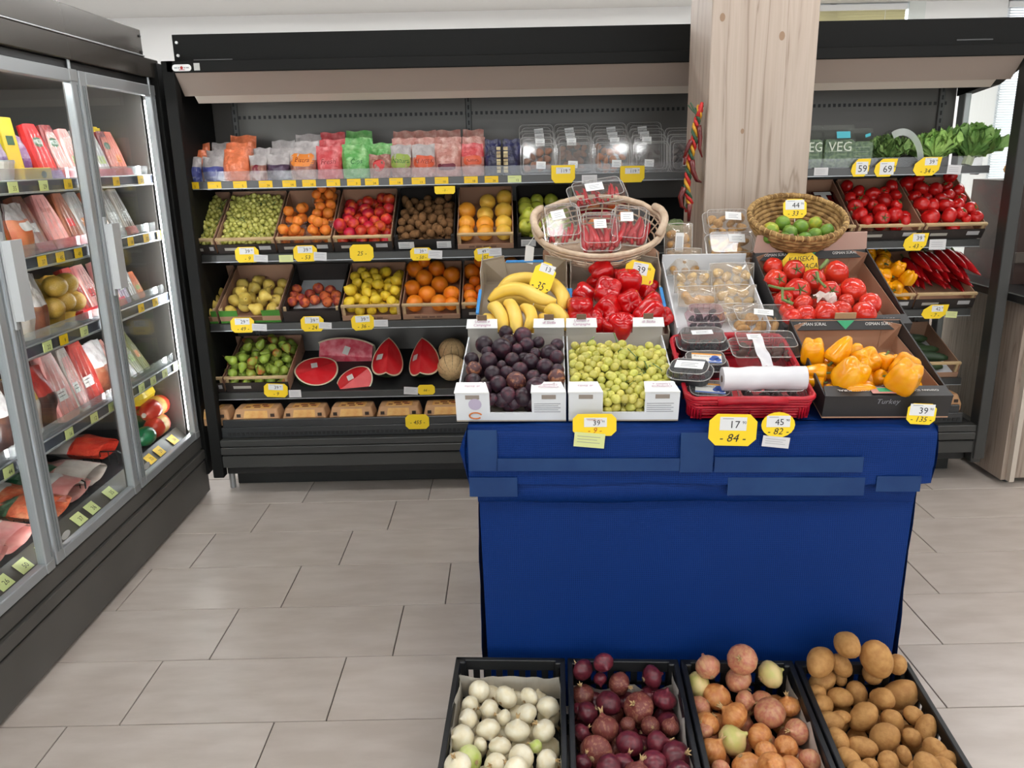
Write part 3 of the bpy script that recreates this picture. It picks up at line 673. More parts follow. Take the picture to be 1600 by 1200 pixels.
PM = {
 'plum': mat('plum_skin', S(50, 34, 44), .32, c2=S(98, 44, 54), scale=1.3, lo=.5, hi=.8, rnd=.35, spec=.4, bump=.05, bscale=9),
 'plum2': mat('plum_russet', S(84, 46, 48), .4, c2=S(176, 116, 82), scale=2.2, lo=.5, hi=.66, rnd=.1),
 'bellred': mat('red_pepper_skin', S(205, 18, 20), .16, c2=S(178, 8, 14), scale=1.2, rnd=.06, coat=.25),
 'bellyel': mat('yellow_pepper_skin', S(247, 172, 14), .2, c2=S(240, 152, 8), scale=1.2, rnd=.04, coat=.2),
 'tomato': mat('tomato_skin', S(214, 62, 40), .2, c2=S(200, 34, 26), scale=.9, rnd=.08, coat=.2),
 'tomato2': mat('ripe_tomato_skin', S(208, 32, 28), .24, c2=S(186, 20, 22), scale=.9, rnd=.1, coat=.15),
 'cherry': mat('cherry_tomato_skin', S(190, 30, 34), .25, rnd=.15),
 'orange': mat('orange_peel', S(252, 146, 34), .42, c2=S(248, 128, 22), scale=1.1, rnd=.05, bump=.12, bscale=14),
 'mandarin': mat('mandarin_peel', S(240, 116, 22), .42, rnd=.06, bump=.12, bscale=14),
 'grapefruit': mat('yellow_grapefruit_peel', S(250, 204, 84), .4, c2=S(248, 190, 64), scale=1, rnd=.04, bump=.1, bscale=16),
 'grapefruit2': mat('orange_grapefruit_peel', S(248, 160, 44), .4, c2=S(248, 172, 60), scale=1, rnd=.04, bump=.1, bscale=16),
 'lemon': mat('lemon_peel', S(250, 214, 64), .4, c2=S(238, 200, 50), scale=1.2, rnd=.08, bump=.1, bscale=12),
 'apple': mat('green_apple_skin', S(200, 200, 78), .32, c2=S(172, 184, 60), scale=1, rnd=.08),
 'redapple': mat('red_apple_skin', S(150, 22, 34), .25, c2=S(120, 14, 26), scale=1.4, rnd=.06),
 'nect': mat('nectarine_skin', S(204, 36, 44), .32, c2=S(238, 122, 52), scale=.9, lo=.48, hi=.72, rnd=.12, hue=.012),
 'peach': mat('peach_skin', S(222, 112, 58), .65, c2=S(150, 48, 52), scale=.9, lo=.42, hi=.62, rnd=.12),
 'apricot': mat('apricot_skin', S(244, 142, 52), .5, c2=S(236, 104, 40), scale=1, lo=.5, hi=.75, rnd=.07),
 'kiwi': mat('kiwi_skin', S(136, 96, 56), .85, c2=S(114, 78, 44), scale=3, rnd=.12, bump=.25, bscale=18),
 'pearg': mat('green_pear_skin', S(138, 164, 60), .42, c2=S(160, 176, 72), scale=1.1, rnd=.1, hue=.012),
 'pearr': mat('blushed_pear_skin', S(150, 160, 62), .42, c2=S(188, 104, 58), scale=.8, lo=.46, hi=.62, rnd=.1),
 'peary': mat('yellow_pear_skin', S(220, 194, 98), .48, c2=S(208, 174, 74), scale=1.4, rnd=.07),
 'potato': mat('potato_skin', S(190, 142, 82), .7, c2=S(168, 118, 64), scale=2.2, rnd=.08, bump=.18, bscale=7, detail=5),
 'oniony': mat('brown_onion_skin', S(214, 152, 92), .3, c2=S(192, 116, 62), scale=2.2, rnd=.1, stretch=(2, 2, .5)),
 'onionpink': mat('pinkish_onion_skin', S(208, 156, 114), .3, c2=S(190, 112, 90), scale=2.2, rnd=.08, stretch=(2, 2, .5)),
 'oniongold': mat('pale_peeled_onion_skin', S(222, 198, 138), .35, c2=S(196, 190, 110), scale=1.2, rnd=.05),
 'onionw': mat('white_onion_skin', S(240, 232, 208), .36, c2=S(228, 214, 178), scale=1.6, rnd=.04),
 'oniong': mat('greenish_onion_skin', S(212, 216, 150), .38, c2=S(190, 206, 104), scale=1.2, rnd=.03),
 'onionr': mat('red_onion_skin', S(82, 28, 40), .3, c2=S(116, 44, 54), scale=2, rnd=.25, stretch=(2, 2, .5)),
 'onionr2': mat('dry_red_onion_skin', S(120, 58, 52), .45, c2=S(160, 110, 84), scale=3, lo=.5, hi=.7, rnd=.15, stretch=(2, 2, .5)),
 'lime': mat('lime_peel', S(112, 150, 48), .36, c2=S(84, 128, 44), scale=1, rnd=.12, hue=.015, bump=.08, bscale=14),
 'limey': mat('yellowing_lime_peel', S(140, 166, 54), .36, c2=S(190, 184, 62), scale=.9, lo=.45, hi=.6),
 'melon': mat('netted_melon_rind', S(220, 186, 136), .7, c2=S(204, 168, 120), scale=5, bump=.3, bscale=14, detail=6),
 'grapebulk': mat('green_grape_bulk', S(206, 200, 112), .25, c2=S(166, 164, 74), scale=55, lo=.35, hi=.65, detail=1),
 'grape': mat('green_grape_skin', S(204, 196, 100), .22, c2=S(180, 176, 78), scale=1, rnd=.16, hue=.012, sss=.0, coat=.1),
}
def rotdir(d, spin=0.):
    """rotation turning +z to direction d"""
    return Vector((0, 0, 1)).rotation_difference(Vector(d).normalized()).to_matrix().to_4x4() @ RZ(spin)
CALYX = {}
def calyx_mesh(kind):
    if kind in CALYX: return CALYX[kind]
    b = MB()
    if kind == 'tomato':
        for k in range(5):
            a = k * 2 * PI / 5; ca, sa = math.cos(a), math.sin(a)
            b.tube([(0, 0, .70), (.2 * ca, .2 * sa, .80), (.42 * ca, .42 * sa, .86), (.6 * ca, .6 * sa, .84)], [.07, .06, .04, .01], 5)
        b.tube([(0, 0, .66), (.02, .02, .98)], .06, 6)
    elif kind == 'bell':
        b.tube([(0, 0, .74), (.02, 0, .98), (.08, .02, 1.25), (.16, .05, 1.42)], [.26, .15, .11, .13], 8)
    elif kind == 'pear': b.tube([(0, 0, 1.45), (.03, .02, 1.75), (.12, .05, 2.05)], [.06, .05, .07], 5)
    elif kind == 'apple': b.tube([(0, 0, .6), (.03, .02, .85), (.08, .05, 1.1)], [.05, .04, .05], 5)
    elif kind == 'onion_root':
        r = random.Random(3)
        for k in range(9):
            a = k * 2 * PI / 9
            b.tube([(0, 0, -.84), (.12 * math.cos(a), .12 * math.sin(a), -.95), (.22 * math.cos(a + .4), .22 * math.sin(a + .4), -1.04)], [.03, .02, .01], 4)
        b.tube([(0, 0, -.82), (0, 0, -.93)], .14, 8)
    elif kind == 'onion_neck':
        for k in range(4):
            a = k * 1.7; b.tube([(.05 * math.cos(a), .05 * math.sin(a), 1.1), (.1 * math.cos(a), .1 * math.sin(a), 1.4), (.22 * math.cos(a), .22 * math.sin(a), 1.62)], [.09, .07, .01], 5)
    CALYX[kind] = b.mesh(kind, True); return CALYX[kind]
def fruit(name, shape, pm, label, cat, group, pos, R, d=None, spin=None, extra=(), sc=(1, 1, 1), var=None):
    """one fruit; extra = (part name, part mesh kind, material) tuples"""
    if d is None:
        while True:
            d = Vector((RNG.uniform(-1, 1), RNG.uniform(-1, 1), RNG.uniform(-1, 1)))
            if .2 < d.length < 1: break
    spin = RNG.uniform(0, 6.28) if spin is None else spin
    V = SHAPE[shape]; vi = RNG.randrange(len(V)) if var is None else var
    Mx = T(*pos) @ rotdir(d, spin) @ Matrix.Diagonal((R * sc[0], R * sc[1], R * sc[2], 1))
    o = obj(name, omesh((shape, vi), V[vi], PM[pm]), None, None, Mx)
    tagp(o, label, cat, group)
    for pn, pk, m in extra: obj(pn, omesh(pk, calyx_mesh(pk), m), None, o)
    return o
# ------------------------------------------------------------------ piles
def relax(P, R, box, fixed=None, iters=80, w=(1, 1, 1), slack=1.0, floor=0., top=None):
    P = np.array(P, float); R = np.array(R, float); n = len(P)
    if n == 0: return P
    mob = np.ones(n) if fixed is None else np.where(fixed, 0., 1.)
    W = np.array(w)
    for it in range(iters):
        D = P[:, None] - P[None]; L = np.sqrt((D ** 2).sum(-1)) + 1e-9
        ov = (R[:, None] + R[None]) * slack - L; np.fill_diagonal(ov, 0); ov[ov < 0] = 0
        if ov.max() < 1e-5: break
        sh_ = (D / L[..., None] * ov[..., None]); den = (mob[:, None] + mob[None]) + 1e-9
        P += (sh_ * (mob[:, None] / den)[..., None]).sum(1) * W * .55 * mob[:, None]
        P[:, 0] = np.where(mob > 0, np.clip(P[:, 0], box[0] + R, box[1] - R), P[:, 0])
        P[:, 1] = np.where(mob > 0, np.clip(P[:, 1], box[2] + R, box[3] - R), P[:, 1])
        P[:, 2] = np.maximum(P[:, 2], floor + R)
    return P
def settle(n, R, box, g, seed=1, h0=.05, iters=260, floor=0.004, rv=.06):
    """drop n balls into a box and let them come to rest; g points down in the box's own frame"""
    r = np.random.RandomState(seed); Rs = R * (1 + rv * r.uniform(-1, 1, n))
    P = np.stack([r.uniform(box[0] + R, box[1] - R, n), r.uniform(box[2] + R, box[3] - R, n), R + h0 * r.uniform(0, 1, n) + .0], 1)
    for k in range(iters):
        P += np.array(g) * .0035 * (1 - k / iters * .8)
        P = relax(P, Rs, box, iters=3, floor=floor)
    return relax(P, Rs, box, iters=120, floor=floor), Rs
def zl(x0, y0, s, L): return [(x0 + a[0] / s, y0 + a[1] / s) + ((a[2] / s,) if len(a) > 2 else ()) + tuple(a[3:]) for a in L]
def pile_px(CM, items, fill, box, under=0, seed=1, slack=.97, floor=.004):
    """visible fruit at their pixels on the heap's surface, then more of them underneath"""
    P = []; R = []
    for it in items:
        zf = fill(it) if callable(fill) else fill
        p = in_frame(CM, it[0], it[1], zf)
        dist = (_fw.dot(CM @ p - Vector((0, 0, CH)))); rr_ = it[2] * dist / CF
        if p.y > box[3] - rr_:          # lies against the rear: follow the ray up to the heap over the rear wall
            I = CM.inverted(); o_ = I @ Vector((0, 0, CH)); d_ = I.to_3x3() @ ray(it[0], it[1]); p = o_ + d_ * ((box[3] - rr_ - o_.y) / d_.y)
        P.append(p); R.append(rr_)
    P = relax([tuple(p) for p in P], R, (-9, 9, -9, 9), iters=150, w=(.5, .5, 1), slack=slack, floor=floor)
    P[:, 0] = np.clip(P[:, 0], box[0] + np.array(R) * .8, box[1] - np.array(R) * .8)
    P[:, 1] = np.maximum(P[:, 1], box[2] + np.array(R) * .95)
    nv = len(R)
    if under:
        r = np.random.RandomState(seed); mr = float(np.mean(R))
        U = np.stack([r.uniform(box[0] + mr, box[1] - mr, under), r.uniform(box[2] + mr, box[3] - mr, under), r.uniform(mr, max(mr * 1.01, np.mean(P[:, 2]) - mr * 1.6), under)], 1)
        Q = np.concatenate([P, U]); R = list(R) + [mr * .96] * under
        Q = relax(Q, R, box, fixed=np.array([True] * nv + [False] * under), iters=140, slack=slack, floor=floor)
        # drop fillers that found no room or came up through the heap
        keep = []
        for i in range(nv, len(Q)):
            d = np.sqrt(((Q - Q[i]) ** 2).sum(1)); d[i] = 9
            if (d - (np.array(R) + R[i]) * .86).min() > 0 and Q[i, 2] < np.mean(P[:, 2]): keep.append(i)
        idx = list(range(nv)) + keep
        P = Q[idx]; R = [R[i] for i in idx]
    return P, R, nv
# ------------------------------------------------------------------ crates (own frame: x across, y from the front to the back, z up)
PRINTD = mat('dark_printed_card', S(56, 46, 42), .6, c2=S(44, 40, 38), scale=9)
GREENP = mat('green_printed_card', S(76, 140, 52), .6)
WHITEC = mat('white_card', S(226, 228, 230), .6, c2=S(214, 216, 220), scale=3)
BLACKC = mat('black_card', S(40, 38, 38), .5)
BLUEC = mat('blue_card', S(60, 140, 206), .5)
GREYPR = mat('pale_print', S(176, 170, 160), .6)
def open_crate(CM, w, l, label, style, h=.09, group=None):
    """shallow retail crate with a low front"""
    c = thing('produce_crate', label, 'crate', CM, group)
    side = {'strip': KRAFT, 'kraft': KRAFT, 'black': mat('crate_black', S(44, 40, 38), .6), 'green': KRAFT, 'white': WHITEC, 'dark': PRINTD}[style]
    frontm = {'strip': PRINTD, 'kraft': KRAFT, 'black': BLACKC, 'green': GREENP, 'white': WHITEC, 'dark': PRINTD}[style]
    t = .004
    MB().box(-w / 2, w / 2, 0, l, 0, t).build('base', side, c)
    for sx in (-1, 1):
        x = sx * (w / 2 - t / 2)
        MB().loft([[(x - t / 2, 0, t), (x + t / 2, 0, t), (x + t / 2, l, t), (x - t / 2, l, t)], [(x - t / 2, 0, h * .8), (x + t / 2, 0, h * .8), (x + t / 2, l, h), (x - t / 2, l, h)]]).build('side_wall', side, c)
        MB().bbox(sx * (w / 2 - t) - (.012 if sx > 0 else 0), sx * (w / 2 - t) + (.012 if sx < 0 else 0), t, .016, t, h * .8, .001).build('corner_post', WOODST if style != 'black' else side, c)
    MB().box(-w / 2 + t, w / 2 - t, l - t, l, t, h * 1.08).build('back_wall', side, c)
    if style == 'green':
        MB().box(-w / 2, w / 2, -t, 0, 0, h * .4).build('front_wall', KRAFT, c)
        for a, b_ in ((-w / 2, -w / 5), (w / 5, w / 2)):
            MB().box(a, b_, -t, 0, h * .4, h * .72).build('front_tab', GREENP, c)
        MB().box(-w / 2, w / 2, -t - .0006, -t, 0, h * .12).build('printed_band', GREENP, c)
        MB().box(-w * .15, w * .2, -t - .0008, -t, h * .14, h * .36).build('printed_band', mat('brown_print', S(120, 84, 60), .6), c)
    elif style in ('white', 'black', 'dark'):
        MB().box(-w / 2, w / 2, -t, 0, 0, h * .62).build('front_wall', frontm, c)
        if style == 'black':
            for a, b_ in ((-w * .44, -w * .18), (w * .2, w * .44)):
                MB().box(a, b_, -t - .0008, -t, h * .1, h * .5).build('paper_label', WHITE, c)
                for q in range(3): MB().box(a + .006, b_ - .02, -t - .0012, -t - .0008, h * (.18 + q * .1), h * (.2 + q * .1)).build('print_line', GREYINK, c)
    else:
        fw_ = MB().box(-w / 2, w / 2, -t, 0, 0, h * (.55 if style == 'strip' else .28)).build('front_wall', frontm, c)
        MB().bbox(-w / 2, w / 2, -.006, .008, h * .78, h * .9, .001).build('front_rail', WOODST, c)
        if style == 'strip':
            MB().box(-w * .38, -w * .1, -t - .0008, -t, h * .2, h * .36).build('printed_band', GREYPR, c)
            MB().box(w * .22, w * .42, -t - .0008, -t, h * .22, h * .44).build('paper_label', mat('label_grey', S(186, 184, 184), .6), c)
        else:
            for q in range(4): MB().box(-w * .3 + q * w * .13, -w * .2 + q * w * .13, -t - .0008, -t, h * .08, h * .18).build('printed_mark', mat('brown_mark', S(130, 96, 80), .6), c)
    return c
def CMrow(row, px0, px1, y, l=.36):
    """crate frame on a cooler shelf between two pixels of its front"""
    a = onY(px0, y, YS).x; b_ = onY(px1, y, YS).x
    return SHM[row] @ T((a + b_) / 2, .014, .001), (b_ - a) - .004
def grav(CM): return CM.to_3x3().inverted() @ Vector((0, 0, -1))
# ================================================================== crates of fruit in the open cooler
def fill_row(CM, w, l, n, R, seed, make, h0=.06, box=None, slide=.3):
    bx = box or (-w / 2 + .005, w / 2 - .005, .004, l - .006)
    P, Rs = settle(n, R, bx, (lambda g: (g.x, g.y * slide, g.z))(grav(CM)), seed, h0)
    for i, p in enumerate(P):
        make(i, CM @ Vector(p), float(Rs[i]))
def bunches(CM, w, l, nb, hfun, r, label, cat, group, seed, single=False, ybox=None, maxn=999):
    """grape bunches heaped in a crate: berries gathered to the nearest of nb bunch middles"""
    rg = random.Random(seed); B = []
    y0, y1 = ybox or (.01, l - .02)
    pitch = r * 1.72; row = 0; y = y0 + r
    while y < y1 - r:
        x = -w / 2 + r + .004 + (row % 2) * pitch / 2
        while x < w / 2 - r - .002:
            hh = hfun(x / (w / 2), (y - y0) / (y1 - y0))
            for q in range(2 if hh > 3 * r else 1):
                B.append((x + rg.uniform(-.35, .35) * r, y + rg.uniform(-.35, .35) * r, max(r + .004, hh - r - q * 1.5 * r + rg.uniform(-.9, .9) * r), r * rg.uniform(.86, 1.12)))
            x += pitch
        y += pitch * .87; row += 1
    B = B if len(B) <= maxn else rg.sample(B, maxn)
    P = relax([b[:3] for b in B], [b[3] for b in B], (-w / 2 + .004, w / 2 - .004, y0, y1), iters=25, slack=.93, floor=.004)
    mids = [(rg.uniform(-.4, .4) * w, y0 + rg.uniform(.1, .9) * (y1 - y0)) for _ in range(nb)]
    own = [min(range(nb), key=lambda k: (p[0] - mids[k][0]) ** 2 + (p[1] - mids[k][1]) ** 2) for p in P]
    bm_ = omesh('berry16' if single else 'berry', body('berry', ball(1, 1, 1.12, m=8 if single else 6), 12 if single else 9), PM['grape'])
    for k in range(nb):
        idx = [i for i in range(len(P)) if own[i] == k]
        if not idx: continue
        base = Vector((mids[k][0], mids[k][1], .006))
        t = thing('grape_bunch', label, cat, CM @ T(*base), group)
        if single:
            for i in idx:
                q = Vector(P[i]) - base
                obj('berry', bm_, None, t, T(*q) @ rotdir((rg.uniform(-1, 1), rg.uniform(-1, 1), rg.uniform(-1, 1))) @ Matrix.Scale(B[i][3], 4))
        else:
            b = MB(); src = [tuple(v.co) for v in bm_.vertices]; fs = [tuple(f.vertices) for f in bm_.polygons]
            for i in idx:
                b.add(src, fs, T(*(Vector(P[i]) - base)) @ rotdir((rg.uniform(-1, 1), rg.uniform(-1, 1), 1)) @ Matrix.Scale(B[i][3], 4))
            b.build('berries', PM['grapebulk'], t, smooth=True, kind='stuff', fix=False)
        s = MB(); top = max(P[i][2] for i in idx)
        q0 = Vector((0, 0, .01)); q1 = Vector((rg.uniform(-.02, .02), rg.uniform(-.02, .02), top - .004)); q2 = q1 + Vector((rg.uniform(-.03, .03), rg.uniform(-.02, .03), r * 1.3))
        s.tube([q0, (q0 + q1) / 2 + Vector((.006, 0, 0)), q1, q2], [.002, .0018, .0016, .0018], 5)
        for i in idx[::7]:
            e = Vector(P[i]) - base; s.tube([q0.lerp(q1, .8), e.lerp(q1, .3), e], [.0012, .001, .0008], 4)
        s.build('stem', STEMG, t, smooth=True)

L = .36
# ---- shelf B
for k, (a, b_, nb) in enumerate(((302, 336, 3), (338, 430, 5))):
    CM, w = CMrow('B', a, b_, 370)
    open_crate(CM, w, L, ('crate of green grapes tucked against the cooler end panel', 'crate of green grapes next to the apricot punnets')[k], 'strip')
    bunches(CM, w, L, nb, (lambda u, v: .055 + .055 * v * (1 - .3 * abs(u))) if k else (lambda u, v: .05 + .06 * v * (1 if u < .2 else .4)), .0122,
        ('bunch of green grapes in the crate by the end panel', 'bunch of green grapes in the crate next to the apricots')[k], 'grapes', 'grapes on the upper crate shelf', 11 + k)
# apricots in clear punnets
CM, w = CMrow('B', 432, 519, 370)
open_crate(CM, w, L, 'kraft crate holding clear punnets of apricots', 'strip')
PUN = clear('punnet_plastic', (.98, .96, .96, 1), .06, .4, .12, .06)
def punnet(Mx, w_, l_, h_, label, group):
    t = thing('fruit_punnet', label, 'punnet', Mx, group); b = MB()
    b.loft([rrect(w_ * .8, l_ * .8, .012, .001), rrect(w_ * .96, l_ * .96, .018, h_), rrect(w_ * 1.04, l_ * 1.04, .02, h_), rrect(w_ * 1.04, l_ * 1.04, .02, h_ - .004), rrect(w_ * .94, l_ * .94, .018, h_ - .005), rrect(w_ * .78, l_ * .78, .012, .003)], False, True)
    b.build('tub', PUN, t, smooth=True); return t
pi = 0
for (cx, cy, cz, n) in ((-.066, .075, .006, 5), (.066, .08, .006, 6), (-.064, .21, .006, 4), (.066, .215, .006, 6), (.06, .3, .05, 5)):
    Mx = CM @ T(cx, cy, cz)
    punnet(Mx, .115, .118 if cy < .29 else .1, .05, 'clear plastic punnet of apricots in the kraft crate', 'apricot punnets')
    P, Rs = settle(n + 3, .0245, (-.053, .053, -.054, .054), grav(CM), 30 + pi, .04, floor=.004)
    for p, r in zip(P, Rs):
        fruit('apricot', 'peach', 'apricot', 'small orange apricot in a clear punnet', 'apricot', 'apricots in the punnets', Mx @ Vector(p), float(r) * .97)
    pi += 1
# nectarines, kiwis
CM, w = CMrow('B', 521, 613, 370)
open_crate(CM, w, L, 'wooden-railed crate of red nectarines beside the kiwis', 'strip')
fill_row(CM, w, L, 50, .0275, 3, lambda i, p, r: fruit('nectarine', 'peach', 'nect', 'shiny red nectarine in the crate beside the kiwis', 'nectarine', 'nectarines on the upper crate shelf', p, r * .98))
CM, w = CMrow('B', 616, 711, 370)
open_crate(CM, w, L, 'black crate of brown kiwis with white paper labels', 'black')
fill_row(CM, w, L, 96, .0212, 4, lambda i, p, r: fruit('kiwi', 'kiwi', 'kiwi', 'fuzzy brown kiwi in the black crate', 'kiwi', 'kiwis in the black crate', p, r * .95))
# grapefruit: pixel places
CM, w = CMrow('B', 714, 803, 370)
open_crate(CM, w, L, 'kraft crate of large yellow and orange grapefruit', 'kraft')
it = zl(550, 180, 5.333, [(955, 800, 78, 'grapefruit2'), (1110, 830, 72, 'grapefruit'), (1265, 800, 78, 'grapefruit'), (1130, 725, 70, 'grapefruit'), (1272, 690, 72, 'grapefruit'), (955, 905, 74, 'grapefruit2'), (1108, 915, 76, 'grapefruit2'), (1265, 905, 76, 'grapefruit'), (950, 985, 70, 'grapefruit2'), (1110, 990, 72, 'grapefruit2'), (1265, 985, 70, 'grapefruit')])
P, R, nv = pile_px(CM, it, .06, (-w / 2, w / 2, 0, L), 0)
for i, p in enumerate(P):
    k = it[i][3]
    fruit('grapefruit', 'orange', k, 'large yellow grapefruit in the kraft crate' if k == 'grapefruit' else 'large orange-tinted grapefruit in the kraft crate', 'grapefruit', 'grapefruit in the kraft crate', CM @ Vector(p), R[i] * .97)
# green apples
CM, w = CMrow('B', 808, 898, 370)
open_crate(CM, w, L, 'black crate of green apples behind the white wicker basket', 'black')
fill_row(CM, w, L, 22, .0345, 5, lambda i, p, r: fruit('green_apple', 'apple', 'apple', 'yellow-green apple in the black crate by the wicker basket', 'apple', 'green apples', p, r * .97, extra=(('stem', 'apple', STEMB),)), slide=1.)
CM, w = CMrow('B', 902, 992, 370)
open_crate(CM, w, L, 'kraft crate of nectarines and a dark red apple behind the wicker basket', 'strip')
fill_row(CM, w, L, 22, .033, 6, lambda i, p, r: fruit('nectarine' if i % 5 else 'red_apple', 'peach' if i % 5 else 'apple', 'apricot' if i % 3 == 0 and i % 5 else ('nect' if i % 5 else 'redapple'), 'nectarine in the crate behind the wicker basket' if i % 5 else 'dark red apple among nectarines behind the wicker basket', 'nectarine' if i % 5 else 'apple', 'mixed fruit behind the wicker basket', p, r * .97))
# a pale cauliflower on the shelf beside the pillar
CAUL = mat('pale_green_curd', S(176, 190, 140), .7, c2=S(120, 146, 96), scale=60, bump=.5, bscale=80)
nf = smooth_noise(40); p = onY(1056, 352, 3.76)
me = lathe(ball(.05, .05, .042, m=12), 24, lambda a, t: (1 + .12 * math.sin(7 * a + 9 * t) + .1 * nf(a, t), 0)).mesh('cauliflower', True)
tagp(obj('cauliflower', me, CAUL, None, SHM['B'] @ T(p.x, .07, .044)), 'small pale green cauliflower on the shelf beside the pillar', 'cauliflower')
# cherry tomato packs, two crates of tomatoes
CM, w = CMrow('B', 1243, 1334, 355)
open_crate(CM, w, L, 'kraft crate of film-wrapped cherry tomato packs', 'strip')
ROSEF = clear('rosy_film', (.62, .4, .42, 1), .1, .45, .15, .12, S(120, 60, 66))
for i, (x, y, z) in enumerate(((-.066, .10, .005), (.066, .10, .005), (-.066, .25, .005), (.066, .25, .005))):
    Mx = CM @ T(x, y, z)
    t = thing('tomato_pack', 'film-wrapped pack of cherry tomatoes with a white paper strip', 'pack', Mx, 'cherry tomato packs')
    MB().loft([rrect(.115, .13, .012, 0), rrect(.122, .138, .014, .05), rrect(.11, .125, .012, .056)]).build('tray', ROSEF, t)
    rr = random.Random(i); ch = omesh('cherry', body('c', ball(1, 1, 1, m=6), 9), PM['cherry'])
    for a in range(4):
        for b_ in range(4): obj('cherry_tomato', ch, None, t, T(-.042 + a * .028, -.048 + b_ * .032, .026) @ Matrix.Scale(.0135 + .0012 * rr.random(), 4))
    b = MB(); b.box(-.012, .012, -.05, .055, .0565, .057); b.box(-.04, .04, .03, .055, .0565, .0572)
    b.build('paper_strip', WHITE, t)
TC = (('tomato', 'tomato', STEMG),)
for k, (a, b_, px) in enumerate(((1338, 1440, [(340, 110, 45), (435, 160, 52), (560, 185, 58), (645, 160, 42), (710, 115, 52), (745, 185, 45), (375, 215, 50), (475, 240, 50), (660, 235, 60), (400, 280, 58), (600, 305, 52), (550, 270, 40), (430, 350, 58), (630, 375, 60), (735, 350, 60), (735, 265, 45), (500, 400, 45), (820, 400, 45)]),
                               (1442, 1538, [(835, 90, 62), (960, 130, 58), (1075, 140, 55), (1175, 100, 42), (1195, 40, 50), (1260, 150, 52), (900, 200, 50), (1120, 215, 45), (1185, 190, 48), (1280, 225, 45), (860, 270, 65), (950, 250, 42), (1045, 275, 58), (1160, 275, 60), (1265, 265, 50), (1365, 300, 55), (915, 375, 60), (1050, 370, 62), (1190, 360, 64), (1285, 340, 48), (1415, 370, 50), (830, 385, 48), (1335, 385, 35), (930, 50, 45)]))):
    CM, w = CMrow('B', a, b_, 352)
    open_crate(CM, w, L, ('dark printed crate of red tomatoes next to the cherry tomato packs', 'dark printed crate of red vine tomatoes at the glass end')[k], 'strip')
    it = zl(1260, 270, 5.333, px)
    P, R, nv = pile_px(CM, it, .085, (-w / 2, w / 2, 0, L), 14, 5 + k)
    for i, p in enumerate(P):
        fruit('tomato', 'tomato', 'tomato2', ('ripe red tomato in the crate next to the cherry tomato packs', 'ripe red vine tomato in the crate at the glass end')[k], 'tomato', 'tomatoes on the upper crate shelf', CM @ Vector(p), R[i] * 1.08, d=(RNG.uniform(-1, 1), RNG.uniform(-1, .3), RNG.uniform(-.2, 1)), extra=TC if i % 2 else ())
# ---- shelf C
PX = (('pear', 'pear', STEMB),)
for k, (a, b_, n) in enumerate(((310, 339, 4), (342, 438, 19))):
    CM, w = CMrow('C', a, b_, 485)
    open_crate(CM, w, L, ('green and kraft crate of yellow pears against the cooler end panel', 'green and kraft crate of yellow pears beside the peaches')[k], 'green')
    fill_row(CM, w, L, n, .036 if k else .03, 60 + k, lambda i, p, r: fruit('yellow_pear', 'pear', 'peary', ('round yellow pear in the crate by the end panel', 'round yellow pear in the crate beside the peaches')[k], 'pear', 'yellow pears on the middle shelf', p, r * .86, extra=PX, sc=(1, 1, .85)), slide=.8)
CM, w = CMrow('C', 441, 531, 482)
pc = open_crate(CM, w, L, 'black fronted crate of peaches with a white liner board', 'dark')
MB().box(-w / 2 + .022, w / 2 - .006, .1, L - .006, .0045, .0065).build('liner_board', WHITEC, pc)
it = zl(290, 380, 5.333, [(900, 385, 45), (890, 440, 45), (885, 485, 45), (960, 460, 42), (1035, 425, 45), (1105, 375, 48), (1080, 470, 45), (1155, 440, 48), (1195, 405, 48), (1250, 440, 50), (1265, 485, 45), (1010, 490, 45), (1190, 490, 45)])
P, R, nv = pile_px(CM, it, .04, (-w / 2, w / 2, 0, L), 0)
for i, p in enumerate(P): fruit('peach', 'peach', 'peach', 'downy orange-red peach lying against the white liner board', 'peach', 'peaches', CM @ Vector(p), R[i] * .97)
CM, w = CMrow('C', 533, 626, 482)
open_crate(CM, w, L, 'kraft crate of yellow lemons', 'kraft')
fill_row(CM, w, L, 54, .0272, 63, lambda i, p, r: fruit('lemon', 'lemon', 'lemon', 'yellow lemon in the kraft crate', 'lemon', 'lemons', p, r * .9))
CM, w = CMrow('C', 628, 719, 480)
open_crate(CM, w, L, 'kraft crate of large oranges beside the lemons', 'kraft')
it = zl(520, 380, 5.333, [(670, 210, 72), (860, 205, 70), (990, 265, 74), (760, 290, 74), (890, 345, 74), (660, 375, 72), (785, 425, 76), (990, 425, 74), (680, 520, 74), (885, 520, 74), (985, 560, 60), (760, 165, 50)])
P, R, nv = pile_px(CM, it, .06, (-w / 2, w / 2, 0, L), 4, 9)
for i, p in enumerate(P): fruit('orange', 'orange', 'orange', 'large orange in the kraft crate beside the lemons', 'orange', 'oranges beside the lemons', CM @ Vector(p), R[i] * .97)
CM, w = CMrow('C', 721, 813, 480)
open_crate(CM, w, L, 'kraft crate of oranges and mandarins behind the bananas', 'strip')
it = zl(520, 380, 5.333, [(1165, 225, 70), (1180, 315, 48), (1270, 265, 60), (1345, 195, 66), (1485, 190, 66), (1240, 165, 60), (1140, 390, 52), (1220, 385, 42), (1150, 440, 58), (1235, 450, 45), (1150, 490, 55), (1400, 260, 60), (1500, 270, 60), (1330, 330, 60), (1450, 350, 60), (1350, 430, 60), (1480, 440, 60)])
P, R, nv = pile_px(CM, it, .06, (-w / 2, w / 2, 0, L), 4, 10)
for i, p in enumerate(P):
    k = R[i] < .03
    fruit('mandarin' if k else 'orange', 'orange', 'mandarin' if k else 'orange', 'small mandarin in the crate behind the bananas' if k else 'orange in the crate behind the bananas', 'mandarin' if k else 'orange', 'citrus behind the bananas', CM @ Vector(p), R[i] * .97)
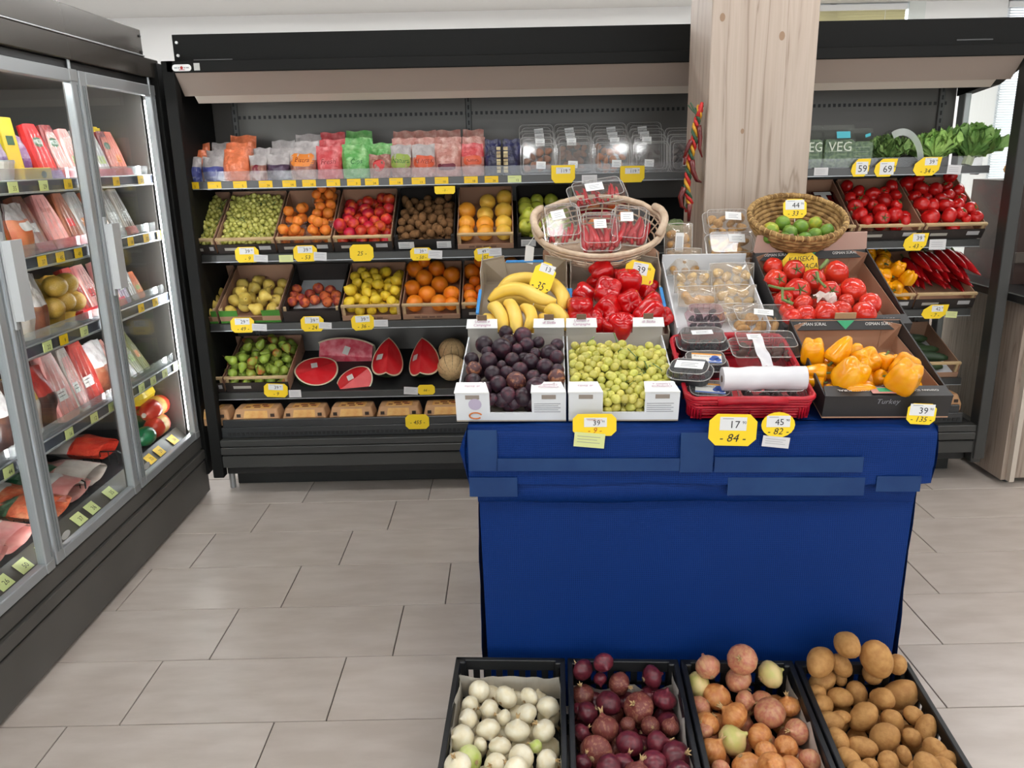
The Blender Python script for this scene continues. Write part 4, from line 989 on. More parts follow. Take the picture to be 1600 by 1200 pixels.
# further crates along shelf C, mostly behind the table display
CM, w = CMrow('C', 816, 908, 478)
open_crate(CM, w, L, 'half hidden kraft crate of oranges behind the pepper crate', 'kraft')
fill_row(CM, w, L, 10, .035, 66, lambda i, p, r: fruit('orange', 'orange', 'orange', 'orange in the half hidden crate behind the pepper crate', 'orange', 'oranges in the half hidden crate', p, r * .97))
# yellow and long red peppers on the right
CM, w = CMrow('C', 1335, 1428, 463)
open_crate(CM, w, L, 'strip-front crate of small yellow peppers', 'strip')
fill_row(CM, w, L, 50, .0325, 67, lambda i, p, r: fruit('yellow_pepper', 'bell', 'bellyel', 'small glossy yellow pepper in the crate beside the long red peppers', 'pepper', 'small yellow peppers', p, r * .97, extra=(('stem', 'bell', STEMG),)), h0=.1)
CM, w = CMrow('C', 1430, 1524, 460)
open_crate(CM, w, L, 'strip-front crate of long red peppers at the glass end', 'strip')
rg = random.Random(5)
def horn(name, pm, label, cat, group, Mx, ln, r, bend, stem):
    pts = []; rs = []
    for k in range(9):
        t = k / 8; pts.append((bend * math.sin(t * PI) + .1 * bend * math.sin(t * 9), ln * t, .25 * bend * math.sin(t * 5)))
        rs.append(r * (.55, .95, 1, .97, .9, .78, .6, .38, .08)[k])
    o = MB().tube(pts, rs, 12).build(name, pm, None, Mx, smooth=True); tagp(o, label, cat, group)
    if stem: MB().tube([(0, .004, 0), (0, -.012, .004), (.004, -.03, .012)], [r * .5, .004, .005], 7).build('stem', STEMG, o, smooth=True)
    return o
REDH = mat('long_red_pepper_skin', S(186, 24, 30), .22, c2=S(164, 12, 20), scale=8, rnd=.12, coat=.2)
for i in range(24):
    rowk, cidx = divmod(i, 6)
    x = -w / 2 + .03 + cidx * (w - .06) / 5 + rg.uniform(-.008, .008); z = .03 + rowk * .043
    Mx = CM @ T(x, .30 - .02 * rowk + rg.uniform(-.03, .03), z) @ RZ(PI + rg.uniform(-.08, .08) + .12 * (rowk % 2)) @ RX(rg.uniform(-.05, .05))
    horn('long_red_pepper', REDH, 'long pointed red pepper in the crate at the glass end', 'pepper', 'long red peppers', Mx, rg.uniform(.17, .21), rg.uniform(.02, .0225), rg.uniform(-.01, .01), True)
# ---- shelf D
for k, (a, b_, n) in enumerate(((320, 349, 9), (351, 451, 84))):
    CM, w = CMrow('D', a, b_, 595)
    open_crate(CM, w, L, ('crate of green pears against the cooler end panel', 'strip-front crate of green pears beside the watermelon')[k], 'strip')
    fill_row(CM, w, L, n, .0268 if k else .022, 70 + k, lambda i, p, r: fruit('green_pear', 'pear', 'pearr' if i % 4 == 0 else 'pearg', (('green pear blushed with red', 'smooth green pear')[i % 4 != 0] + (' in the crate by the end panel', ' in the crate beside the watermelon')[k]), 'pear', 'green pears on the lower shelf', p, r * .86, extra=PX, sc=(.95, .95, .95)), h0=.1)
# watermelon pieces: rind, pale edge and red flesh
RINDM = mat('watermelon_rind', S(44, 66, 34), .35, c2=S(24, 38, 22), scale=14, stretch=(1, 1, .15), lo=.4, hi=.55)
PALE = mat('watermelon_pale_edge', S(222, 208, 176), .4)
FLESH = mat('watermelon_flesh', S(216, 34, 42), .3, c2=S(226, 70, 72), scale=16, lo=.45, hi=.75)
FLESHP = mat('watermelon_flesh_pink', S(220, 64, 86), .3, c2=S(240, 140, 150), scale=26, lo=.4, hi=.7)
STK = mat('price_sticker', S(226, 220, 214), .55)
def melon_wedge(label, Mx, R, ang, zs, fl, t0=-1., t1=1., stick=(.45, .1)):
    """piece between two cuts through the axis (local z); the cut faces meet along the axis and look to -y"""
    t = thing('watermelon_piece', label, 'watermelon', Mx, 'cut watermelon pieces')
    N = 20; lo, hi = PI / 2 - ang / 2, PI / 2 + ang / 2
    la0, la1 = math.asin(t0), math.asin(t1)
    def pt(az, la, k): return (R * k * math.cos(la) * math.cos(az), R * k * math.cos(la) * math.sin(az), R * zs * k * math.sin(la))
    MB().grid(lambda u, v: pt(lo + u * (hi - lo), la0 + v * (la1 - la0), 1), 14, N).build('rind', RINDM, t, smooth=True, fix=False)
    for az in (lo, hi):
        vs = []; fs = []
        for j in range(N + 1):
            la = la0 + (la1 - la0) * j / N
            vs += [pt(az, la, 1), pt(az, la, .93)]
        for j in range(N): fs.append((2 * j, 2 * j + 2, 2 * j + 3, 2 * j + 1))
        MB().add(vs, fs).build('pale_edge', PALE, t, fix=False)
        inner = [pt(az, la0 + (la1 - la0) * j / N, .93) for j in range(N + 1)]
        MB().add(inner + [(0, 0, inner[-1][2]), (0, 0, inner[0][2])], [tuple(range(N + 3))]).build('flesh', fl, t, fix=False)
    for zc, top in ((t0, 0), (t1, 1)):
        if abs(zc) < .999:
            la = math.asin(zc)
            ring = [pt(lo + (hi - lo) * j / 12, la, 1) for j in range(13)]
            ring2 = [pt(lo + (hi - lo) * j / 12, la, .93) for j in range(13)]
            MB().add(ring + ring2, [(j, j + 1, 14 + j, 13 + j) for j in range(12)]).build('pale_edge', PALE, t, fix=False)
            MB().add(ring2 + [(0, 0, ring2[0][2])], [tuple(range(14))]).build('flesh', fl, t, fix=False)
    az = hi; c = Vector(pt(az, math.asin(stick[1]), stick[0])); n = Vector((-math.sin(az), math.cos(az), 0))
    ex = Vector((math.cos(az), math.sin(az), 0)); ez = Vector((0, 0, 1)); q = Matrix((ex, ez, n)).transposed().to_4x4(); q.translation = c + n * .0012
    MB().box(-.021, .021, -.015, .015, 0, .0005).build('price_sticker', STK, t, q @ RZ(.3))
    return t
def sp(px, py, Y): return onY(px, py, Y)
ZD = lambda Y: SHM['D'].translation.z + (Y - YS) * math.tan(rad(18))
# two standing quarters with the cut edge towards the aisle
for k, (px, py) in enumerate(((607, 556), (659, 556))):
    p = sp(px, py, 3.80)
    melon_wedge(('quarter of watermelon standing on its rind beside the flat slab', 'quarter of watermelon standing on its rind beside the netted melons')[k], T(p.x, p.y - .03, p.z + .012) @ RX(rad(-50)) @ RZ(rad((8, -6)[k])), .112, rad(86), .95, FLESH, stick=((.5, .25), (.5, .3))[k])
p = sp(540, 560, 3.95); melon_wedge('long slab of pink watermelon leaning at the back', T(p.x, p.y + .0, p.z + .012) @ RX(rad(-8)) @ RY(rad(94)), .095, rad(150), 2.0, FLESHP, -.75, .75, stick=(.3, .05))
p = sp(494, 576, 3.815); melon_wedge('watermelon wedge in film lying with its flesh turned up', T(p.x, p.y, p.z) @ RZ(rad(12)) @ RX(rad(-62)) @ RY(rad(68)), .105, rad(160), 1.0, FLESH, stick=(.3, .1))
p = sp(553, 592, 3.755); melon_wedge('small watermelon wedge in front of the pink slab', T(p.x, p.y, p.z) @ RZ(rad(-10)) @ RX(rad(-52)) @ RY(rad(40)), .09, rad(150), 1.0, FLESH, stick=(.3, -.2))
GRV = mat('melon_groove', S(96, 88, 62), .7)
for k, (px, py) in enumerate(((706, 548), (705, 574))):
    p = sp(px, py, (3.88, 3.78)[k])
    o = fruit('netted_melon', 'melon', 'melon', ('netted beige melon resting behind another melon', 'netted beige melon in front on the lower shelf')[k], 'melon', 'netted melons', p, (.066, .067)[k], d=((.1, -.3, 1), (.1, -1, -.35))[k], spin=.3, var=0)
    for j in range(10):
        a = j * PI / 5
        MB().tube([(math.cos(PI * (q / 12 - .5)) * .975 * math.cos(a), math.cos(PI * (q / 12 - .5)) * .975 * math.sin(a), .935 * math.sin(PI * (q / 12 - .5))) for q in range(1, 12)], .02, 4).build('groove', GRV, o)
# cucumbers at the glass end
CM, w = CMrow('D', 1398, 1500, 570)
pc = open_crate(CM, w, L, 'kraft crate of dark green cucumbers at the glass end', 'kraft')
MB().box(-w / 2 + .006, w / 2 - .006, .01, L - .008, .0042, .006).build('liner_board', WHITEC, pc)
CUC = mat('cucumber_skin', S(46, 66, 42), .45, c2=S(66, 88, 50), scale=9, rnd=.15, stretch=(1, .2, 1))
rg = random.Random(8)
for i, (x, y, a, z) in enumerate(((-.0, .05, 88, .025), (.01, .10, 84, .026), (-.01, .15, 96, .026), (.0, .2, 92, .026), (-.005, .25, 86, .026), (.02, .075, 80, .066), (.01, .125, 98, .066), (-.02, .18, 60, .068), (.0, .24, 92, .066), (.02, .3, 84, .03))):
    Mx = CM @ T(x, y, z) @ RZ(rad(a)); ln = .2
    pts = [(.012 * math.sin(PI * k / 10), -ln / 2 + ln * k / 10, 0) for k in range(11)]
    o = MB().tube(pts, [.008, .017, .0205, .0215, .022, .022, .022, .0215, .0205, .016, .007], 12).build('cucumber', CUC, None, Mx, smooth=True)
    tagp(o, 'dark green cucumber in the kraft crate at the glass end', 'cucumber', 'cucumbers')
# egg cartons on the base tray
EGGC = mat('carton_tan', S(196, 150, 108), .75, c2=S(182, 136, 94), scale=8)
EGGL = mat('carton_label', S(232, 188, 112), .6, c2=S(210, 140, 70), scale=18)
EGGR = mat('carton_label_brown', S(110, 46, 30), .6)
def egg_carton(px0, px1, py, k):
    a = onY(px0 + 2, py, 3.62).x; b_ = onY(px1 - 2, py, 3.62).x; w = b_ - a
    t = thing('egg_carton', 'tan egg carton with an orange and brown label on the bottom tray', 'carton', T((a + b_) / 2, 3.615, .336), 'egg cartons on the bottom tray')
    MB().loft([rrect(w, .11, .01, 0, 4, 0, .06), rrect(w * 1.0, .115, .01, .03, 4, 0, .06)]).build('tray', EGGC, t)
    MB().loft([rrect(w * 1.0, .115, .01, .031, 4, 0, .06), rrect(w * .9, .095, .012, .07, 4, 0, .065), rrect(w * .86, .09, .012, .074, 4, 0, .065)]).build('lid', EGGC, t)
    MB().add([(-w * .26, .0018, .034), (w * .26, .0018, .034), (w * .24, .0155, .066), (-w * .24, .0155, .066)], [(0, 1, 2, 3)]).build('front_label', EGGL, t, T(0, -.001, 0), fix=False)
    MB().box(-w * .3, w * .3, .025, .1, .0742, .0747).build('top_label', EGGL, t)
    b = MB()
    for q, (x, y, s) in enumerate(((-.2, .04, .05), (0, .035, .07), (.18, .045, .06), (-.05, .06, .08), (.12, .07, .06))): b.box((x - s) * w, (x + s) * w, y, y + .016, .0748, .0751)
    b.build('printed_mark', EGGR, t)
    for sx in (-1, 1):
        MB().box(sx * w * .36 - .009, sx * w * .36 + .009, -.0005, .004, .04, .054).build('latch', mat('latch_dark', S(60, 46, 36), .7), t)
for k, (a, b_, py) in enumerate(((282, 361, 660), (362, 439, 659), (440, 512, 658), (513, 586, 657), (587, 659, 656), (660, 733, 655), (1352, 1426, 645), (1427, 1503, 644))): egg_carton(a, b_, py, k)
# ================================================================== the tilted display on the table
def table_x(px, py, z=HT): return (TM.inverted() @ onZ(px, py, z)).x
T1 = rad(14); T2 = rad(22)
def row1(x): return TM @ T(x, .012, HT + .006) @ RX(T1)
def row2(x): return TM @ T(x, .405, HT + .104) @ RX(T2)
R2 = row2(0); R1 = row1(0)
rs = thing('display_riser', 'dark wooden step under the back row of crates on the blue table', 'riser', TM @ T(0, .6, HT + .004))
RISM = mat('dark_wood_riser', S(74, 60, 50), .6, c2=S(64, 50, 42), scale=6)
MB().box(-.56, .56, .375 - .6, .85 - .6, 0, .092).build('step', RISM, rs)
MB().box(-.56, .56, .74 - .6, .85 - .6, .092, .225).build('step', RISM, rs)
def paper(s, size, x, y, z, par, ink=INK, rot=0., maxw=None, shear=0.): return write(s, size, (x, y, z), par, ink, maxw=maxw, rot=rot, shear=shear)
# ---- white printed cartons
ARANCIO = mat('orange_print', S(196, 110, 50), .6)
def white_carton(CM, w, l, label, hc=.085):
    c = thing('fruit_carton', label, 'carton', CM); t = .004
    MB().box(-w / 2, w / 2, 0, l, 0, t).build('base', KRAFTG, c)
    for sx in (-1, 1):
        x = sx * (w / 2 - t / 2)
        MB().box(x - t / 2, x + t / 2, t, l - t, t, .062).build('side_wall', WHITEC, c)
        xa, xb = (-w / 2, -w / 2 + w * .31) if sx < 0 else (w / 2 - w * .31, w / 2)
        # front corner: upright panel, folded top flap
        MB().box(xa, xb, 0, t, t, hc).build('front_corner', WHITEC, c)
        f = MB().loft([[(xa - .002, -.002, hc), (xb, -.002, hc), (xb, -.002, hc + .003), (xa - .002, -.002, hc + .003)], [(xa, .045, hc + .004), (xb - .012, .045, hc + .004), (xb - .012, .045, hc + .007), (xa, .045, hc + .007)]]).build('folded_flap', WHITE, c)
        tl = ('Uomini e', 'Campagne') if sx > 0 else ('di Sicilia',)
        for q, s in enumerate(tl):
            vs, fs = text2d(s, .25); k = .0125
            MB().add([((xa + xb) / 2 - x_ * k, .024 - y_ * k - (.006 if q else -.006) * (len(tl) - 1), hc + .0068 - .0) for x_, y_ in vs], fs).build('printed_script', PINK_INK, f, T(0, 0, .0006), fix=False)
        MB().box((xa + xb) / 2 - .018, (xa + xb) / 2 + .018, -.0008, 0, hc - .018, hc - .006).build('hand_hole', mat('slot_grey', S(150, 138, 128), .7), c)
        # rear corner
        MB().box(xa, xb, l - t, l, t, hc + .03).build('rear_corner', mat('carton_grey_inside', S(186, 180, 172), .7), c)
        f = MB().loft([[(xa, l, hc + .03), (xb, l, hc + .03), (xb, l, hc + .033), (xa, l, hc + .033)], [(xa - .002, l - .022, hc + .012), (xb + .002, l - .022, hc + .012), (xb + .002, l - .024, hc + .015), (xa - .002, l - .024, hc + .015)]]).build('folded_flap', WHITE, c)
        tl = ('Uomini e', 'Campagne') if sx < 0 else ('di Sicilia',)
        for q, s in enumerate(tl):
            vs, fs = text2d(s, .25); k = .012
            off = (.006 if q == 0 else -.006) * (len(tl) - 1)
            MB().add([((xa + xb) / 2 + x_ * k, l - .012 + (y_ * k + off) * .75, hc + .0245 + (y_ * k + off) * .62) for x_, y_ in vs], fs).build('printed_script', PINK_INK, f, T(0, -.0012, .0012), fix=False)
        MB().box((xa + xb) / 2 - .014, (xa + xb) / 2 + .014, l - .004, l + .0005, hc + .03, hc + .046).build('lock_tab', mat('tab_brown', S(120, 96, 76), .7), c)
    MB().box(-w * .19, w * .19, 0, t, t, .026).build('front_wall', WHITEC, c)
    MB().box(-w * .19, w * .19, l - t, l, t, .07).build('back_wall', mat('carton_grey_inside', S(186, 180, 172), .7), c)
    return c
W1 = []
for (a, b_) in ((717, 884), (888, 1056)):
    xa, xb = table_x(a, 654), table_x(b_, 654); W1.append(((xa + xb) / 2, xb - xa))
LC = .375
# plums
CM = row1(W1[0][0]); w = W1[0][1]
c = white_carton(CM, w, LC, 'white printed carton full of dark plums on the blue table')
MB().plate([(.017 * math.cos(a * PI / 9), .017 * math.sin(a * PI / 9)) for a in range(18)], .0005).build('round_stamp', mat('lilac_print', S(190, 178, 200), .6), c, T(-w / 2 + .05, -.0009, .052))
MB().tube([(-w / 2 + .05 + .016 * math.cos(a), -.001, .018 + .009 * math.sin(a)) for a in np.linspace(.3, 5.6, 14)], .0022, 4).build('printed_loop', ARANCIO, c)
for q in range(5): MB().box(w / 2 - .082, w / 2 - .014 - .006 * (q % 2), -.0008, 0, .052 - q * .006, .0535 - q * .006).build('print_line', GREYINK, c)
it = zl(710, 490, 7.06, [(570, 220, 75), (590, 300, 82), (755, 245, 95), (330, 345, 95), (540, 385, 112), (360, 420, 60), (690, 385, 60), (810, 345, 82), (900, 325, 65), (1040, 440, 95), (1150, 350, 72), (1170, 480, 80), (910, 440, 62), (190, 505, 78), (375, 525, 95), (640, 510, 80), (840, 530, 88), (215, 615, 85, 1), (430, 665, 88), (570, 655, 75), (720, 620, 85), (1010, 590, 90), (870, 700, 75), (1140, 710, 95, 1), (210, 745, 85), (475, 780, 92), (680, 745, 102, 1), (325, 830, 88), (905, 815, 112), (1100, 860, 96), (590, 900, 90), (180, 860, 62), (750, 990, 106), (525, 1045, 88), (400, 1015, 62), (420, 940, 55), (760, 880, 55), (1130, 620, 70), (520, 570, 52), (980, 720, 55), (640, 1080, 70), (840, 1080, 60)])
P, R, nv = pile_px(CM, it, lambda a: .076 - .034 * max(0, (a[1] - 600) / 50), (-w / 2 + .006, w / 2 - .006, .004, LC - .008), 44, 3)
for i, p in enumerate(P):
    br = i < nv and len(it[i]) > 3
    fruit('plum', 'plum', 'plum2' if br else 'plum', 'russet patched plum in the white carton' if br else 'dark purple plum in the white carton', 'plum', 'plums in the white carton', CM @ Vector(p), R[i] * 1.06)
# grapes
CM = row1(W1[1][0]); w = W1[1][1]
c = white_carton(CM, w, LC, 'white printed carton heaped with green grapes on the blue table')
for q in range(5): MB().box(w / 2 - .082, w / 2 - .014 - .006 * (q % 2), -.0008, 0, .052 - q * .006, .0535 - q * .006).build('print_line', GREYINK, c)
bunches(CM, w, LC, 7, lambda u, v: (.05 + .05 * math.sin(min(1, v * 1.25) * PI * .62) - .012 * abs(u)) * (1 if v < .86 else .6), .0122, 'large bunch of green grapes in the white carton on the table', 'grapes', 'grapes on the table', 21, True, (.008, LC - .07), 330)
# ---- red wicker basket of packs
REDW = mat('red_wicker', S(196, 24, 44), .35, c2=S(166, 14, 34), scale=30, rnd=.08)
xa, xb = table_x(1062, 652), table_x(1262, 650); w = xb - xa - .012; CMB = row1((xa + xb) / 2 + .004); lb = .36
rb = thing('red_basket', 'shallow red wicker basket holding berry and biscuit packs', 'basket', CMB)
MB().box(-w / 2 + .012, w / 2 - .012, .012, lb - .012, 0, .005).build('base', REDW, rb)
rg = random.Random(12)
for k, (z, o, r) in enumerate(((.012, .012, .004), (.02, .010, .004), (.029, .008, .0042), (.038, .005, .004), (.047, .003, .0042), (.056, .001, .005), (.063, 0, .006))):
    ring = [(x + rg.uniform(-.002, .002), y + lb / 2 + rg.uniform(-.002, .002), zz + rg.uniform(-.002, .002)) for x, y, zz in rrect(w - 2 * o, lb - 2 * o, .03, z, 6)]
    MB().tube(ring, r, 6, closed=True).build('rim' if k == 6 else 'weave_strand', REDW, rb, smooth=True)
st = MB().tube([(0, 0, .002), (0, 0, .064)], .0032, 5).mesh('stake', True)
for x, y, z in [(x, y + lb / 2, 0) for x, y, z in rrect(w - .012, lb - .012, .03, 0, 7)] + [(x0, y0, 0) for x0 in (-w / 4, 0, w / 4) for y0 in (.008, lb - .008)] + [(x0, y0, 0) for x0 in (-w / 2 + .007, w / 2 - .007) for y0 in (lb * .3, lb * .5, lb * .7)]:
    obj('stake', omesh('rstake', st, REDW), None, rb, T(x, y, 0))
for y in (-.003, lb + .003): MB().tube([(-w * .27, y, .058), (-w * .1, y, .062), (w * .1, y, .062), (w * .27, y, .058)], .011, 8).build('handle_wrap', REDW, rb, smooth=True)
# clear lidded packs
SEALM = clear('milky_seal', (.9, .9, .9, 1), .2, .6, .15, .4, S(236, 232, 226))
def clam(label, cat, group, Mx, w, l, h, content=None, shell=PLAST, base=None, sticker=None, name='clear_pack', ribs=True, rc=.018):
    """hinged clear pack: tray, lid with ribs, contents, sticker; own frame: z up from its bottom, middle at x = y = 0"""
    t = thing(name, label, cat, Mx, group)
    MB().loft([rrect(w * .82, l * .82, rc * .8, 0), rrect(w * .94, l * .94, rc, h * .5), rrect(w, l, rc * 1.1, h * .5), rrect(w, l, rc * 1.1, h * .54)], True, False).build('tray', base or shell, t, smooth=False)
    MB().loft([rrect(w, l, rc * 1.1, h * .545), rrect(w, l, rc * 1.1, h * .58), rrect(w * .93, l * .93, rc, h * .59), rrect(w * .86, l * .86, rc * .9, h * .96), rrect(w * .83, l * .83, rc * .85, h)], False, True).build('lid', shell, t, smooth=False)
    MB().tube(rrect(w * 1.005, l * 1.005, rc * 1.1, h * .56), .0013, 5, closed=True).build('rim', SEALM, t, smooth=True)
    MB().tube(rrect(w * .84, l * .84, rc * .86, h * .985), .0011, 5, closed=True).build('lid_edge', SEALM, t, smooth=True)
    if ribs:
        b = MB()
        n = int(w * .6 / .012)
        for k in range(n):
            x = -w * .3 + k * .6 * w / max(1, n - 1)
            for sy in (-1, 1): b.tube([(x, sy * l * .46, h * .62), (x, sy * l * .43, h * .97)], .0016, 4)
        b.build('ribs', shell, t, kind='stuff')
    if content: content(t, w, l, h)
    if sticker:
        sx, sy, sw, sl, rot = sticker
        s = MB().box(-sw / 2, sw / 2, -sl / 2, sl / 2, 0, .0006).build('paper_label', WHITE, t, T(sx, sy, h + .0006) @ RZ(rot))
        for q in range(3): MB().box(-sw * .3, sw * (.3 - .1 * (q % 2)), -.0015 + (q - 1) * sl * .2, .0 + (q - 1) * sl * .2, .0006, .0009).build('print_line', GREYINK, s)
    return t
COOK = mat('biscuit', S(206, 164, 104), .75, c2=S(186, 136, 78), scale=3, rnd=.1, bump=.3, bscale=8)
NUT = mat('pale_nut', S(222, 196, 148), .6, c2=S(206, 172, 118), scale=2, rnd=.08)
BERRY = mat('black_berry', S(34, 30, 44), .4, rnd=.3)
cook_me = lathe([(0, -.8), (.5, -.85), (.9, -.5), (1, 0), (.9, .5), (.5, .85), (0, .9)], 12, lambda a, t: (1 + .1 * math.cos(3 * a), 0)).mesh('biscuit', True)
def cookies(m, n, r, seed, nm='biscuit', sc=(1, 1, .6)):
    def f(t, w, l, h):
        P, Rs = settle(n, r, (-w * .42, w * .42, -l * .42, l * .42), (0, 0, -1), seed, h * .4, 80, floor=.002)
        rr = random.Random(seed)
        for p, q in zip(P, Rs):
            obj(nm, omesh('cook', cook_me, m), None, t, T(p[0], p[1], min(p[2], h * .85 - r)) @ rotdir((rr.uniform(-1, 1), rr.uniform(-1, 1), rr.uniform(.2, 1))) @ Matrix.Diagonal((q * sc[0], q * sc[1], q * sc[2], 1)))
    return f
BLKT = mat('black_punnet', S(42, 44, 48), .35)
SMOKE = clear('smoky_lid', (.5, .52, .55, 1), .12, .55, .1, .06)
def onB(px, py, z): p = in_frame(CMB, px, py, z); return p
def pack_at(px, py, z, rz=0., rx=0., ry=0.): p = onB(px, py, z); return CMB @ T(p.x, p.y, p.z) @ RZ(rz) @ RX(rx) @ RY(ry)
BLUEL = mat('blueberry_label', S(222, 220, 214), .55); ORL = mat('label_orange_band', S(222, 150, 60), .55); BLB = mat('label_blue_band', S(64, 104, 180), .55); BLUEB = mat('blueberry_blue', S(52, 84, 160), .55)
def berry_label(t, w, l, h):
    s = MB().box(-w * .3, w * .34, -l * .3, l * .22, 0, .0006).build('printed_label', BLUEL, t, T(0, 0, h + .0004) @ RZ(-.12))
    MB().box(-w * .3, w * .34, l * .14, l * .22, .0006, .0009).build('label_band', ORL, s)
    MB().box(-w * .3, w * .34, -l * .3, -l * .24, .0006, .0009).build('label_band', BLB, s)
    b = MB()
    for (x, y, r) in ((w * .2, 0, .011), (w * .14, -l * .1, .009), (w * .26, -l * .12, .009)): b.add([(x + r * math.cos(a * PI / 6), y + r * math.sin(a * PI / 6), .001) for a in range(12)], [tuple(range(12))])
    b.build('printed_berries', BLUEB, s, fix=False)
    vs, fs = text2d('Borovnica', .15); k = .011
    MB().add([(-w * .08 + x * k, l * .05 + y * k, .001) for x, y in vs], fs).build('lettering', mat('brown_ink', S(120, 96, 80), .6), s, fix=False)
clam('black berry punnet with a plain white label under a smoky lid', 'punnet', None, pack_at(1095, 548, .032, rx=rad(6)), .145, .1, .055, cookies(BERRY, 16, .012, 2, 'berry'), SMOKE, BLKT, (0, .012, .06, .022, .05), 'berry_punnet', True, .028)
clam('pink tinged clear pack with dark fruit at the back of the red basket', 'punnet', None, pack_at(1100, 510, .028, rx=rad(2)), .12, .08, .062, cookies(BERRY, 14, .013, 3, 'berry'), clear('pinkish_lid', (.9, .74, .78, 1), .1, .5, .1, .06), None, None, 'berry_punnet', True, .024)
tb = clam('berry punnet with an orange banded blueberry label behind the plastic bag roll', 'punnet', None, pack_at(1100, 580, .03, rx=rad(5)), .125, .085, .045, cookies(BERRY, 12, .012, 4, 'berry'), SMOKE, BLKT, None, 'berry_punnet', True, .028); berry_label(tb, .125, .085, .045)
clam('berry punnet tipped sideways with a plain white label', 'punnet', None, pack_at(1080, 592, .062, rz=rad(-22), rx=rad(14), ry=rad(-8)), .12, .07, .045, cookies(BERRY, 10, .012, 5, 'berry'), SMOKE, BLKT, (.0, .005, .075, .03, 0), 'berry_punnet', True, .026)
tb = clam('berry punnet with a blue and orange blueberry label at the front of the red basket', 'punnet', None, pack_at(1106, 628, .012, rz=rad(-3), rx=rad(4)), .12, .085, .045, cookies(BERRY, 12, .012, 6, 'berry'), SMOKE, BLKT, None, 'berry_punnet', True, .028); berry_label(tb, .12, .085, .045)
clam('ribbed clear pack of round biscuits with a white label in the red basket', 'pack', None, pack_at(1188, 520, .032, rx=rad(4)), .195, .115, .07, cookies(COOK, 9, .02, 7), PLAST, None, (.0, .0, .055, .035, -.2), 'biscuit_pack')
clam('clear pack of dark and pale biscuits behind the bag roll', 'pack', None, pack_at(1192, 560, .03, rx=rad(4)), .19, .105, .065, cookies(mat('dark_biscuit', S(84, 60, 50), .7, rnd=.2), 10, .017, 8), PLAST, None, (-.03, .01, .04, .03, 0), 'biscuit_pack')
clam('ribbed clear pack with dark contents at the front of the red basket', 'pack', None, pack_at(1203, 626, .012, rx=rad(3)), .175, .09, .055, cookies(mat('dark_brown_fill', S(60, 44, 44), .6, rnd=.2), 12, .015, 9), PLAST, None, (.0, .03, .05, .014, 0), 'biscuit_pack')
# roll of plastic bags lying across
RB = mat('bag_roll_white', S(228, 226, 228), .3, c2=S(212, 210, 214), scale=14, stretch=(.4, 1, 1))
p0, p1 = onB(1128, 592, .085), onB(1258, 590, .085)
br = thing('bag_roll', 'roll of white plastic bags lying across the red basket', 'roll', CMB @ T(*((p0 + p1) / 2)))
ax = (p1 - p0); half = ax.length / 2; ang_ = math.atan2(ax.y, ax.x)
def rollr(u, v):
    a = u * 2 * PI; x = -half + v * 2 * half; r = .0305 + .0012 * math.sin(a * 3 + v * 9) + .001 * math.sin(v * 23)
    return (x, r * math.cos(a), r * math.sin(a))
MB().grid(rollr, 24, 16, closeu=True).build('film_roll', RB, br, RZ(ang_), smooth=True, fix=False)
for sx in (-1, 1):
    MB().loft([[(sx * half, .0305 * math.cos(a * PI / 10), .0305 * math.sin(a * PI / 10)) for a in range(20)], [(sx * half * .998, .009 * math.cos(a * PI / 10), .009 * math.sin(a * PI / 10)) for a in range(20)]], False, False).build('roll_end', RB, br, RZ(ang_))
MB().tube([(-half - .001, 0, 0), (half + .001, 0, 0)], .009, 12).build('core_hole', mat('core_brown', S(110, 92, 80), .8), br, RZ(ang_))
a_, b_ = onB(1200, 575, .10), onB(1182, 530, .10)
tm_ = CMB.inverted() @ WM[br]
def tail(u, v):
    s = (p0 + p1) / 2; c0 = a_.lerp(b_, v); d = Vector((1, .25, 0)).normalized() * .032 * (u - .5)
    q = c0 + d + Vector((0, 0, .004 * math.sin(v * 9 + u * 5) + .004)); return tuple(q - s)
MB().grid(tail, 6, 14).build('loose_bag_end', RB, br, smooth=True, fix=False)
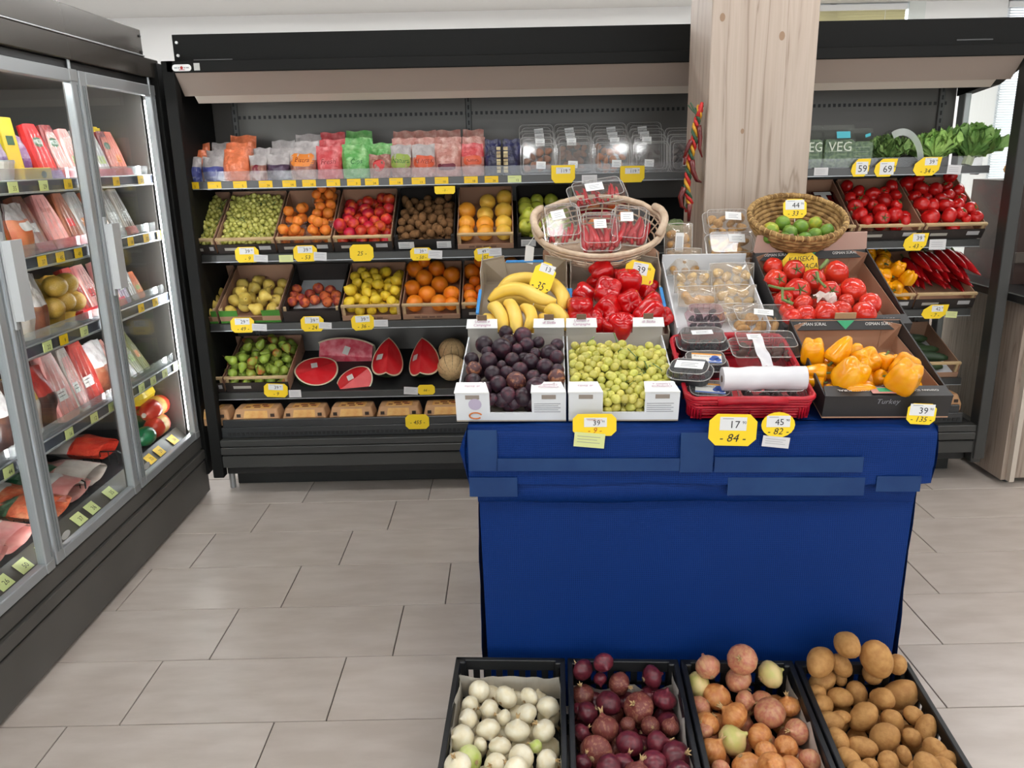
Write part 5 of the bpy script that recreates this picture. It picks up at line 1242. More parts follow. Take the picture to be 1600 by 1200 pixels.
# ---- black printed cartons (yellow peppers in front, vine tomatoes behind)
WINK = mat('white_print', S(226, 224, 220), .6); GINK = mat('green_print', S(60, 170, 120), .6); PINKP = mat('pink_print', S(196, 140, 130), .6)
def black_carton(CM, w, l, label, hf=.062, hb=.1):
    c = thing('vegetable_carton', label, 'carton', CM); t = .004
    MB().box(-w / 2, w / 2, 0, l, 0, t).build('base', KRAFT, c)
    for sx in (-1, 1):
        x = sx * (w / 2 - t / 2)
        MB().loft([[(x - t / 2, t, t), (x + t / 2, t, t), (x + t / 2, l, t), (x - t / 2, l, t)], [(x - t / 2, t, hf), (x + t / 2, t, hf), (x + t / 2, l, hb), (x - t / 2, l, hb)]]).build('side_wall', BLACKC, c)
        MB().box(x - sx * .006 - .001, x - sx * .006 + .001, t, l - t, t, hf * .9).build('side_lining', KRAFT, c)
        MB().loft([[(sx * (w / 2 - .006), l - .006, t), (sx * (w / 2 - .05), l - .006, t), (sx * (w / 2 - .05), l - .004, t), (sx * (w / 2 - .006), l - .004, t)], [(sx * (w / 2 - .006), l - .03, hb * .96), (sx * (w / 2 - .05), l - .006, hb * .96), (sx * (w / 2 - .05), l - .004, hb * .96), (sx * (w / 2 - .006), l - .028, hb * .96)]]).build('corner_gusset', KRAFT, c)
    MB().box(-w / 2, w / 2, 0, t, t, hf).build('front_wall', BLACKC, c)
    f = MB().loft([[(-w / 2, -.001, hf), (w / 2, -.001, hf), (w / 2, -.001, hf + .003), (-w / 2, -.001, hf + .003)], [(-w / 2 + .006, .04, hf + .006), (w / 2 - .006, .04, hf + .006), (w / 2 - .006, .04, hf + .009), (-w / 2 + .006, .04, hf + .009)]]).build('front_flap', BLACKC, c)
    for x in (-w * .26, w * .28):
        vs, fs = text2d('OSMAN SÜRAL', 0); k = .0125
        MB().add([(x - a * k * .95, .02 - b * k, hf + .0072) for a, b in vs], fs).build('lettering', WINK, f, T(0, 0, .0006), fix=False)
    MB().box(-.04, .04, .004, .036, hf + .0076, hf + .0082).build('printed_patch', PINKP, f)
    MB().box(-.022, .022, .012, .03, hf + .0082, hf + .0087).build('printed_patch', GINK, f)
    MB().add([(a * .02, -.0008, hf - .014 + b * .02) for a, b in text2d('Turkey', .2)[0]], text2d('Turkey', .2)[1]).build('lettering', GREYINK, c, fix=False)
    MB().box(-w / 2, w / 2, l - t, l, t, hb).build('back_wall', KRAFT, c)
    f = MB().loft([[(-w / 2, l, hb), (w / 2, l, hb), (w / 2, l, hb + .003), (-w / 2, l, hb + .003)], [(-w / 2 + .004, l - .018, hb - .026), (w / 2 - .004, l - .018, hb - .026), (w / 2 - .004, l - .021, hb - .023), (-w / 2 + .004, l - .021, hb - .023)]]).build('back_flap', BLACKC, c)
    for x in (-w * .3, w * .3):
        vs, fs = text2d('OSMAN SÜRAL', 0); k = .0125
        MB().add([(x + a * k * .95, l - .012 + b * k * .55, hb - .0095 + b * k * .83) for a, b in vs], fs).build('lettering', WINK, f, T(0, -.0026, .0018), fix=False)
    MB().add([(-.025, l - .006, hb - .001), (.025, l - .006, hb - .001), (.0, l - .018, hb - .024)], [(0, 1, 2)]).build('printed_patch', GINK, f, T(0, -.002, .002), fix=False)
    MB().bbox(-.03, .03, l - .003, l + .001, hb + .003, hb + .022, .001).build('lock_tab', mat('tab_tan', S(168, 138, 104), .7), c)
    return c
xa, xb = table_x(1275, 650), table_x(1463, 646); w = xb - xa; CM = row1((xa + xb) / 2) @ T(0, .01, 0)
black_carton(CM, w, LC, 'black printed carton of big yellow peppers on the blue table')
BS = (('stem', 'bell', STEMG),)
def pep(kind, shape, label, grp, CMx, px, py, rpx, z, tip, spin=0., sc=(1, 1, 1), var=0, stem=True):
    p = in_frame(CMx, px, py, z); Rr = rpx * _fw.dot(CMx @ p - Vector((0, 0, CH))) / CF
    d = CMx.to_3x3() @ Vector(tip)
    return fruit('yellow_pepper' if kind == 'bellyel' else 'red_pepper', shape, kind, label, 'pepper', grp, CMx @ p, Rr, d=d, spin=spin, sc=sc, var=var, extra=BS if stem else ())
LY = 'big glossy yellow pepper in the black carton'; GY = 'yellow peppers in the black carton'
for (x, y, r, z, tip, sp_, sc, var, shp) in (
    (232, 330, 128, .085, (.1, .1, -1), .4, (1, 1, 1), 0, 'bell'), (505, 345, 118, .095, (-.55, -.35, -.75), .8, (1, 1, 1.0), 1, 'longbell'), (785, 425, 150, .085, (.1, .7, -.7), .2, (1, 1, .9), 0, 'bell'),
    (975, 440, 88, .075, (.2, .2, 1), 0, (1, 1, 1), 2, 'bell'), (275, 545, 92, .065, (.9, -.35, .1), 1, (1, 1, 1.05), 1, 'longbell'), (262, 645, 85, .045, (.9, -.45, .1), 2, (1, 1, 1.0), 2, 'longbell'),
    (630, 580, 172, .085, (-.35, .3, -1), 1.1, (1, 1, .95), 1, 'bell'), (710, 735, 118, .055, (-1, .0, .02), .5, (1, 1, 1.25), 0, 'bell'), (1190, 590, 160, .105, (-.1, .35, -1), .2, (1.05, 1.05, 1), 0, 'bell'),
    (1195, 490, 150, .085, (.25, .6, -.6), .9, (1, 1, 1), 2, 'bell'), (925, 610, 80, .05, (.3, -.5, .6), 0, (1, 1, 1), 1, 'bell'), (420, 735, 62, .035, (-.5, -.6, .6), 0, (1, 1, 1), 0, 'bell')):
    q = zl(1235, 500, 6.667, [(x, y, r)])[0]
    pep('bellyel', shp, LY if shp == 'bell' else 'long tapering yellow pepper in the black carton', GY, CM, q[0], q[1], q[2] * 1.0, z, tip, sp_, sc, var)
for (x, y) in ((-.08, .08), (.08, .07), (0, .14), (-.09, .2), (.09, .2), (0, .27)):
    fruit('yellow_pepper', 'bell', 'bellyel', LY, 'pepper', GY, CM @ Vector((x, y, .038)), .03, extra=BS)
# ---- vine tomatoes behind
xa = in_frame(R2, 1204, 508, 0).x; xb = in_frame(R2, 1396, 508, 0).x; w = xb - xa; CM = row2((xa + xb) / 2) @ RZ(rad(2.5)); LT = .40
tc_ = black_carton(CM, w, LT, 'black and kraft carton of vine tomatoes behind the yellow peppers', .075, .11)
for sx in (-1, 1):
    MB().loft([[(sx * w * .5, LT - .006, .1), (sx * w * .12, LT - .006, .1), (sx * w * .12, LT - .003, .1), (sx * w * .5, LT - .003, .1)], [(sx * w * .48, LT + .005, .165), (sx * w * .16, LT + .005, .165), (sx * w * .16, LT + .008, .165), (sx * w * .48, LT + .008, .165)]]).build('raised_flap', mat('rosy_card', S(190, 156, 142), .75), tc_)
it = zl(1180, 380, 7.273, [(210, 275, 112), (430, 310, 125), (225, 425, 132), (480, 540, 145), (665, 415, 128), (920, 340, 142), (840, 555, 128), (1110, 530, 150), (250, 655, 112), (1310, 685, 132), (560, 730, 120), (620, 800, 125), (810, 850, 150), (1010, 800, 125), (1180, 815, 148), (430, 910, 112), (1030, 665, 90), (400, 775, 90), (770, 725, 80), (1320, 925, 70), (640, 940, 70), (340, 860, 80), (1000, 950, 80)])
P, R, nv = pile_px(CM, it, .09, (-w / 2 + .006, w / 2 - .006, .004, LT - .01), 10, 6)
VT = []
for i, p in enumerate(P):
    up = i in (2, 3, 4, 6, 8, 1)
    d = CM.to_3x3() @ (Vector((RNG.uniform(-.3, .3), -.75, .6)) if up else Vector((RNG.uniform(-.6, .6), RNG.uniform(0, .6), RNG.uniform(-.9, .2))))
    VT.append(fruit('vine_tomato', 'tomato', 'tomato', 'plump red vine tomato in the carton behind the yellow peppers', 'tomato', 'vine tomatoes on the table', CM @ Vector(p), R[i] * .98, d=d, extra=TC if up else ()))
VINE = mat('vine_green', S(112, 132, 74), .7)
def vine(pxs, par_i, rr=.0042):
    pts = [CM @ in_frame(CM, *q) for q in pxs]
    MB().tube(pts, [rr] * (len(pts) - 1) + [rr * 1.3], 7).build('vine', VINE, VT[par_i], world=True, smooth=True)
vine([(1180 + a / 7.273, 380 + b / 7.273, z) for a, b, z in ((150, 480, .125), (310, 520, .132), (440, 520, .128))], 2)
vine([(1180 + a / 7.273, 380 + b / 7.273, z) for a, b, z in ((310, 510, .132), (310, 640, .13), (430, 690, .125))], 8)
vine([(1180 + a / 7.273, 380 + b / 7.273, z) for a, b, z in ((800, 500, .125), (720, 420, .13), (700, 330, .14))], 4)
vine([(1180 + a / 7.273, 380 + b / 7.273, z) for a, b, z in ((735, 290, .13), (820, 195, .14))], 4, .005)
pz = in_frame(CM, 1180 + 790 / 7.273, 380 + 640 / 7.273, .10)
def tis(u, v):
    r = random.Random(int(u * 10) * 31 + int(v * 10)); return (-.03 + .06 * u, -.022 + .044 * v + .01 * math.sin(u * 7), .012 * math.sin(u * 6 + v * 4) + .012 * r.random())
o = MB().grid(tis, 9, 7).build('tissue_wrap', mat('tissue_white', S(218, 204, 196), .8), None, CM @ T(pz.x, pz.y, pz.z) @ RX(.25), fix=False); tagp(o, 'crumpled pale tissue wrap among the vine tomatoes', 'paper')
# ---- bananas and red peppers in blue-edged cartons
def blue_carton(CM, w, l, label, h=.085):
    c = thing('fruit_carton', label, 'carton', CM); t = .004
    MB().box(-w / 2, w / 2, 0, l, 0, t).build('base', KRAFTG, c)
    for sx in (-1, 1):
        x = sx * (w / 2 - t / 2)
        MB().box(x - t / 2, x + t / 2, 0, l, t, h * .75).build('side_wall', KRAFTG, c)
        MB().bbox(x - .005, x + .005, .10, .24, h * .75, h * .75 + .007, .001).build('blue_edge', BLUEC, c)
        MB().box(min(x, x - sx * .002), max(x, x - sx * .002), .26, l, h * .75, h + .035).build('rear_corner', KRAFTG, c)
        MB().loft([[(sx * (w / 2 - .004), l - .006, t), (sx * w * .2, l - .006, t), (sx * w * .2, l - .003, t), (sx * (w / 2 - .004), l - .003, t)], [(sx * (w / 2 - .004), l - .05, h + .035), (sx * w * .24, l - .012, h + .03), (sx * w * .24, l - .008, h + .03), (sx * (w / 2 - .004), l - .046, h + .035)]]).build('folded_corner', KRAFTG, c)
    MB().box(-w / 2, w / 2, 0, t, t, h * .6).build('front_wall', KRAFTG, c)
    MB().box(-w / 2, w / 2, l - t, l, t, h).build('back_wall', KRAFTG, c)
    MB().bbox(-w * .22, w * .22, l - .007, l + .003, h, h + .006, .001).build('blue_edge', BLUEC, c)
    return c
xa = in_frame(R2, 746, 520, 0).x; xb = in_frame(R2, 889, 520, 0).x; w = xb - xa - .003; CM = row2((xa + xb) / 2); LB = .39
blue_carton(CM, w, LB, 'grey card carton with blue edges full of bananas')
BAN = mat('banana_peel', S(234, 192, 70), .42, c2=S(240, 206, 104), scale=9, rnd=.05, detail=2)
BTIP = mat('banana_tip', S(72, 58, 36), .7)
def banana(pxs, z, r, zz=None, lb='ripe yellow banana in the blue-edged carton'):
    n = len(pxs); P0 = [in_frame(CM, 745 + a[0] / 10, 405 + a[1] / 10, (zz[i] if zz else z)) for i, a in enumerate(pxs)]
    # smooth path through the points
    pts = []
    for k in range(13):
        t = k / 12 * (n - 1); i = min(int(t), n - 2); f = t - i
        p_1 = P0[max(i - 1, 0)]; p0_ = P0[i]; p1_ = P0[i + 1]; p2_ = P0[min(i + 2, n - 1)]
        pts.append(.5 * (2 * p0_ + (p1_ - p_1) * f + (2 * p_1 - 5 * p0_ + 4 * p1_ - p2_) * f * f + (3 * p0_ - p_1 - 3 * p1_ + p2_) * f ** 3))
    rs_ = [r * 1.16 * k for k in (.34, .6, .85, .97, 1, 1, 1, 1, .98, .92, .78, .55, .3)]
    o = MB().tube([CM @ p for p in pts], rs_, 7).mesh('banana', True)
    o = obj('banana', o, BAN); tagp(o, lb, 'banana', 'bananas in the blue-edged carton')
    MB().tube([CM @ pts[0], CM @ (pts[0] + (pts[0] - pts[1]) * .25)], [r * .3, r * .22], 6).build('tip', BTIP, o, world=True)
    return o
for pxs, zz, r in (
    ([(330, 500), (540, 340), (820, 300), (1050, 360)], [.075, .085, .085, .075], .018), ([(190, 650), (420, 490), (720, 480), (1010, 620), (1240, 660)], [.085, .105, .108, .105, .1], .0195), ([(1330, 800), (1350, 600), (1230, 420), (1080, 340)], [.085, .1, .1, .08], .019),
    ([(430, 1150), (400, 930), (300, 760), (180, 760)], [.06, .078, .085, .075], .0185), ([(620, 1190), (610, 950), (540, 730), (430, 690)], [.062, .082, .09, .08], .0185), ([(760, 1110), (860, 960), (820, 800), (690, 740)], [.068, .085, .088, .075], .017),
    ([(1360, 1120), (1340, 940), (1210, 790), (1060, 830)], [.06, .085, .095, .085], .019), ([(1180, 1000), (1080, 930), (950, 930)], [.06, .07, .065], .015), ([(330, 1160), (230, 980), (110, 890)], [.045, .055, .05], .017), ([(900, 1180), (930, 1060), (1010, 1000)], [.04, .045, .04], .016),
    ([(200, 760), (420, 620), (800, 640), (1200, 860)], [.035, .035, .035, .035], .018), ([(400, 420), (700, 420), (1100, 520)], [.04, .045, .04], .018)):
    banana(pxs, 0, r, zz)
xa = in_frame(R2, 891, 520, 0).x; xb = in_frame(R2, 1040, 520, 0).x; w = xb - xa - .003; CM = row2((xa + xb) / 2)
blue_carton(CM, w, LB, 'grey card carton with blue edges heaped with red bell peppers')
LR = 'glossy red bell pepper in the blue-edged carton'; GR = 'red bell peppers on the table'
for (x, y, r, z, tip, sp_, var) in ((555, 225, 140, .09, (.9, .2, .3), .5, 1), (500, 365, 120, .06, (.6, .3, .3), 1, 2), (740, 300, 95, .06, (0, .5, .8), .2, 0), (935, 400, 165, .095, (.1, .25, 1), .8, 0), (300, 565, 135, .065, (-.8, .3, .4), .2, 1), (625, 520, 165, .105, (.15, -.55, .8), .5, 0), (960, 670, 165, .095, (0, .9, -.5), .3, 0),
    (240, 790, 178, .09, (.05, .9, -.4), .7, 0), (630, 780, 175, .085, (.3, .7, -.3), .2, 1), (430, 985, 150, .07, (-.2, -.2, 1), .9, 2), (670, 1010, 105, .075, (.1, -.2, 1), .3, 0), (840, 1030, 160, .075, (.1, -.1, 1), .6, 1), (1235, 855, 180, .095, (.7, .5, .4), .4, 1), (1420, 890, 120, .07, (.6, -.3, .5), .2, 2), (1190, 540, 95, .06, (.3, .5, .5), 0, 0), (1250, 440, 90, .05, (.3, .5, .5), 1, 2), (1265, 670, 115, .07, (.6, .6, .1), 0, 1), (600, 885, 95, .05, (0, .4, .5), 0, 0), (1100, 1020, 90, .03, (0, .4, .5), 0, 0)):
    q = zl(880, 400, 9.23, [(x, y, r)])[0]
    pep('bellred', 'bell', LR, GR, CM, q[0], q[1], q[2] * 1.17, z, tip, sp_, (1, 1, .95), var, stem=False)
# ---- white tray of nut and biscuit packs between peppers and tomatoes
xa = in_frame(R2, 1044, 505, 0).x; xb = in_frame(R2, 1186, 505, 0).x; w = xb - xa - .006; CM = row2((xa + xb) / 2)
nt = thing('display_tray', 'white card tray with punched holes holding nut and biscuit packs', 'tray', CM)
MB().box(-w / 2, w / 2, 0, .4, 0, .004).build('base', WHITEC, nt)
for sx in (-1, 1):
    x = sx * (w / 2 - .002)
    o = MB().box(x - .002, x + .002, 0, .4, .004, .075).build('side_wall', WHITEC, nt)
    for y in (.06, .12, .18):
        MB().tube([(x - .0026, y, .05), (x + .0026, y, .05)], .004, 8).build('punched_hole', DARK, o)
MB().box(-w / 2, w / 2, .396, .4, .004, .1).build('back_wall', WHITEC, nt)
MB().box(-w / 2, w / 2, 0, .004, .004, .05).build('front_wall', WHITEC, nt)
rg = random.Random(31)
BAGF = clear('nut_bag_film', (.97, .95, .92, 1), .1, .55, .14, .2, S(222, 204, 182))
def film_bag(label, px0, px1, py0, py1, m, lean, z=.03, seed=1, sticker=None, n=16, rr=.0175, d=.05):
    """clear square-ended bag of nuts standing in the tray, leaning back"""
    pb = in_frame(CM, (px0 + px1) / 2, py1, z); Wd = (px1 - px0) * _fw.dot(CM @ pb - Vector((0, 0, CH))) / CF; Hd = (py1 - py0) * _fw.dot(CM @ pb - Vector((0, 0, CH))) / CF
    Mx = CM @ T(pb.x, pb.y, pb.z) @ RX(lean)
    t = thing('snack_bag', label, 'bag', Mx, 'nut and biscuit packs on the table')
    b = MB()
    def shell(s):
        def f(u, v):
            x = (u - .5) * Wd * (1 + .05 * (v - .5)); e = (1 - abs(2 * u - 1) ** 4) * (1 - max(0, 2 * v - 1) ** 3)
            return (x, d / 2 + s * d / 2 * e + .003 * math.sin(u * 11 + v * 7 + seed), v * Hd + .004 * math.sin(u * 6 + seed) * v)
        return f
    b.grid(shell(-1), 10, 8); b.grid(shell(1), 10, 8)
    b.build('film', BAGF, t, smooth=True, fix=False)
    MB().box(-Wd / 2, Wd / 2, .004, d - .004, 0, .003).build('bottom_seal', FILM, t)
    MB().tube([(-Wd * .5, d * .5, .0), (-Wd * .515, d * .46, Hd * .5), (-Wd * .525, d * .5, Hd), (0, d * .5 - .004, Hd + .003), (Wd * .525, d * .5, Hd), (Wd * .515, d * .46, Hd * .5), (Wd * .5, d * .5, .0)], .0016, 5).build('seal_edge', SEALM, t, smooth=True)
    q = random.Random(seed); P, Rs = settle(n, rr, (-Wd * .46, Wd * .46, .002, d - .002), (0, 0, -1), seed, Hd * .7, 120, floor=.003)
    for p, r in zip(P, Rs):
        if p[2] > Hd * .86 - r * .5: continue
        obj('nut', omesh('cook', cook_me, m), None, t, T(p[0], p[1], p[2]) @ rotdir((q.uniform(-1, 1), q.uniform(-1, 1), q.uniform(-1, 1))) @ Matrix.Diagonal((r, r * .85, r * .8, 1)))
    if sticker: 
        s = MB().box(-.014, .014, -.0012, 0, -.032, .032).build('paper_label', WHITE, t, T(sticker[0] * Wd, -.0035, Hd * sticker[1]) @ RY(.05))
        for k in range(5): MB().box(-.009 + k * .004, -.0075 + k * .004, -.0016, -.0012, -.028, .02).build('print_line', GREYINK, s)
    return t
LEAN = rad(-T2 * 0 - 8)
film_bag('clear bag of walnut halves with a tall white label at the back of the tray', 1040, 1082, 350, 408, COOK, rad(-32), .045, 2, (.0, .5), 18)
film_bag('small clear bag of biscuits with a crimped top', 1044, 1096, 388, 430, COOK, rad(-34), .04, 3, None, 15)
film_bag('clear bag of pale round nuts behind the berry punnets', 1056, 1112, 424, 458, NUT, rad(-30), .035, 4, None, 16)
film_bag('clear bag with an orange tinted top layer in the tray', 1062, 1122, 448, 480, mat('apricot_nut', S(220, 174, 110), .6, rnd=.15), rad(-30), .03, 5, None, 16)
film_bag('clear bag of pale nuts leaning beside the vine tomatoes', 1112, 1178, 412, 456, NUT, rad(-30), .035, 6, None, 20)
film_bag('clear bag of slivered pale nuts in front of another nut bag', 1120, 1182, 446, 482, NUT, rad(-30), .03, 7, None, 18)
film_bag('low clear bag at the front of the white tray', 1118, 1186, 476, 504, NUT, rad(-28), .018, 8, None, 8, .013)
def clam2(label, px, py, z, w_, l_, h_, n, seed, st):
    p = in_frame(CM, px, py, z)
    clam(label, 'pack', 'nut and biscuit packs on the table', CM @ T(p.x, p.y, p.z) @ RX(rad(22)), w_, l_, h_, cookies(COOK, n, .019, seed), PLAST, None, st, 'biscuit_pack')
clam2('clear hinged pack of finger biscuits with a white label, topmost in the tray', 1133, 358, .06, .165, .105, .055, 9, 11, (.02, .012, .055, .036, -.1))
clam2('clear hinged pack of knotted biscuits with a white label, second in the tray', 1138, 394, .045, .165, .105, .055, 9, 12, (.02, .015, .055, .036, -.05))
# ---- baskets on the back step
bx1 = thing('cardboard_box', 'brown cardboard box under the white wicker basket', 'box', TM @ T(0, .80, HT + .232))
cx = (TM.inverted() @ onY(940, 400, 2.78)).x
MB().bbox(cx - .2, cx + .19, -.03, .09, 0, .12, .002).build('box_body', KRAFT, bx1)
for sx in (-1, 1): MB().box(cx + sx * .1 - .09, cx + sx * .1 + .09, -.032, -.03, .085, .115).build('box_flap', KRAFT, bx1)
WICK = mat('whitewashed_wicker', S(208, 186, 162), .7, c2=S(190, 164, 138), scale=40, rnd=.06)
pc_ = onY(935, 352, 2.73)
BK = T(pc_.x, pc_.y, pc_.z) @ RZ(TA) @ RX(rad(34))     # basket frame: origin in the middle of its rim, z out of the opening
wb = thing('wicker_basket', 'oval whitewashed wicker basket holding packs of red chillies', 'basket', BK)
A_, B_, D_ = .215, .155, .095
rg = random.Random(4)
def oval(k, z, jit=.0, n=40): return [(A_ * k * math.cos(2 * PI * i / n) + rg.uniform(-jit, jit), B_ * k * math.sin(2 * PI * i / n) + rg.uniform(-jit, jit), z + rg.uniform(-jit, jit)) for i in range(n)]
for k, (s, z, r) in enumerate(((1.0, 0, .009), (1.01, -.012, .006), (.98, -.022, .0035), (.93, -.042, .003), (.88, -.058, .003), (.82, -.072, .003), (.76, -.084, .0035), (.72, -.092, .004))):
    MB().tube(oval(s, z, .0025 if k > 1 else .0012), r, 7, closed=True).build('rim' if k < 2 else 'weave_strand', WICK, wb, smooth=True)
for i in range(30):
    a = 2 * PI * i / 30; a2 = a + rg.uniform(-.14, .14)
    MB().tube([(A_ * math.cos(a), B_ * math.sin(a), -.004), (A_ * .9 * math.cos(a2), B_ * .9 * math.sin(a2), -.05), (A_ * .72 * math.cos(a2), B_ * .72 * math.sin(a2), -.094)], .0028, 5).build('stake', WICK, wb, smooth=True)
MB().loft([[(A_ * .74 * k * math.cos(2 * PI * i / 28), B_ * .74 * k * math.sin(2 * PI * i / 28), z) for i in range(28)] for k, z in ((1, -.094), (1, -.099))]).build('base', WICK, wb)
for sx in (-1, 1):
    MB().tube([(sx * A_ * math.cos(q), B_ * math.sin(q), .004 + .028 * math.cos(q * 2.2)) for q in np.linspace(-.5, .5, 9)], .0125, 8).build('handle', WICK, wb, smooth=True)
MB().tube([(-.212, -.05, 0), (-.235, -.062, -.03)], .0015, 4).build('tag_string', WHITE, wb)
MB().plate([(-.012, -.05), (.016, -.058), (.022, .0), (-.006, .008)], .001, T(-.235, -.065, -.035) @ RX(-.5)).build('hang_tag', WHITE, wb)
CHIL = mat('red_chilli_skin', S(186, 26, 34), .3, rnd=.15)
ch_me = MB().tube([(0, 0, 0), (.01, .3, .02), (.03, .6, 0), (.0, .85, .03), (-.05, 1, 0)], [.06, .1, .09, .06, .012], 7).mesh('chilli', True)
def chillies(n, seed, lo=-.5, hi=.5):
    def f(t, w, l, h):
        q = random.Random(seed)
        for i in range(n):
            obj('chilli', omesh('chil', ch_me, CHIL), None, t, T(w * .75 * (i / (n - 1) - .5), l * q.uniform(lo, lo + .1), .012 + .008 * (i % 3)) @ RZ(q.uniform(-.4, .4)) @ Matrix.Scale(l * (hi - lo) * q.uniform(.75, .95), 4))
    return f
def chpack(label, px, py, rz, rx, w_, l_, h_, n, seed, lo, hi, st, z=-.04, ry=0.):
    p = in_frame(BK, px, py, z)
    clam(label, 'pack', 'chilli packs in the wicker basket', BK @ T(p.x, p.y, p.z) @ RZ(rz) @ RX(rx) @ RY(ry), w_, l_, h_, chillies(n, seed, lo, hi), PLAST, None, st, 'chilli_pack')
chpack('clear chilli pack lying crosswise along the basket rim', 932, 312, rad(14), rad(8), .2, .1, .055, 11, 41, -.4, .4, (-.01, .008, .062, .036, -.05), -.02)
chpack('half empty clear chilli pack leaning at the basket side', 878, 360, rad(6), rad(10), .128, .165, .055, 8, 42, -.42, .05, (-.012, .02, .045, .04, .15), -.035)
chpack('full clear chilli pack upright in the basket middle', 937, 374, rad(0), rad(4), .128, .17, .055, 12, 43, -.42, .35, (0, .015, .04, .042, .03), -.03)
chpack('clear chilli pack tucked behind the middle pack', 982, 364, rad(-9), rad(8), .125, .165, .055, 11, 44, -.4, .38, (-.01, .02, .042, .04, .12), -.04)
# lime basket of coiled seagrass
SEAG = mat('seagrass', S(172, 136, 84), .8, c2=S(120, 88, 46), scale=45, lo=.4, hi=.6, stretch=(1, 1, 1), bump=.5, bscale=90)
pc_ = onY(1246, 338, 2.72)
LK = T(pc_.x, pc_.y, pc_.z) @ RZ(TA) @ RX(rad(24))
lk = thing('seagrass_basket', 'round coiled seagrass basket of limes', 'basket', LK)
RL = .154
prof_ = [(1.0, 0), (.985, -.0135), (.95, -.027), (.9, -.04), (.84, -.052), (.77, -.063), (.69, -.072), (.6, -.078), (.49, -.081), (.38, -.083), (.27, -.084), (.16, -.084), (.06, -.084)]
for k, (s, z) in enumerate(prof_):
    n = max(10, int(44 * s))
    MB().tube([(RL * s * math.cos(2 * PI * i / n), RL * s * .98 * math.sin(2 * PI * i / n), z + .0012 * (-1) ** i) for i in range(n)], .0082 if k else .009, 7, closed=True).build('rim' if k == 0 else 'coil', SEAG, lk, smooth=True)
wrap = MB().tube([(.0085 * math.cos(a), 0, .0085 * math.sin(a)) for a in np.linspace(0, 2 * PI, 9)[:-1]], .0018, 4, closed=True).mesh('wrap')
for i in range(48):
    a = 2 * PI * i / 48
    obj('wrap', omesh('wrapm', wrap, mat('pale_straw', S(206, 172, 112), .8)), None, lk, T(RL * math.cos(a), RL * .98 * math.sin(a), 0) @ RZ(a + .3))
bx2 = thing('cardboard_box', 'small kraft box propping up the seagrass basket', 'box', TM @ T(0, .77, HT + .232))
cx = (TM.inverted() @ onY(1246, 360, 2.72)).x
MB().bbox(cx - .13, cx + .1, .0, .1, 0, .1, .002).build('box_body', KRAFT, bx2)
MB().box(cx - .13, cx + .1, -.001, .0, .05, .06).build('box_tape', mat('tan_tape', S(190, 160, 120), .4), bx2)
it = zl(1160, 310, 8.889, [(560, 345, 110, 'lime'), (400, 435, 108, 'limey'), (390, 540, 98, 'lime'), (660, 475, 108, 'lime'), (810, 395, 112, 'lime'), (1010, 345, 98, 'limey'), (615, 580, 105, 'lime'), (835, 575, 105, 'lime'), (995, 510, 102, 'lime'), (1170, 460, 108, 'lime'), (720, 600, 80, 'lime')])
P, R, nv = pile_px(LK, it, -.03, (-.16, .16, -.16, .16), 0, floor=-.072)
for i, p in enumerate(P): fruit('lime', 'lime', it[i][3], 'green lime in the seagrass basket' if it[i][3] == 'lime' else 'lime turning yellow in the seagrass basket', 'lime', 'limes in the seagrass basket', LK @ Vector(p), R[i] * .96)
# ================================================================== black crates of onions and potatoes on the floor
CRB = mat('crate_black_plastic', S(30, 31, 32), .42, c2=S(24, 25, 26), scale=6)
LINER = mat('white_liner_paper', S(214, 208, 198), .8, c2=S(200, 194, 184), scale=8)
CW, CL, CHH = .292, .47, .15
slat_me = MB().bbox(-.009, .009, -.003, .003, .014, CHH - .03, .001).mesh('slat'); slat_me.materials.append(CRB)
def floor_crate(x, label):
    CM = TM @ T(x, -.035 - CL * math.cos(rad(5)), .006) @ RX(rad(5))
    c = thing('plastic_crate', label, 'crate', CM); t = .006
    MB().box(-CW / 2 + .004, CW / 2 - .004, .004, CL - .004, 0, .006).build('base', CRB, c)
    for nm, (xa, xb, ya, yb) in (('wall', (-CW / 2, -CW / 2 + t, 0, CL)), ('wall', (CW / 2 - t, CW / 2, 0, CL)), ('wall', (-CW / 2, CW / 2, 0, t)), ('wall', (-CW / 2, CW / 2, CL - t, CL))):
        b = MB(); b.box(xa, xb, ya, yb, 0, .02); b.bbox(xa - .004, xb + .004, ya - .004, yb + .004, CHH - .034, CHH, .002); b.box(xa, xb, ya, yb, .07, .08)
        b.build('wall', CRB, c)
    for k in range(9):
        xx = -CW / 2 + .02 + k * (CW - .04) / 8
        for yy in (t / 2, CL - t / 2): obj('slat', slat_me, None, c, T(xx, yy, 0))
    for k in range(13):
        yy = .02 + k * (CL - .04) / 12
        for xx in (-CW / 2 + t / 2, CW / 2 - t / 2): obj('slat', slat_me, None, c, T(xx, yy, 0) @ RZ(PI / 2))
    for sx in (-1, 1):
        for yy in (.008, CL - .008): MB().bbox(sx * (CW / 2 - .012) - .012, sx * (CW / 2 - .012) + .012, yy - .012, yy + .012, 0, CHH, .003).build('corner_post', CRB, c)
    # batten that lifts the crate's rear
    return c, CM
bt = thing('floor_batten', 'black wooden batten lifting the rear of the floor crates', 'batten', TM @ T(0, -.09, 0))
MB().box(-.62, .6, -.02, .02, .0, .036).build('batten', DARK, bt)
XS = [(TM.inverted() @ onZ((a + b_) / 2, 1018, .19)).x for a, b_ in ((715, 880), (880, 1052), (1052, 1232), (1232, 1400))]
XS = [XS[1] + (i - 1) * .3065 + .008 for i in range(4)]
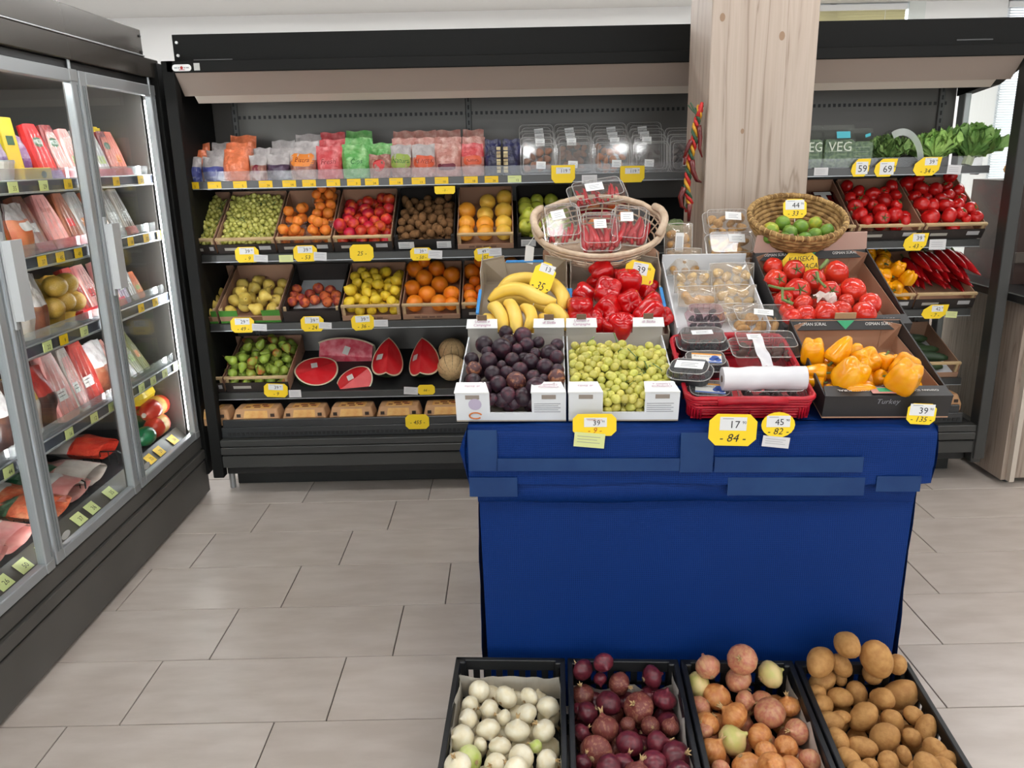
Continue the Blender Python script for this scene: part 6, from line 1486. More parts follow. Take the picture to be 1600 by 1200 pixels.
def liner(c, seed, lft, rgt, back, wav=.012):
    r = random.Random(seed); w = CW - .016
    def sheet(fn, nu, nv, nm='paper_liner'): MB().grid(fn, nu, nv).build(nm, LINER, c, smooth=False, fix=False)
    if lft: sheet(lambda u, v: (-w / 2 + .003 + .004 * math.sin(u * 14 + v * 3) * v, .01 + u * (CL - .02), .01 + v * (lft + .012 * math.sin(u * 11 + seed))), 16, 4)
    if rgt: sheet(lambda u, v: (w / 2 - .003 - .004 * math.sin(u * 12 + v * 3) * v, .01 + u * (CL - .02), .01 + v * (rgt + .012 * math.sin(u * 9 + seed))), 16, 4)
    if back: sheet(lambda u, v: ((u - .5) * w, CL - .012 - .03 * v * abs(math.sin(u * 7 + seed)) - (.02 * v), .01 + v * (back + wav * math.sin(u * 13 + seed))), 18, 5)
def items_extra(CM, n, r, seed, y1=.19):
    return []
def onion_pile(idx, label, it, kinds, labels, grp, under, R0, seed, fill=.105, cat='onion', name='onion', shape='onion', lin_=(.13, .13, .12), sc=(1, 1, 1), extra=True):
    c, CM = floor_crate(XS[idx], label)
    if lin_: liner(c, seed, *lin_)
    box = (-CW / 2 + .008, CW / 2 - .008, .008, CL - .012)
    # visible ones by pixel plus a few beyond the lower picture edge
    r = random.Random(seed); ex = []
    y_min = min(in_frame(CM, a[0], a[1], fill).y for a in it)
    P, R, nv = pile_px(CM, it, fill, box, 0, seed, 1.0)
    P = [tuple(p) for p in P]; R = list(R)
    yy = y_min - R0 * 1.2
    while yy > .03:
        for k in range(4): P.append((-CW / 2 + .04 + k * (CW - .08) / 3 + r.uniform(-.01, .01), yy + r.uniform(-.012, .012), fill + r.uniform(-.02, .01))); R.append(R0)
        yy -= R0 * 1.8
    nt_ = len(P)
    for k in range(under): P.append((r.uniform(box[0] + R0, box[1] - R0), r.uniform(box[2] + R0, box[3] - R0), r.uniform(R0, max(R0 * 1.05, fill - R0 * 1.4)))); R.append(R0)
    P = relax(P, R, box, fixed=np.array([i < nv for i in range(len(P))]), iters=160, slack=1.0, floor=.008)
    for i, p in enumerate(P):
        if i >= nt_:
            d = np.sqrt(((P - p) ** 2).sum(1)); d[i] = 9
            if (d - (np.array(R) + R[i]) * .8).min() < 0 or p[2] > fill + .01: continue
        k = it[i][3] if i < nv and len(it[i]) > 3 else r.choice(kinds)
        exx = ()
        if extra:
            exx = (('root_tuft', 'onion_root', mat('onion_root', S(178, 150, 110), .8)),) if r.random() < .5 else (('dry_neck', 'onion_neck', mat('dry_neck', S(196, 164, 116), .7)),)
        s3 = (sc[0], sc[1], sc[2] * r.uniform(.9, 1.08))
        fruit(name, shape, k, labels[k], cat, grp, CM @ Vector(p), R[i] * (.95 if shape == 'onion' else .95), sc=(s3[0], s3[1], s3[2] * (.9 if shape == 'onion' else .95)), extra=exx)
    return c, CM
def L4(x0, y0, s, a): return zl(x0, y0, s, a)
onion_pile(0, 'black plastic crate of white onions lined with paper', L4(680, 960, 4, [(270, 490, 72), (450, 520, 78), (590, 525, 66), (690, 570, 76), (345, 590, 64), (220, 585, 58), (205, 655, 72), (560, 640, 72), (185, 750, 88), (340, 730, 82), (505, 730, 86), (660, 730, 80), (400, 800, 76), (280, 845, 48), (210, 895, 96, 'oniong'), (385, 925, 82), (540, 890, 86), (670, 915, 80), (430, 655, 55), (620, 835, 45, 'oniong'), (120, 930, 60)]),
    ['onionw'], {'onionw': 'papery white onion in the paper-lined black crate', 'oniong': 'greenish white onion in the paper-lined black crate'}, 'white onions on the floor', 26, .034, 1)
onion_pile(1, 'black plastic crate of red onions', L4(680, 960, 4, [(1040, 310, 66), (930, 370, 72), (900, 470, 78, 'onionr2'), (1040, 405, 45), (1140, 430, 76, 'onionr2'), (1355, 390, 76), (1410, 540, 82), (1110, 580, 86), (1260, 610, 102, 'onionr2'), (965, 610, 76), (1050, 730, 92), (1240, 780, 92), (920, 740, 62), (1020, 870, 110), (1440, 700, 60, 'onionr2'), (1370, 810, 80), (1160, 920, 80), (1330, 940, 100), (1500, 870, 104), (900, 910, 62), (890, 600, 48), (1340, 670, 62), (1210, 700, 50)]),
    ['onionr', 'onionr', 'onionr2'], {'onionr': 'glossy dark red onion in the black crate', 'onionr2': 'dry-skinned red onion in the black crate'}, 'red onions on the floor', 26, .034, 2, lin_=(.1, .13, .09))
onion_pile(2, 'black plastic crate of brown onions', L4(1040, 960, 3.333, [(205, 300, 66), (145, 350, 76, 'oniongold'), (400, 240, 78, 'onionpink'), (390, 360, 74, 'onionpink'), (540, 330, 74, 'oniongold'), (275, 440, 78), (145, 480, 60), (490, 435, 62, 'onionpink'), (410, 470, 58), (545, 530, 86), (625, 495, 66), (390, 545, 84), (255, 585, 70), (150, 595, 50), (480, 610, 76), (670, 620, 70, 'onionpink'), (355, 655, 82, 'oniongold'), (230, 720, 75), (425, 735, 86), (600, 690, 66), (600, 780, 95), (730, 750, 62, 'onionpink'), (310, 795, 52), (520, 720, 60)]),
    ['oniony', 'oniony', 'onionpink'], {'oniony': 'golden brown onion in the black crate', 'onionpink': 'pinkish brown onion in the black crate', 'oniongold': 'pale peeled onion among the brown onions'}, 'brown onions on the floor', 26, .034, 3, lin_=(.08, .12, 0))
onion_pile(3, 'black plastic crate heaped with potatoes', L4(1040, 960, 3.333, [(770, 260, 80), (945, 155, 72), (1110, 260, 90), (915, 268, 60), (1075, 320, 64), (820, 340, 66), (910, 340, 45), (990, 395, 70), (930, 425, 62), (735, 420, 52), (815, 470, 62), (1210, 405, 88), (1140, 465, 70), (1010, 540, 76), (910, 530, 46), (840, 575, 62), (1190, 560, 68), (895, 650, 64), (1035, 675, 68), (1180, 655, 82), (1290, 545, 56), (1390, 585, 62), (945, 755, 74), (1300, 665, 56), (1380, 705, 70), (1150, 770, 66), (1275, 780, 58), (1450, 795, 72), (1500, 745, 54), (1060, 780, 50), (1230, 745, 46), (1190, 260, 60)]),
    ['potato'], {'potato': 'yellow-brown potato in the black crate'}, 'potatoes on the floor', 22, .036, 4, fill=.12, cat='potato', name='potato', shape='potato', lin_=None, extra=False)
# ================================================================== packaged goods
_PK = random.Random(77)
def film_mat(name, c, c2=None, rough=.28): return mat('film_' + name, c, rough, c2=c2 or tuple(min(1, k * 1.35 + .02) for k in c[:3]) + (1,), scale=26, lo=.45, hi=.7, bump=.9, bscale=45, spec=.7)
CLEARTOP = mat('milky_film', S(176, 168, 166), .25, c2=S(206, 200, 198), scale=20, lo=.4, hi=.7, bump=.6, bscale=40)
def bag(Mx, w, h, d, label, cat='bag', group=None, low=None, top=None, split=.62, panel=None, text=None, tink=INK, seed=1, lean=.25, name='snack_bag', dot=None):
    """pillow bag: filled body, thinner gathered top, printed panel, lettering; faces -y, stands at z = 0"""
    t = thing(name, label, cat, Mx, group); q = random.Random(seed); ph = [q.uniform(0, 6) for _ in range(4)]
    def surf(s, u, v, off=0.):
        e = (1 - abs(2 * u - 1) ** 3.2); th = (d / 2) * (1.05 - .15 * math.cos(v * 6)) * (1 if v < .45 else max(.06, 1 - ((v - .45) / .55) ** 1.6))
        wr = .0025 * math.sin(u * 17 + v * 9 + ph[0]) * (.4 + v) + .002 * math.sin(u * 31 - v * 13 + ph[1]) * v
        x = (u - .5) * w * (1 + .04 * math.sin(v * 5 + ph[2])) ; y = s * (th * e + .001 + off) + wr + lean * h * max(0, v - .45) * .6 + d / 2
        return (x, y, v * h + .003 * math.sin(u * 9 + ph[3]) * v)
    for nm, m, v0, v1, n in (('bag_body', low, 0, split, 9), ('bag_top', top or low, split, 1, 7)):
        b = MB()
        for s in (-1, 1): b.grid(lambda u, v: surf(s, u, v0 + v * (v1 - v0)), 12, n)
        b.build(nm, m, t, smooth=True, fix=False)
    if panel:
        m, u0, u1, v0, v1 = panel
        def pf(u, v):
            # rounded panel
            k = 1 - .25 * max(0, abs(2 * v - 1) - .6) / .4
            return surf(-1, (u0 + u1) / 2 + (u - .5) * (u1 - u0) * k, v0 + v * (v1 - v0), .0012)
        MB().grid(pf, 8, 6).build('printed_panel', m, t, smooth=True, fix=False)
        if text:
            write(text, h * (v1 - v0) * .5, (0, 0, h * (v0 + v1) / 2), t, tink, fn=lambda x, z: surf(-1, (u0 + u1) / 2 + x / w, z / h, .002), maxw=w * (u1 - u0) * .9, shear=.15)
    if dot:
        m, uu, vv, rr = dot
        MB().add([surf(-1, uu + rr / w * math.cos(a * PI / 8), vv + rr / h * math.sin(a * PI / 8), .0018) for a in range(16)], [tuple(range(16))]).build('round_print', m, t, fix=False)
    return t
ZA = 1.446
ORG = film_mat('orange', S(224, 120, 78)); BLW = film_mat('bluewhite', S(62, 70, 130), S(214, 216, 224)); RSP = film_mat('raspberry', S(206, 74, 78), S(232, 140, 140)); GRN = film_mat('green', S(96, 170, 86), S(160, 206, 140))
PUR = film_mat('purple', S(70, 48, 72), S(120, 100, 122)); MIX = film_mat('mixed', S(150, 96, 84), S(206, 160, 140)); ROSE = film_mat('rose', S(190, 128, 116), S(220, 180, 168)); NAVY = film_mat('navy', S(34, 34, 62), S(52, 54, 104)); CRM = film_mat('cream', S(206, 190, 140), S(150, 120, 80))
P_OR = mat('panel_orange', S(230, 136, 56), .4); P_RED = mat('panel_red', S(196, 44, 44), .4); P_GRN = mat('panel_green', S(150, 170, 80), .4); P_ORD = mat('panel_deep_orange', S(214, 92, 60), .4); P_PLUM = mat('panel_plum', S(120, 52, 66), .4); P_BLUE = mat('panel_blue', S(70, 76, 140), .4); P_WHITE = mat('panel_white', S(222, 220, 216), .4)
GI = mat('green_ink', S(40, 100, 50), .6); OI = mat('brown_red_ink', S(130, 44, 30), .6)
AB = [ # px0, px1, front height, low film, top film, panel, words, ink, label, number behind
 (288, 317, .105, BLW, CLEARTOP, (P_BLUE, .1, .9, .2, .6), None, INK, 'blue and white snack bag against the cooler end panel', 2, ORG),
 (318, 351, .105, BLW, CLEARTOP, (P_BLUE, .1, .9, .2, .6), None, INK, 'blue and white snack bag beside the plain orange bag', 2, CLEARTOP),
 (351, 391, .135, ORG, ORG, None, None, INK, 'plain orange plastic snack bag', 2, ORG),
 (391, 419, .11, MIX, CLEARTOP, None, None, INK, 'clear bag with a dark red round print on the top shelf', 1, CLEARTOP),
 (418, 455, .11, PUR, CLEARTOP, None, None, INK, 'clear topped bag of dark purple fruit on the top shelf', 2, CLEARTOP),
 (455, 496, .135, MIX, CLEARTOP, (P_OR, .06, .94, .42, .82), 'Bistra', OI, 'clear bag with an orange printed panel on the top shelf', 2, CLEARTOP),
 (496, 537, .14, RSP, RSP, (RSP, .1, .9, .3, .75), 'Fresh', mat('dark_red_ink', S(130, 30, 36), .6), 'raspberry red snack bag beside the green bag', 2, RSP),
 (536, 580, .145, GRN, GRN, (GRN, .2, .9, .3, .7), 'Čips', GI, 'bright green snack bag on the top shelf', 2, GRN),
 (611, 645, .14, MIX, CLEARTOP, (P_GRN, .05, .95, .3, .72), 'Natura', GI, 'clear bag with a yellow-green printed panel', 2, ROSE),
 (644, 682, .14, ROSE, CLEARTOP, (P_ORD, .1, .95, .3, .66), 'REWEEX', OI, 'rosy bag with an orange-red printed panel', 2, ROSE),
 (681, 722, .14, ROSE, ROSE, (P_PLUM, .08, .8, .2, .4), None, INK, 'rosy wrinkled bag with a plum coloured band', 2, ROSE),
 (722, 757, .14, ROSE, RSP, (P_ORD, .1, .9, .35, .62), 'Natura', OI, 'rosy bag with a red crimped top', 2, ROSE)]
for k, (a, b_, h, lo_, tp_, pn, tx, ik, lb, nb, bm_) in enumerate(AB):
    pa, pb = onY(a, 275, 3.74), onY(b_, 275, 3.74); w_ = pb.x - pa.x; xc = (pa.x + pb.x) / 2
    bag(T(xc, 3.712, ZA), w_ * .97, h, .05, lb, 'bag', 'snack bags on the top shelf', lo_, tp_, .6, pn, tx, ik, k, .5, dot=(mat('dark_cherry', S(120, 20, 40), .3), .5, .42, .02) if 'round print' in lb else None)
    for j in range(nb):
        bag(T(xc + _PK.uniform(-.006, .006), 3.775 + j * .062, ZA), w_ * .98, h + .03 + .032 * j, .052, lb.replace('on the top shelf', '').replace('against the cooler end panel', 'near the end panel').strip() + ', standing in the rear rows', 'bag', 'snack bags in the rear rows', bm_ if bm_ is not CLEARTOP else lo_, bm_, .45, None, None, INK, 40 + 3 * k + j, .35)
pa, pb = onY(578, 278, 3.72), onY(611, 278, 3.72)
bag(T((pa.x + pb.x) / 2, 3.708, ZA), pb.x - pa.x, .1, .04, 'small clear bag with a red heart-shaped print', 'bag', 'snack bags on the top shelf', MIX, MIX, .6, None, None, INK, 91, .3, dot=(P_RED, .48, .55, .026))
bag(T((pa.x + pb.x) / 2, 3.775, ZA), pb.x - pa.x, .15, .05, 'rosy bag behind the small red-printed bag', 'bag', 'snack bags in the rear rows', ROSE, GRN, .5, None, None, INK, 92, .3)
for k, (a, b_) in enumerate(((758, 784), (786, 814))):
    pa, pb = onY(a, 275, 3.74), onY(b_, 275, 3.74); w_ = pb.x - pa.x
    for j in range(2):
        t = bag(T((pa.x + pb.x) / 2, 3.712 + j * .07, ZA), w_ * .96, .125 + .03 * j, .05, ('navy pouch with a cream zigzag strip beside the rosy bags', 'navy pouch with a cream zigzag strip beside the clear packs')[k] + (', rear row' if j else ''), 'pouch', 'navy pouches', NAVY, NAVY, .5, None, None, INK, 95 + k * 2 + j, .1, name='navy_pouch')
        z_ = MB(); u0 = .72 if k == 0 else .05
        for q in range(7): z_.box((u0 - .5) * w_, (u0 - .5 + .24) * w_, -.004, -.002, .012 + q * .016, .012 + q * .016 + (.011 if q % 2 else .014))
        z_.build('zigzag_strip', CRM, t)
# clear packs standing in columns
def fill_lumps(m, seed, n=12, r=.017): return cookies(m, n, r, seed, 'piece')
CO = [(813, 869, mat('brown_mix', S(150, 100, 74), .6, rnd=.2), 'mixed brown pieces'), (870, 928, mat('rust_mix', S(168, 116, 84), .6, rnd=.2), 'rust coloured pieces'), (929, 988, mat('amber_fruit', S(214, 128, 60), .5, rnd=.12), 'amber dried fruit'), (989, 1046, mat('dark_fruit', S(74, 58, 54), .5, rnd=.2), 'dark dried fruit'), (1047, 1090, mat('grey_fruit', S(110, 100, 96), .5, rnd=.2), 'grey brown pieces')]
for k, (a, b_, m, nm) in enumerate(CO):
    pa, pb = onY(a, 270, 3.74), onY(b_, 270, 3.74); w_ = (pb.x - pa.x) * .98; xc = (pa.x + pb.x) / 2
    for j in range(4 if k < 4 else 3):
        l_ = .135 + .03 * j
        Mx = T(xc, 3.722 + j * .062, ZA + .003) @ RX(rad(80)) @ T(0, l_ / 2, -.052)
        st = (.012 * (-1) ** k, -.03 if j == 0 else l_ * .33, .042, .032, .05 * (j - 1)) if not (k == 4 and j) else None
        clam('upright clear pack of %s%s' % (nm, ('', ', second from the front', ', third from the front', ', rearmost')[j]), 'pack', 'clear packs on the top shelf', Mx, w_, l_, .052, fill_lumps(m, 120 + k * 5 + j, 10) if j < 2 else None, PLAST, None, st, 'clear_pack')
# salad bags and lettuces on the right
VEGF = clear('salad_film', (.97, .98, .97, 1), .035, .3, .1, .02, S(170, 186, 170))
LETT = mat('curly_lettuce', S(176, 210, 116), .55, c2=S(118, 166, 76), scale=22, rnd=.14, bump=.8, bscale=60)
HERB = mat('dark_salad_leaf', S(88, 126, 62), .6, c2=S(150, 180, 104), scale=40, rnd=.25, bump=.8, bscale=70)
def ruffle_leaf(l, seed, span=1.15):
    """fan-shaped crinkled leaf: flat near the stalk, frilled at its edge"""
    q = random.Random(seed); p1, p2, p3 = q.uniform(0, 6), q.uniform(0, 6), q.uniform(0, 6)
    def f(u, v):
        a = (u - .5) * 2 * span * (.35 + .65 * v); r = l * v * (1 + .06 * math.sin(u * 23 + p1))
        e = v ** 2.2
        z = l * (.55 * v * v) + e * l * (.17 * math.sin(u * 19 + p1) + .13 * math.sin(u * 41 + p2) + .08 * math.sin(u * 67 + p3)) + .03 * l * math.sin(v * 17 + u * 9 + p2)
        return (math.sin(a) * r + e * .06 * l * math.sin(u * 37 + p3), math.cos(a) * r * (.82) + e * .05 * l * math.sin(u * 53 + p1), z)
    b = MB(); b.grid(f, 34, 8); return b.mesh('leaf', True, False)
LEAVES = [ruffle_leaf(.105, s) for s in range(5)]
def lettuce(Mx, label, n, sc, seed, m=LETT, name='lettuce', group='heads of lettuce'):
    t = thing(name, label, 'lettuce', Mx, group); q = random.Random(seed)
    for i in range(n):
        ring = i / n; a = i * 2.4 + q.uniform(-.3, .3); el = rad(8 + 74 * ring)
        obj('leaf', omesh(('leaf', i % 5), LEAVES[i % 5], m), None, t, T(0, 0, .022 * sc + .05 * ring * sc) @ RZ(a) @ RX(el) @ Matrix.Scale(sc * (1.02 - .4 * ring), 4))
    MB().tube([(0, 0, 0), (0, 0, .04 * sc)], .018 * sc, 8).build('stalk', mat('pale_stalk', S(190, 200, 150), .6), t)
    return t
p = onY(1462, 245, 3.84); lettuce(T(p.x, 3.84, ZA) @ RX(-.25), 'light green curly lettuce lying on the top shelf beside the bagged one', 26, 1.12, 1)
p = onY(1514, 240, 3.83); lettuce(T(p.x, 3.84, ZA) @ RX(-.1) @ RY(.3), 'darker curly lettuce overhanging the glass end', 26, 1.3, 2, mat('darker_lettuce', S(150, 188, 104), .55, c2=S(96, 144, 66), scale=22, rnd=.14, bump=.8, bscale=60))
p = onY(1390, 250, 3.82); lettuce(T(p.x - .01, 3.83, ZA), 'dark curly salad inside a loose clear bag', 28, 1.0, 3, HERB, 'bagged_salad', None)
t = thing('salad_wrap', 'loose clear bag draped over dark curly salad', 'bag', T(p.x + .01, 3.83, ZA))
def drape(u, v):
    a = PI * u; r = .108 + .006 * math.sin(u * 17 + v * 9)
    return (math.cos(a) * r * (1.02 - .1 * v), -.08 + .17 * v, math.sin(a) * r * 1.5 * (1 - .12 * v) + .004 * math.sin(v * 15 + u * 8))
MB().grid(drape, 24, 10).build('film', VEGF, t, smooth=True, fix=False)
def edge(u, v): a = PI * (.02 + .62 * u); return (math.cos(a) * (.112 - .03 * v), -.083 - .004 * v, math.sin(a) * (.165 - .03 * v) * 1.0)
MB().grid(edge, 18, 2).build('film_edge', clear('milky_edge', (.9, .9, .9, 1), .15, .5, .2, .45, S(206, 214, 206)), t, smooth=True, fix=False)
for k, (pxc, wpx, hz, yy) in enumerate(((1305, 52, .165, 3.76), (1338, 44, .15, 3.80), (1262, 40, .165, 3.76))):
    p = onY(pxc, 262, yy); w_ = wpx * 3.6 / 1265
    t = thing('salad_bag', ('clear bag of salad leaves lettered VEG with a turquoise sticker', 'clear bag of salad leaves turned sideways', 'clear lettered bag of salad leaves half behind the pillar')[k], 'bag', T(p.x, yy, ZA), 'salad bags')
    b = MB(); b.loft([rrect(w_ * .9, .06, .008, 0), rrect(w_, .075, .012, .03), rrect(w_ * .98, .07, .012, hz * .75), rrect(w_ * .9, .03, .006, hz * .93), rrect(w_ * 1.0, .012, .004, hz), rrect(w_ * .9, .02, .004, hz + .02)], True, True)
    b.build('film', VEGF, t, smooth=False)
    core = MB(); core.loft([rrect(w_ * .84, .052, .008, .004), rrect(w_ * .92, .064, .01, .03), rrect(w_ * .9, .06, .01, hz * .7), rrect(w_ * .7, .03, .006, hz * .76)]).build('leaf_fill', mat('packed_leaves', S(50, 80, 42), .7, c2=S(104, 128, 84), scale=70, lo=.4, hi=.6, bump=.8, bscale=90), t)
    if k != 1:
        write('VEG', .058, (0, -.0395, hz * .55), t, mat('pale_print_ink', S(206, 214, 196), .5), maxw=w_ * .8)
        MB().box(-w_ * .36, w_ * .36, -.0392, -.0386, hz * .44, hz * .445).build('printed_rule', mat('pale_print_ink', S(206, 214, 196), .5), t)
    else:
        for q in range(4): MB().box(-w_ * .38, w_ * .3, -.0392, -.0386, hz * (.2 + .13 * q), hz * (.205 + .13 * q)).build('printed_rule', mat('pale_print_ink', S(206, 214, 196), .5), t)
    if k == 0: MB().plate([(-.03, -.014), (.03, -.014), (.03, .016), (-.03, .016)], .001, T(.012, -.034, hz * .86) @ RX(-.35)).build('turquoise_sticker', mat('turquoise', S(50, 170, 184), .4), t)
    if k == 1: MB().plate([(-.012, -.014), (.012, -.006), (.012, .008), (-.012, .0)], .001, T(.03, -.022, hz * .95) @ RX(-.35)).build('turquoise_sticker', mat('turquoise', S(50, 170, 184), .4), t)
# ------------------------------------------------------------------ packs in the glass-door cooler (they face the aisle, +x)
def GM(y, z, x=-1.625, lean=0.): return T(x, y, z) @ RZ(PI / 2) @ RX(-lean)
def tray_pack(Mx, w, h, d, label, body_m, film=None, foot=None, oval=None, text=None, tink=WHITE, group='meat packs behind glass', strip=None):
    """sealed tray standing on edge: bevelled slab, card foot, printed oval"""
    t = thing('meat_pack', label, 'pack', Mx, group)
    q = MB(); 
    def ring(k, y): return [(x * k, y, z) for x, z in ((-w / 2, .012), (-w / 2 + .012, 0), (w / 2 - .012, 0), (w / 2, .012), (w / 2, h * .55), (w / 2 * .72, h * .92), (w / 2 * .62, h), (-w / 2 * .62, h), (-w / 2 * .72, h * .92), (-w / 2, h * .55))]
    q.loft([ring(.9, .0), ring(1, .006), ring(1, d * .7), ring(.9, d)])
    q.build('tray', body_m, t)
    if film: MB().add([(x * .82, -.0012, .01 + z * .82) for x, y, z in ring(1, 0)], [tuple(range(10))]).build('film_window', film, t, fix=False)
    if foot: MB().bbox(-w / 2 - .002, w / 2 + .002, -.012, d + .004, 0, .034, .001).build('card_foot', foot, t)
    if strip: MB().box(-w * .4, w * .4, -.003, -.0014, h * .55, h * .66).build('printed_band', strip, t)
    if oval:
        MB().add([(w * .28 * math.cos(a * PI / 9), -.0026, h * .68 + w * .17 * math.sin(a * PI / 9)) for a in range(18)], [tuple(range(18))]).build('printed_oval', oval, t, fix=False)
    kk = len(label) * 7 % 10
    if not oval and not text:
        MB().box(-w * .3, w * (.1 + .02 * kk), -.0028, -.0014, h * (.3 + .03 * (kk % 3)), h * (.46 + .03 * (kk % 3))).build('paper_label', (P_WHITE, P_OR, P_RED, P_WHITE, P_GRN)[kk % 5], t)
        for q_ in range(2): MB().box(-w * .24, w * .06, -.0032, -.0028, h * (.36 + .05 * q_), h * (.37 + .05 * q_)).build('print_line', INK, t)
    b_ = MB()
    for q_ in range(3): b_.tube([(-w * .4 + q_ * w * .3, -.003, h * .08), (-w * .34 + q_ * w * .25, -.006, h * .5), (-w * .22 + q_ * w * .2, -.003, h * .92)], [.001, .003, .001], 5)
    b_.build('film_fold', FILM, t, smooth=True)
    if text: write(text, w * .2, (0, -.0038, h * .68 if oval else h * .72), t, tink, maxw=w * .5)
    return t
MEAT = lambda n, c, c2: mat('meat_' + n, c, .3, c2=c2, scale=16, lo=.4, hi=.65, bump=.2, bscale=30, coat=.2)
M_RED = MEAT('red', S(150, 40, 38), S(186, 70, 60)); M_PINK = MEAT('pink', S(206, 130, 126), S(226, 170, 160)); M_BROWN = MEAT('brown', S(112, 62, 44), S(150, 92, 66)); M_ORANGE = MEAT('orange', S(196, 100, 60), S(220, 140, 96)); M_YEL = MEAT('ochre', S(180, 140, 50), S(206, 168, 84)); M_WHITE = MEAT('pale', S(206, 196, 186), S(186, 170, 160)); M_DK = MEAT('dark', S(52, 36, 34), S(92, 60, 50)); M_GREY = MEAT('grey', S(150, 144, 140), S(184, 180, 174)); M_SAL = MEAT('salmon', S(212, 108, 92), S(228, 150, 132)); M_GRN = MEAT('greenish', S(110, 112, 66), S(150, 146, 92))
LIL = film_mat('lilac', S(150, 120, 160), S(206, 190, 210)); PURP = film_mat('violet', S(104, 60, 130), S(190, 160, 200)); YEL = mat('yellow_carton', S(222, 190, 44), .4); PINKC = mat('pink_card', S(206, 44, 86), .5); REDC = mat('red_card', S(196, 36, 40), .5); OLIVE = mat('green_oval', S(52, 92, 66), .5)
WINE = film_mat('wine', S(110, 34, 38), S(150, 60, 56))
z1, z2, z3, z4, z5 = [z + .031 for z in GSH] + [.346]
G_ = 'meat packs behind glass'
def yp(px, py, x=-1.63): return min(onX(px, py, x + .045).y, 3.49)
def Lg(px, z, lean=0., x=-1.63): return GM(yp(px, 250 + (1.52 - z) * 395, x), z, x + .045, lean)
# first shelf
bag(Lg(4, z1), .13, .16, .05, 'violet and white bag beside the tall yellow carton', 'bag', G_, PURP, LIL, .5, None, None, INK, 201)
yb_ = thing('yellow_box', 'tall yellow carton standing on the first shelf behind glass', 'box', Lg(32, z1, .12, -1.68)); MB().bbox(-.04, .04, 0, .05, 0, .21, .002).build('carton', YEL, yb_); MB().box(-.02, .02, -.0008, 0, .12, .15).build('printed_mark', OLIVE, yb_)
yt_ = thing('yellow_tray', 'low yellow display tray on the first shelf', 'tray', Lg(60, z1, 0, -1.59)); MB().bbox(-.08, .08, 0, .06, 0, .045, .002).build('tray', YEL, yt_); MB().add([(.03 + .016 * math.cos(a * PI / 8), -.001, .023 + .012 * math.sin(a * PI / 8)) for a in range(16)], [tuple(range(16))]).build('printed_oval', OLIVE, yt_, fix=False)
cu_ = thing('foil_tub', 'small clear tub with a foil lid beside the yellow tray', 'tub', Lg(22, z1, 0, -1.6)); MB().loft([[(r * math.cos(a * PI / 8), .04 + r * math.sin(a * PI / 8), z) for a in range(16)] for r, z in ((.03, 0), (.04, .06), (.042, .06), (.042, .066))]).build('tub', M_WHITE, cu_); MB().loft([[(.041 * math.cos(a * PI / 8), .04 + .041 * math.sin(a * PI / 8), z) for a in range(16)] for z in (.066, .07)]).build('foil_lid', ALU, cu_)
bag(Lg(62, z1, 0, -1.67), .12, .15, .05, 'crinkled violet bag behind the yellow tray', 'bag', G_, PURP, LIL, .5, None, None, INK, 203)
for k, px in enumerate((84, 108)): tray_pack(Lg(px, z1, .3), .105, .2, .03, ('red wedge pack with a green oval near the violet bag', 'wine red wedge pack with a green oval by the door joint')[k], WINE if k else REDC, M_PINK if k else REDC, PURP if k == 0 else REDC, OLIVE, 'MEZE', WHITE)
for k, (px, m, f) in enumerate(((131, M_PINK, PINKC), (152, M_GREY, PINKC), (170, M_GREY, PINKC), (187, WINE, REDC), (202, M_SAL, REDC))): tray_pack(Lg(px, z1, .3), .09, .19, .028, ('pink wedge tray behind the door joint', 'grey wedge tray on a pink card foot by the door joint', 'grey wedge tray on a pink card foot beside a wine red one', 'wine red wedge with a green oval on a red card foot', 'salmon coloured wedge pack by the lit strip')[k], m, None if k != 3 else M_SAL, f, OLIVE if k == 3 else None, None)
bag(Lg(180, z1, 0, -1.70), .09, .2, .045, 'yellow bag standing at the back of the first shelf', 'bag', G_, YEL, YEL, .5, None, None, INK, 205)
# second shelf
for k, (px, m, f, tx) in enumerate(((2, M_PINK, PINKC, None), (22, M_GREY, PINKC, None), (66, M_BROWN, PINKC, None), (98, M_PINK, REDC, 'Burger'), (126, M_BROWN, PINKC, None), (148, M_GREY, REDC, None), (172, M_ORANGE, REDC, None), (192, M_GREY, None, None), (207, M_WHITE, REDC, None), (214, M_GREY, None, None))):
    tray_pack(Lg(px, z2, .35), .13 if k == 3 else .098 if k < 8 else .07, .2, .033, ('pink', 'grey', 'dark brown', 'pale pink lettered', 'brown', 'grey', 'orange', 'clear grey', 'whitish', 'pale grey')[k] + ' sliced meat wedge on the second shelf, ' + ('at the near door', 'beside the jar-like bag', 'beside the lettered pack', 'with brown writing', 'behind the door joint', 'past the door joint', 'above the lilac pack', 'without a foot', 'on a red foot', 'by the lit strip')[k], m, M_PINK if k == 3 else None, f, None, tx, OI)
bag(Lg(44, z2, 0, -1.6), .1, .17, .06, 'clear jar-like bag of orange preserves on the second shelf', 'bag', G_, M_ORANGE, CLEARTOP, .7, (P_WHITE, .2, .8, .5, .66), None, INK, 207)
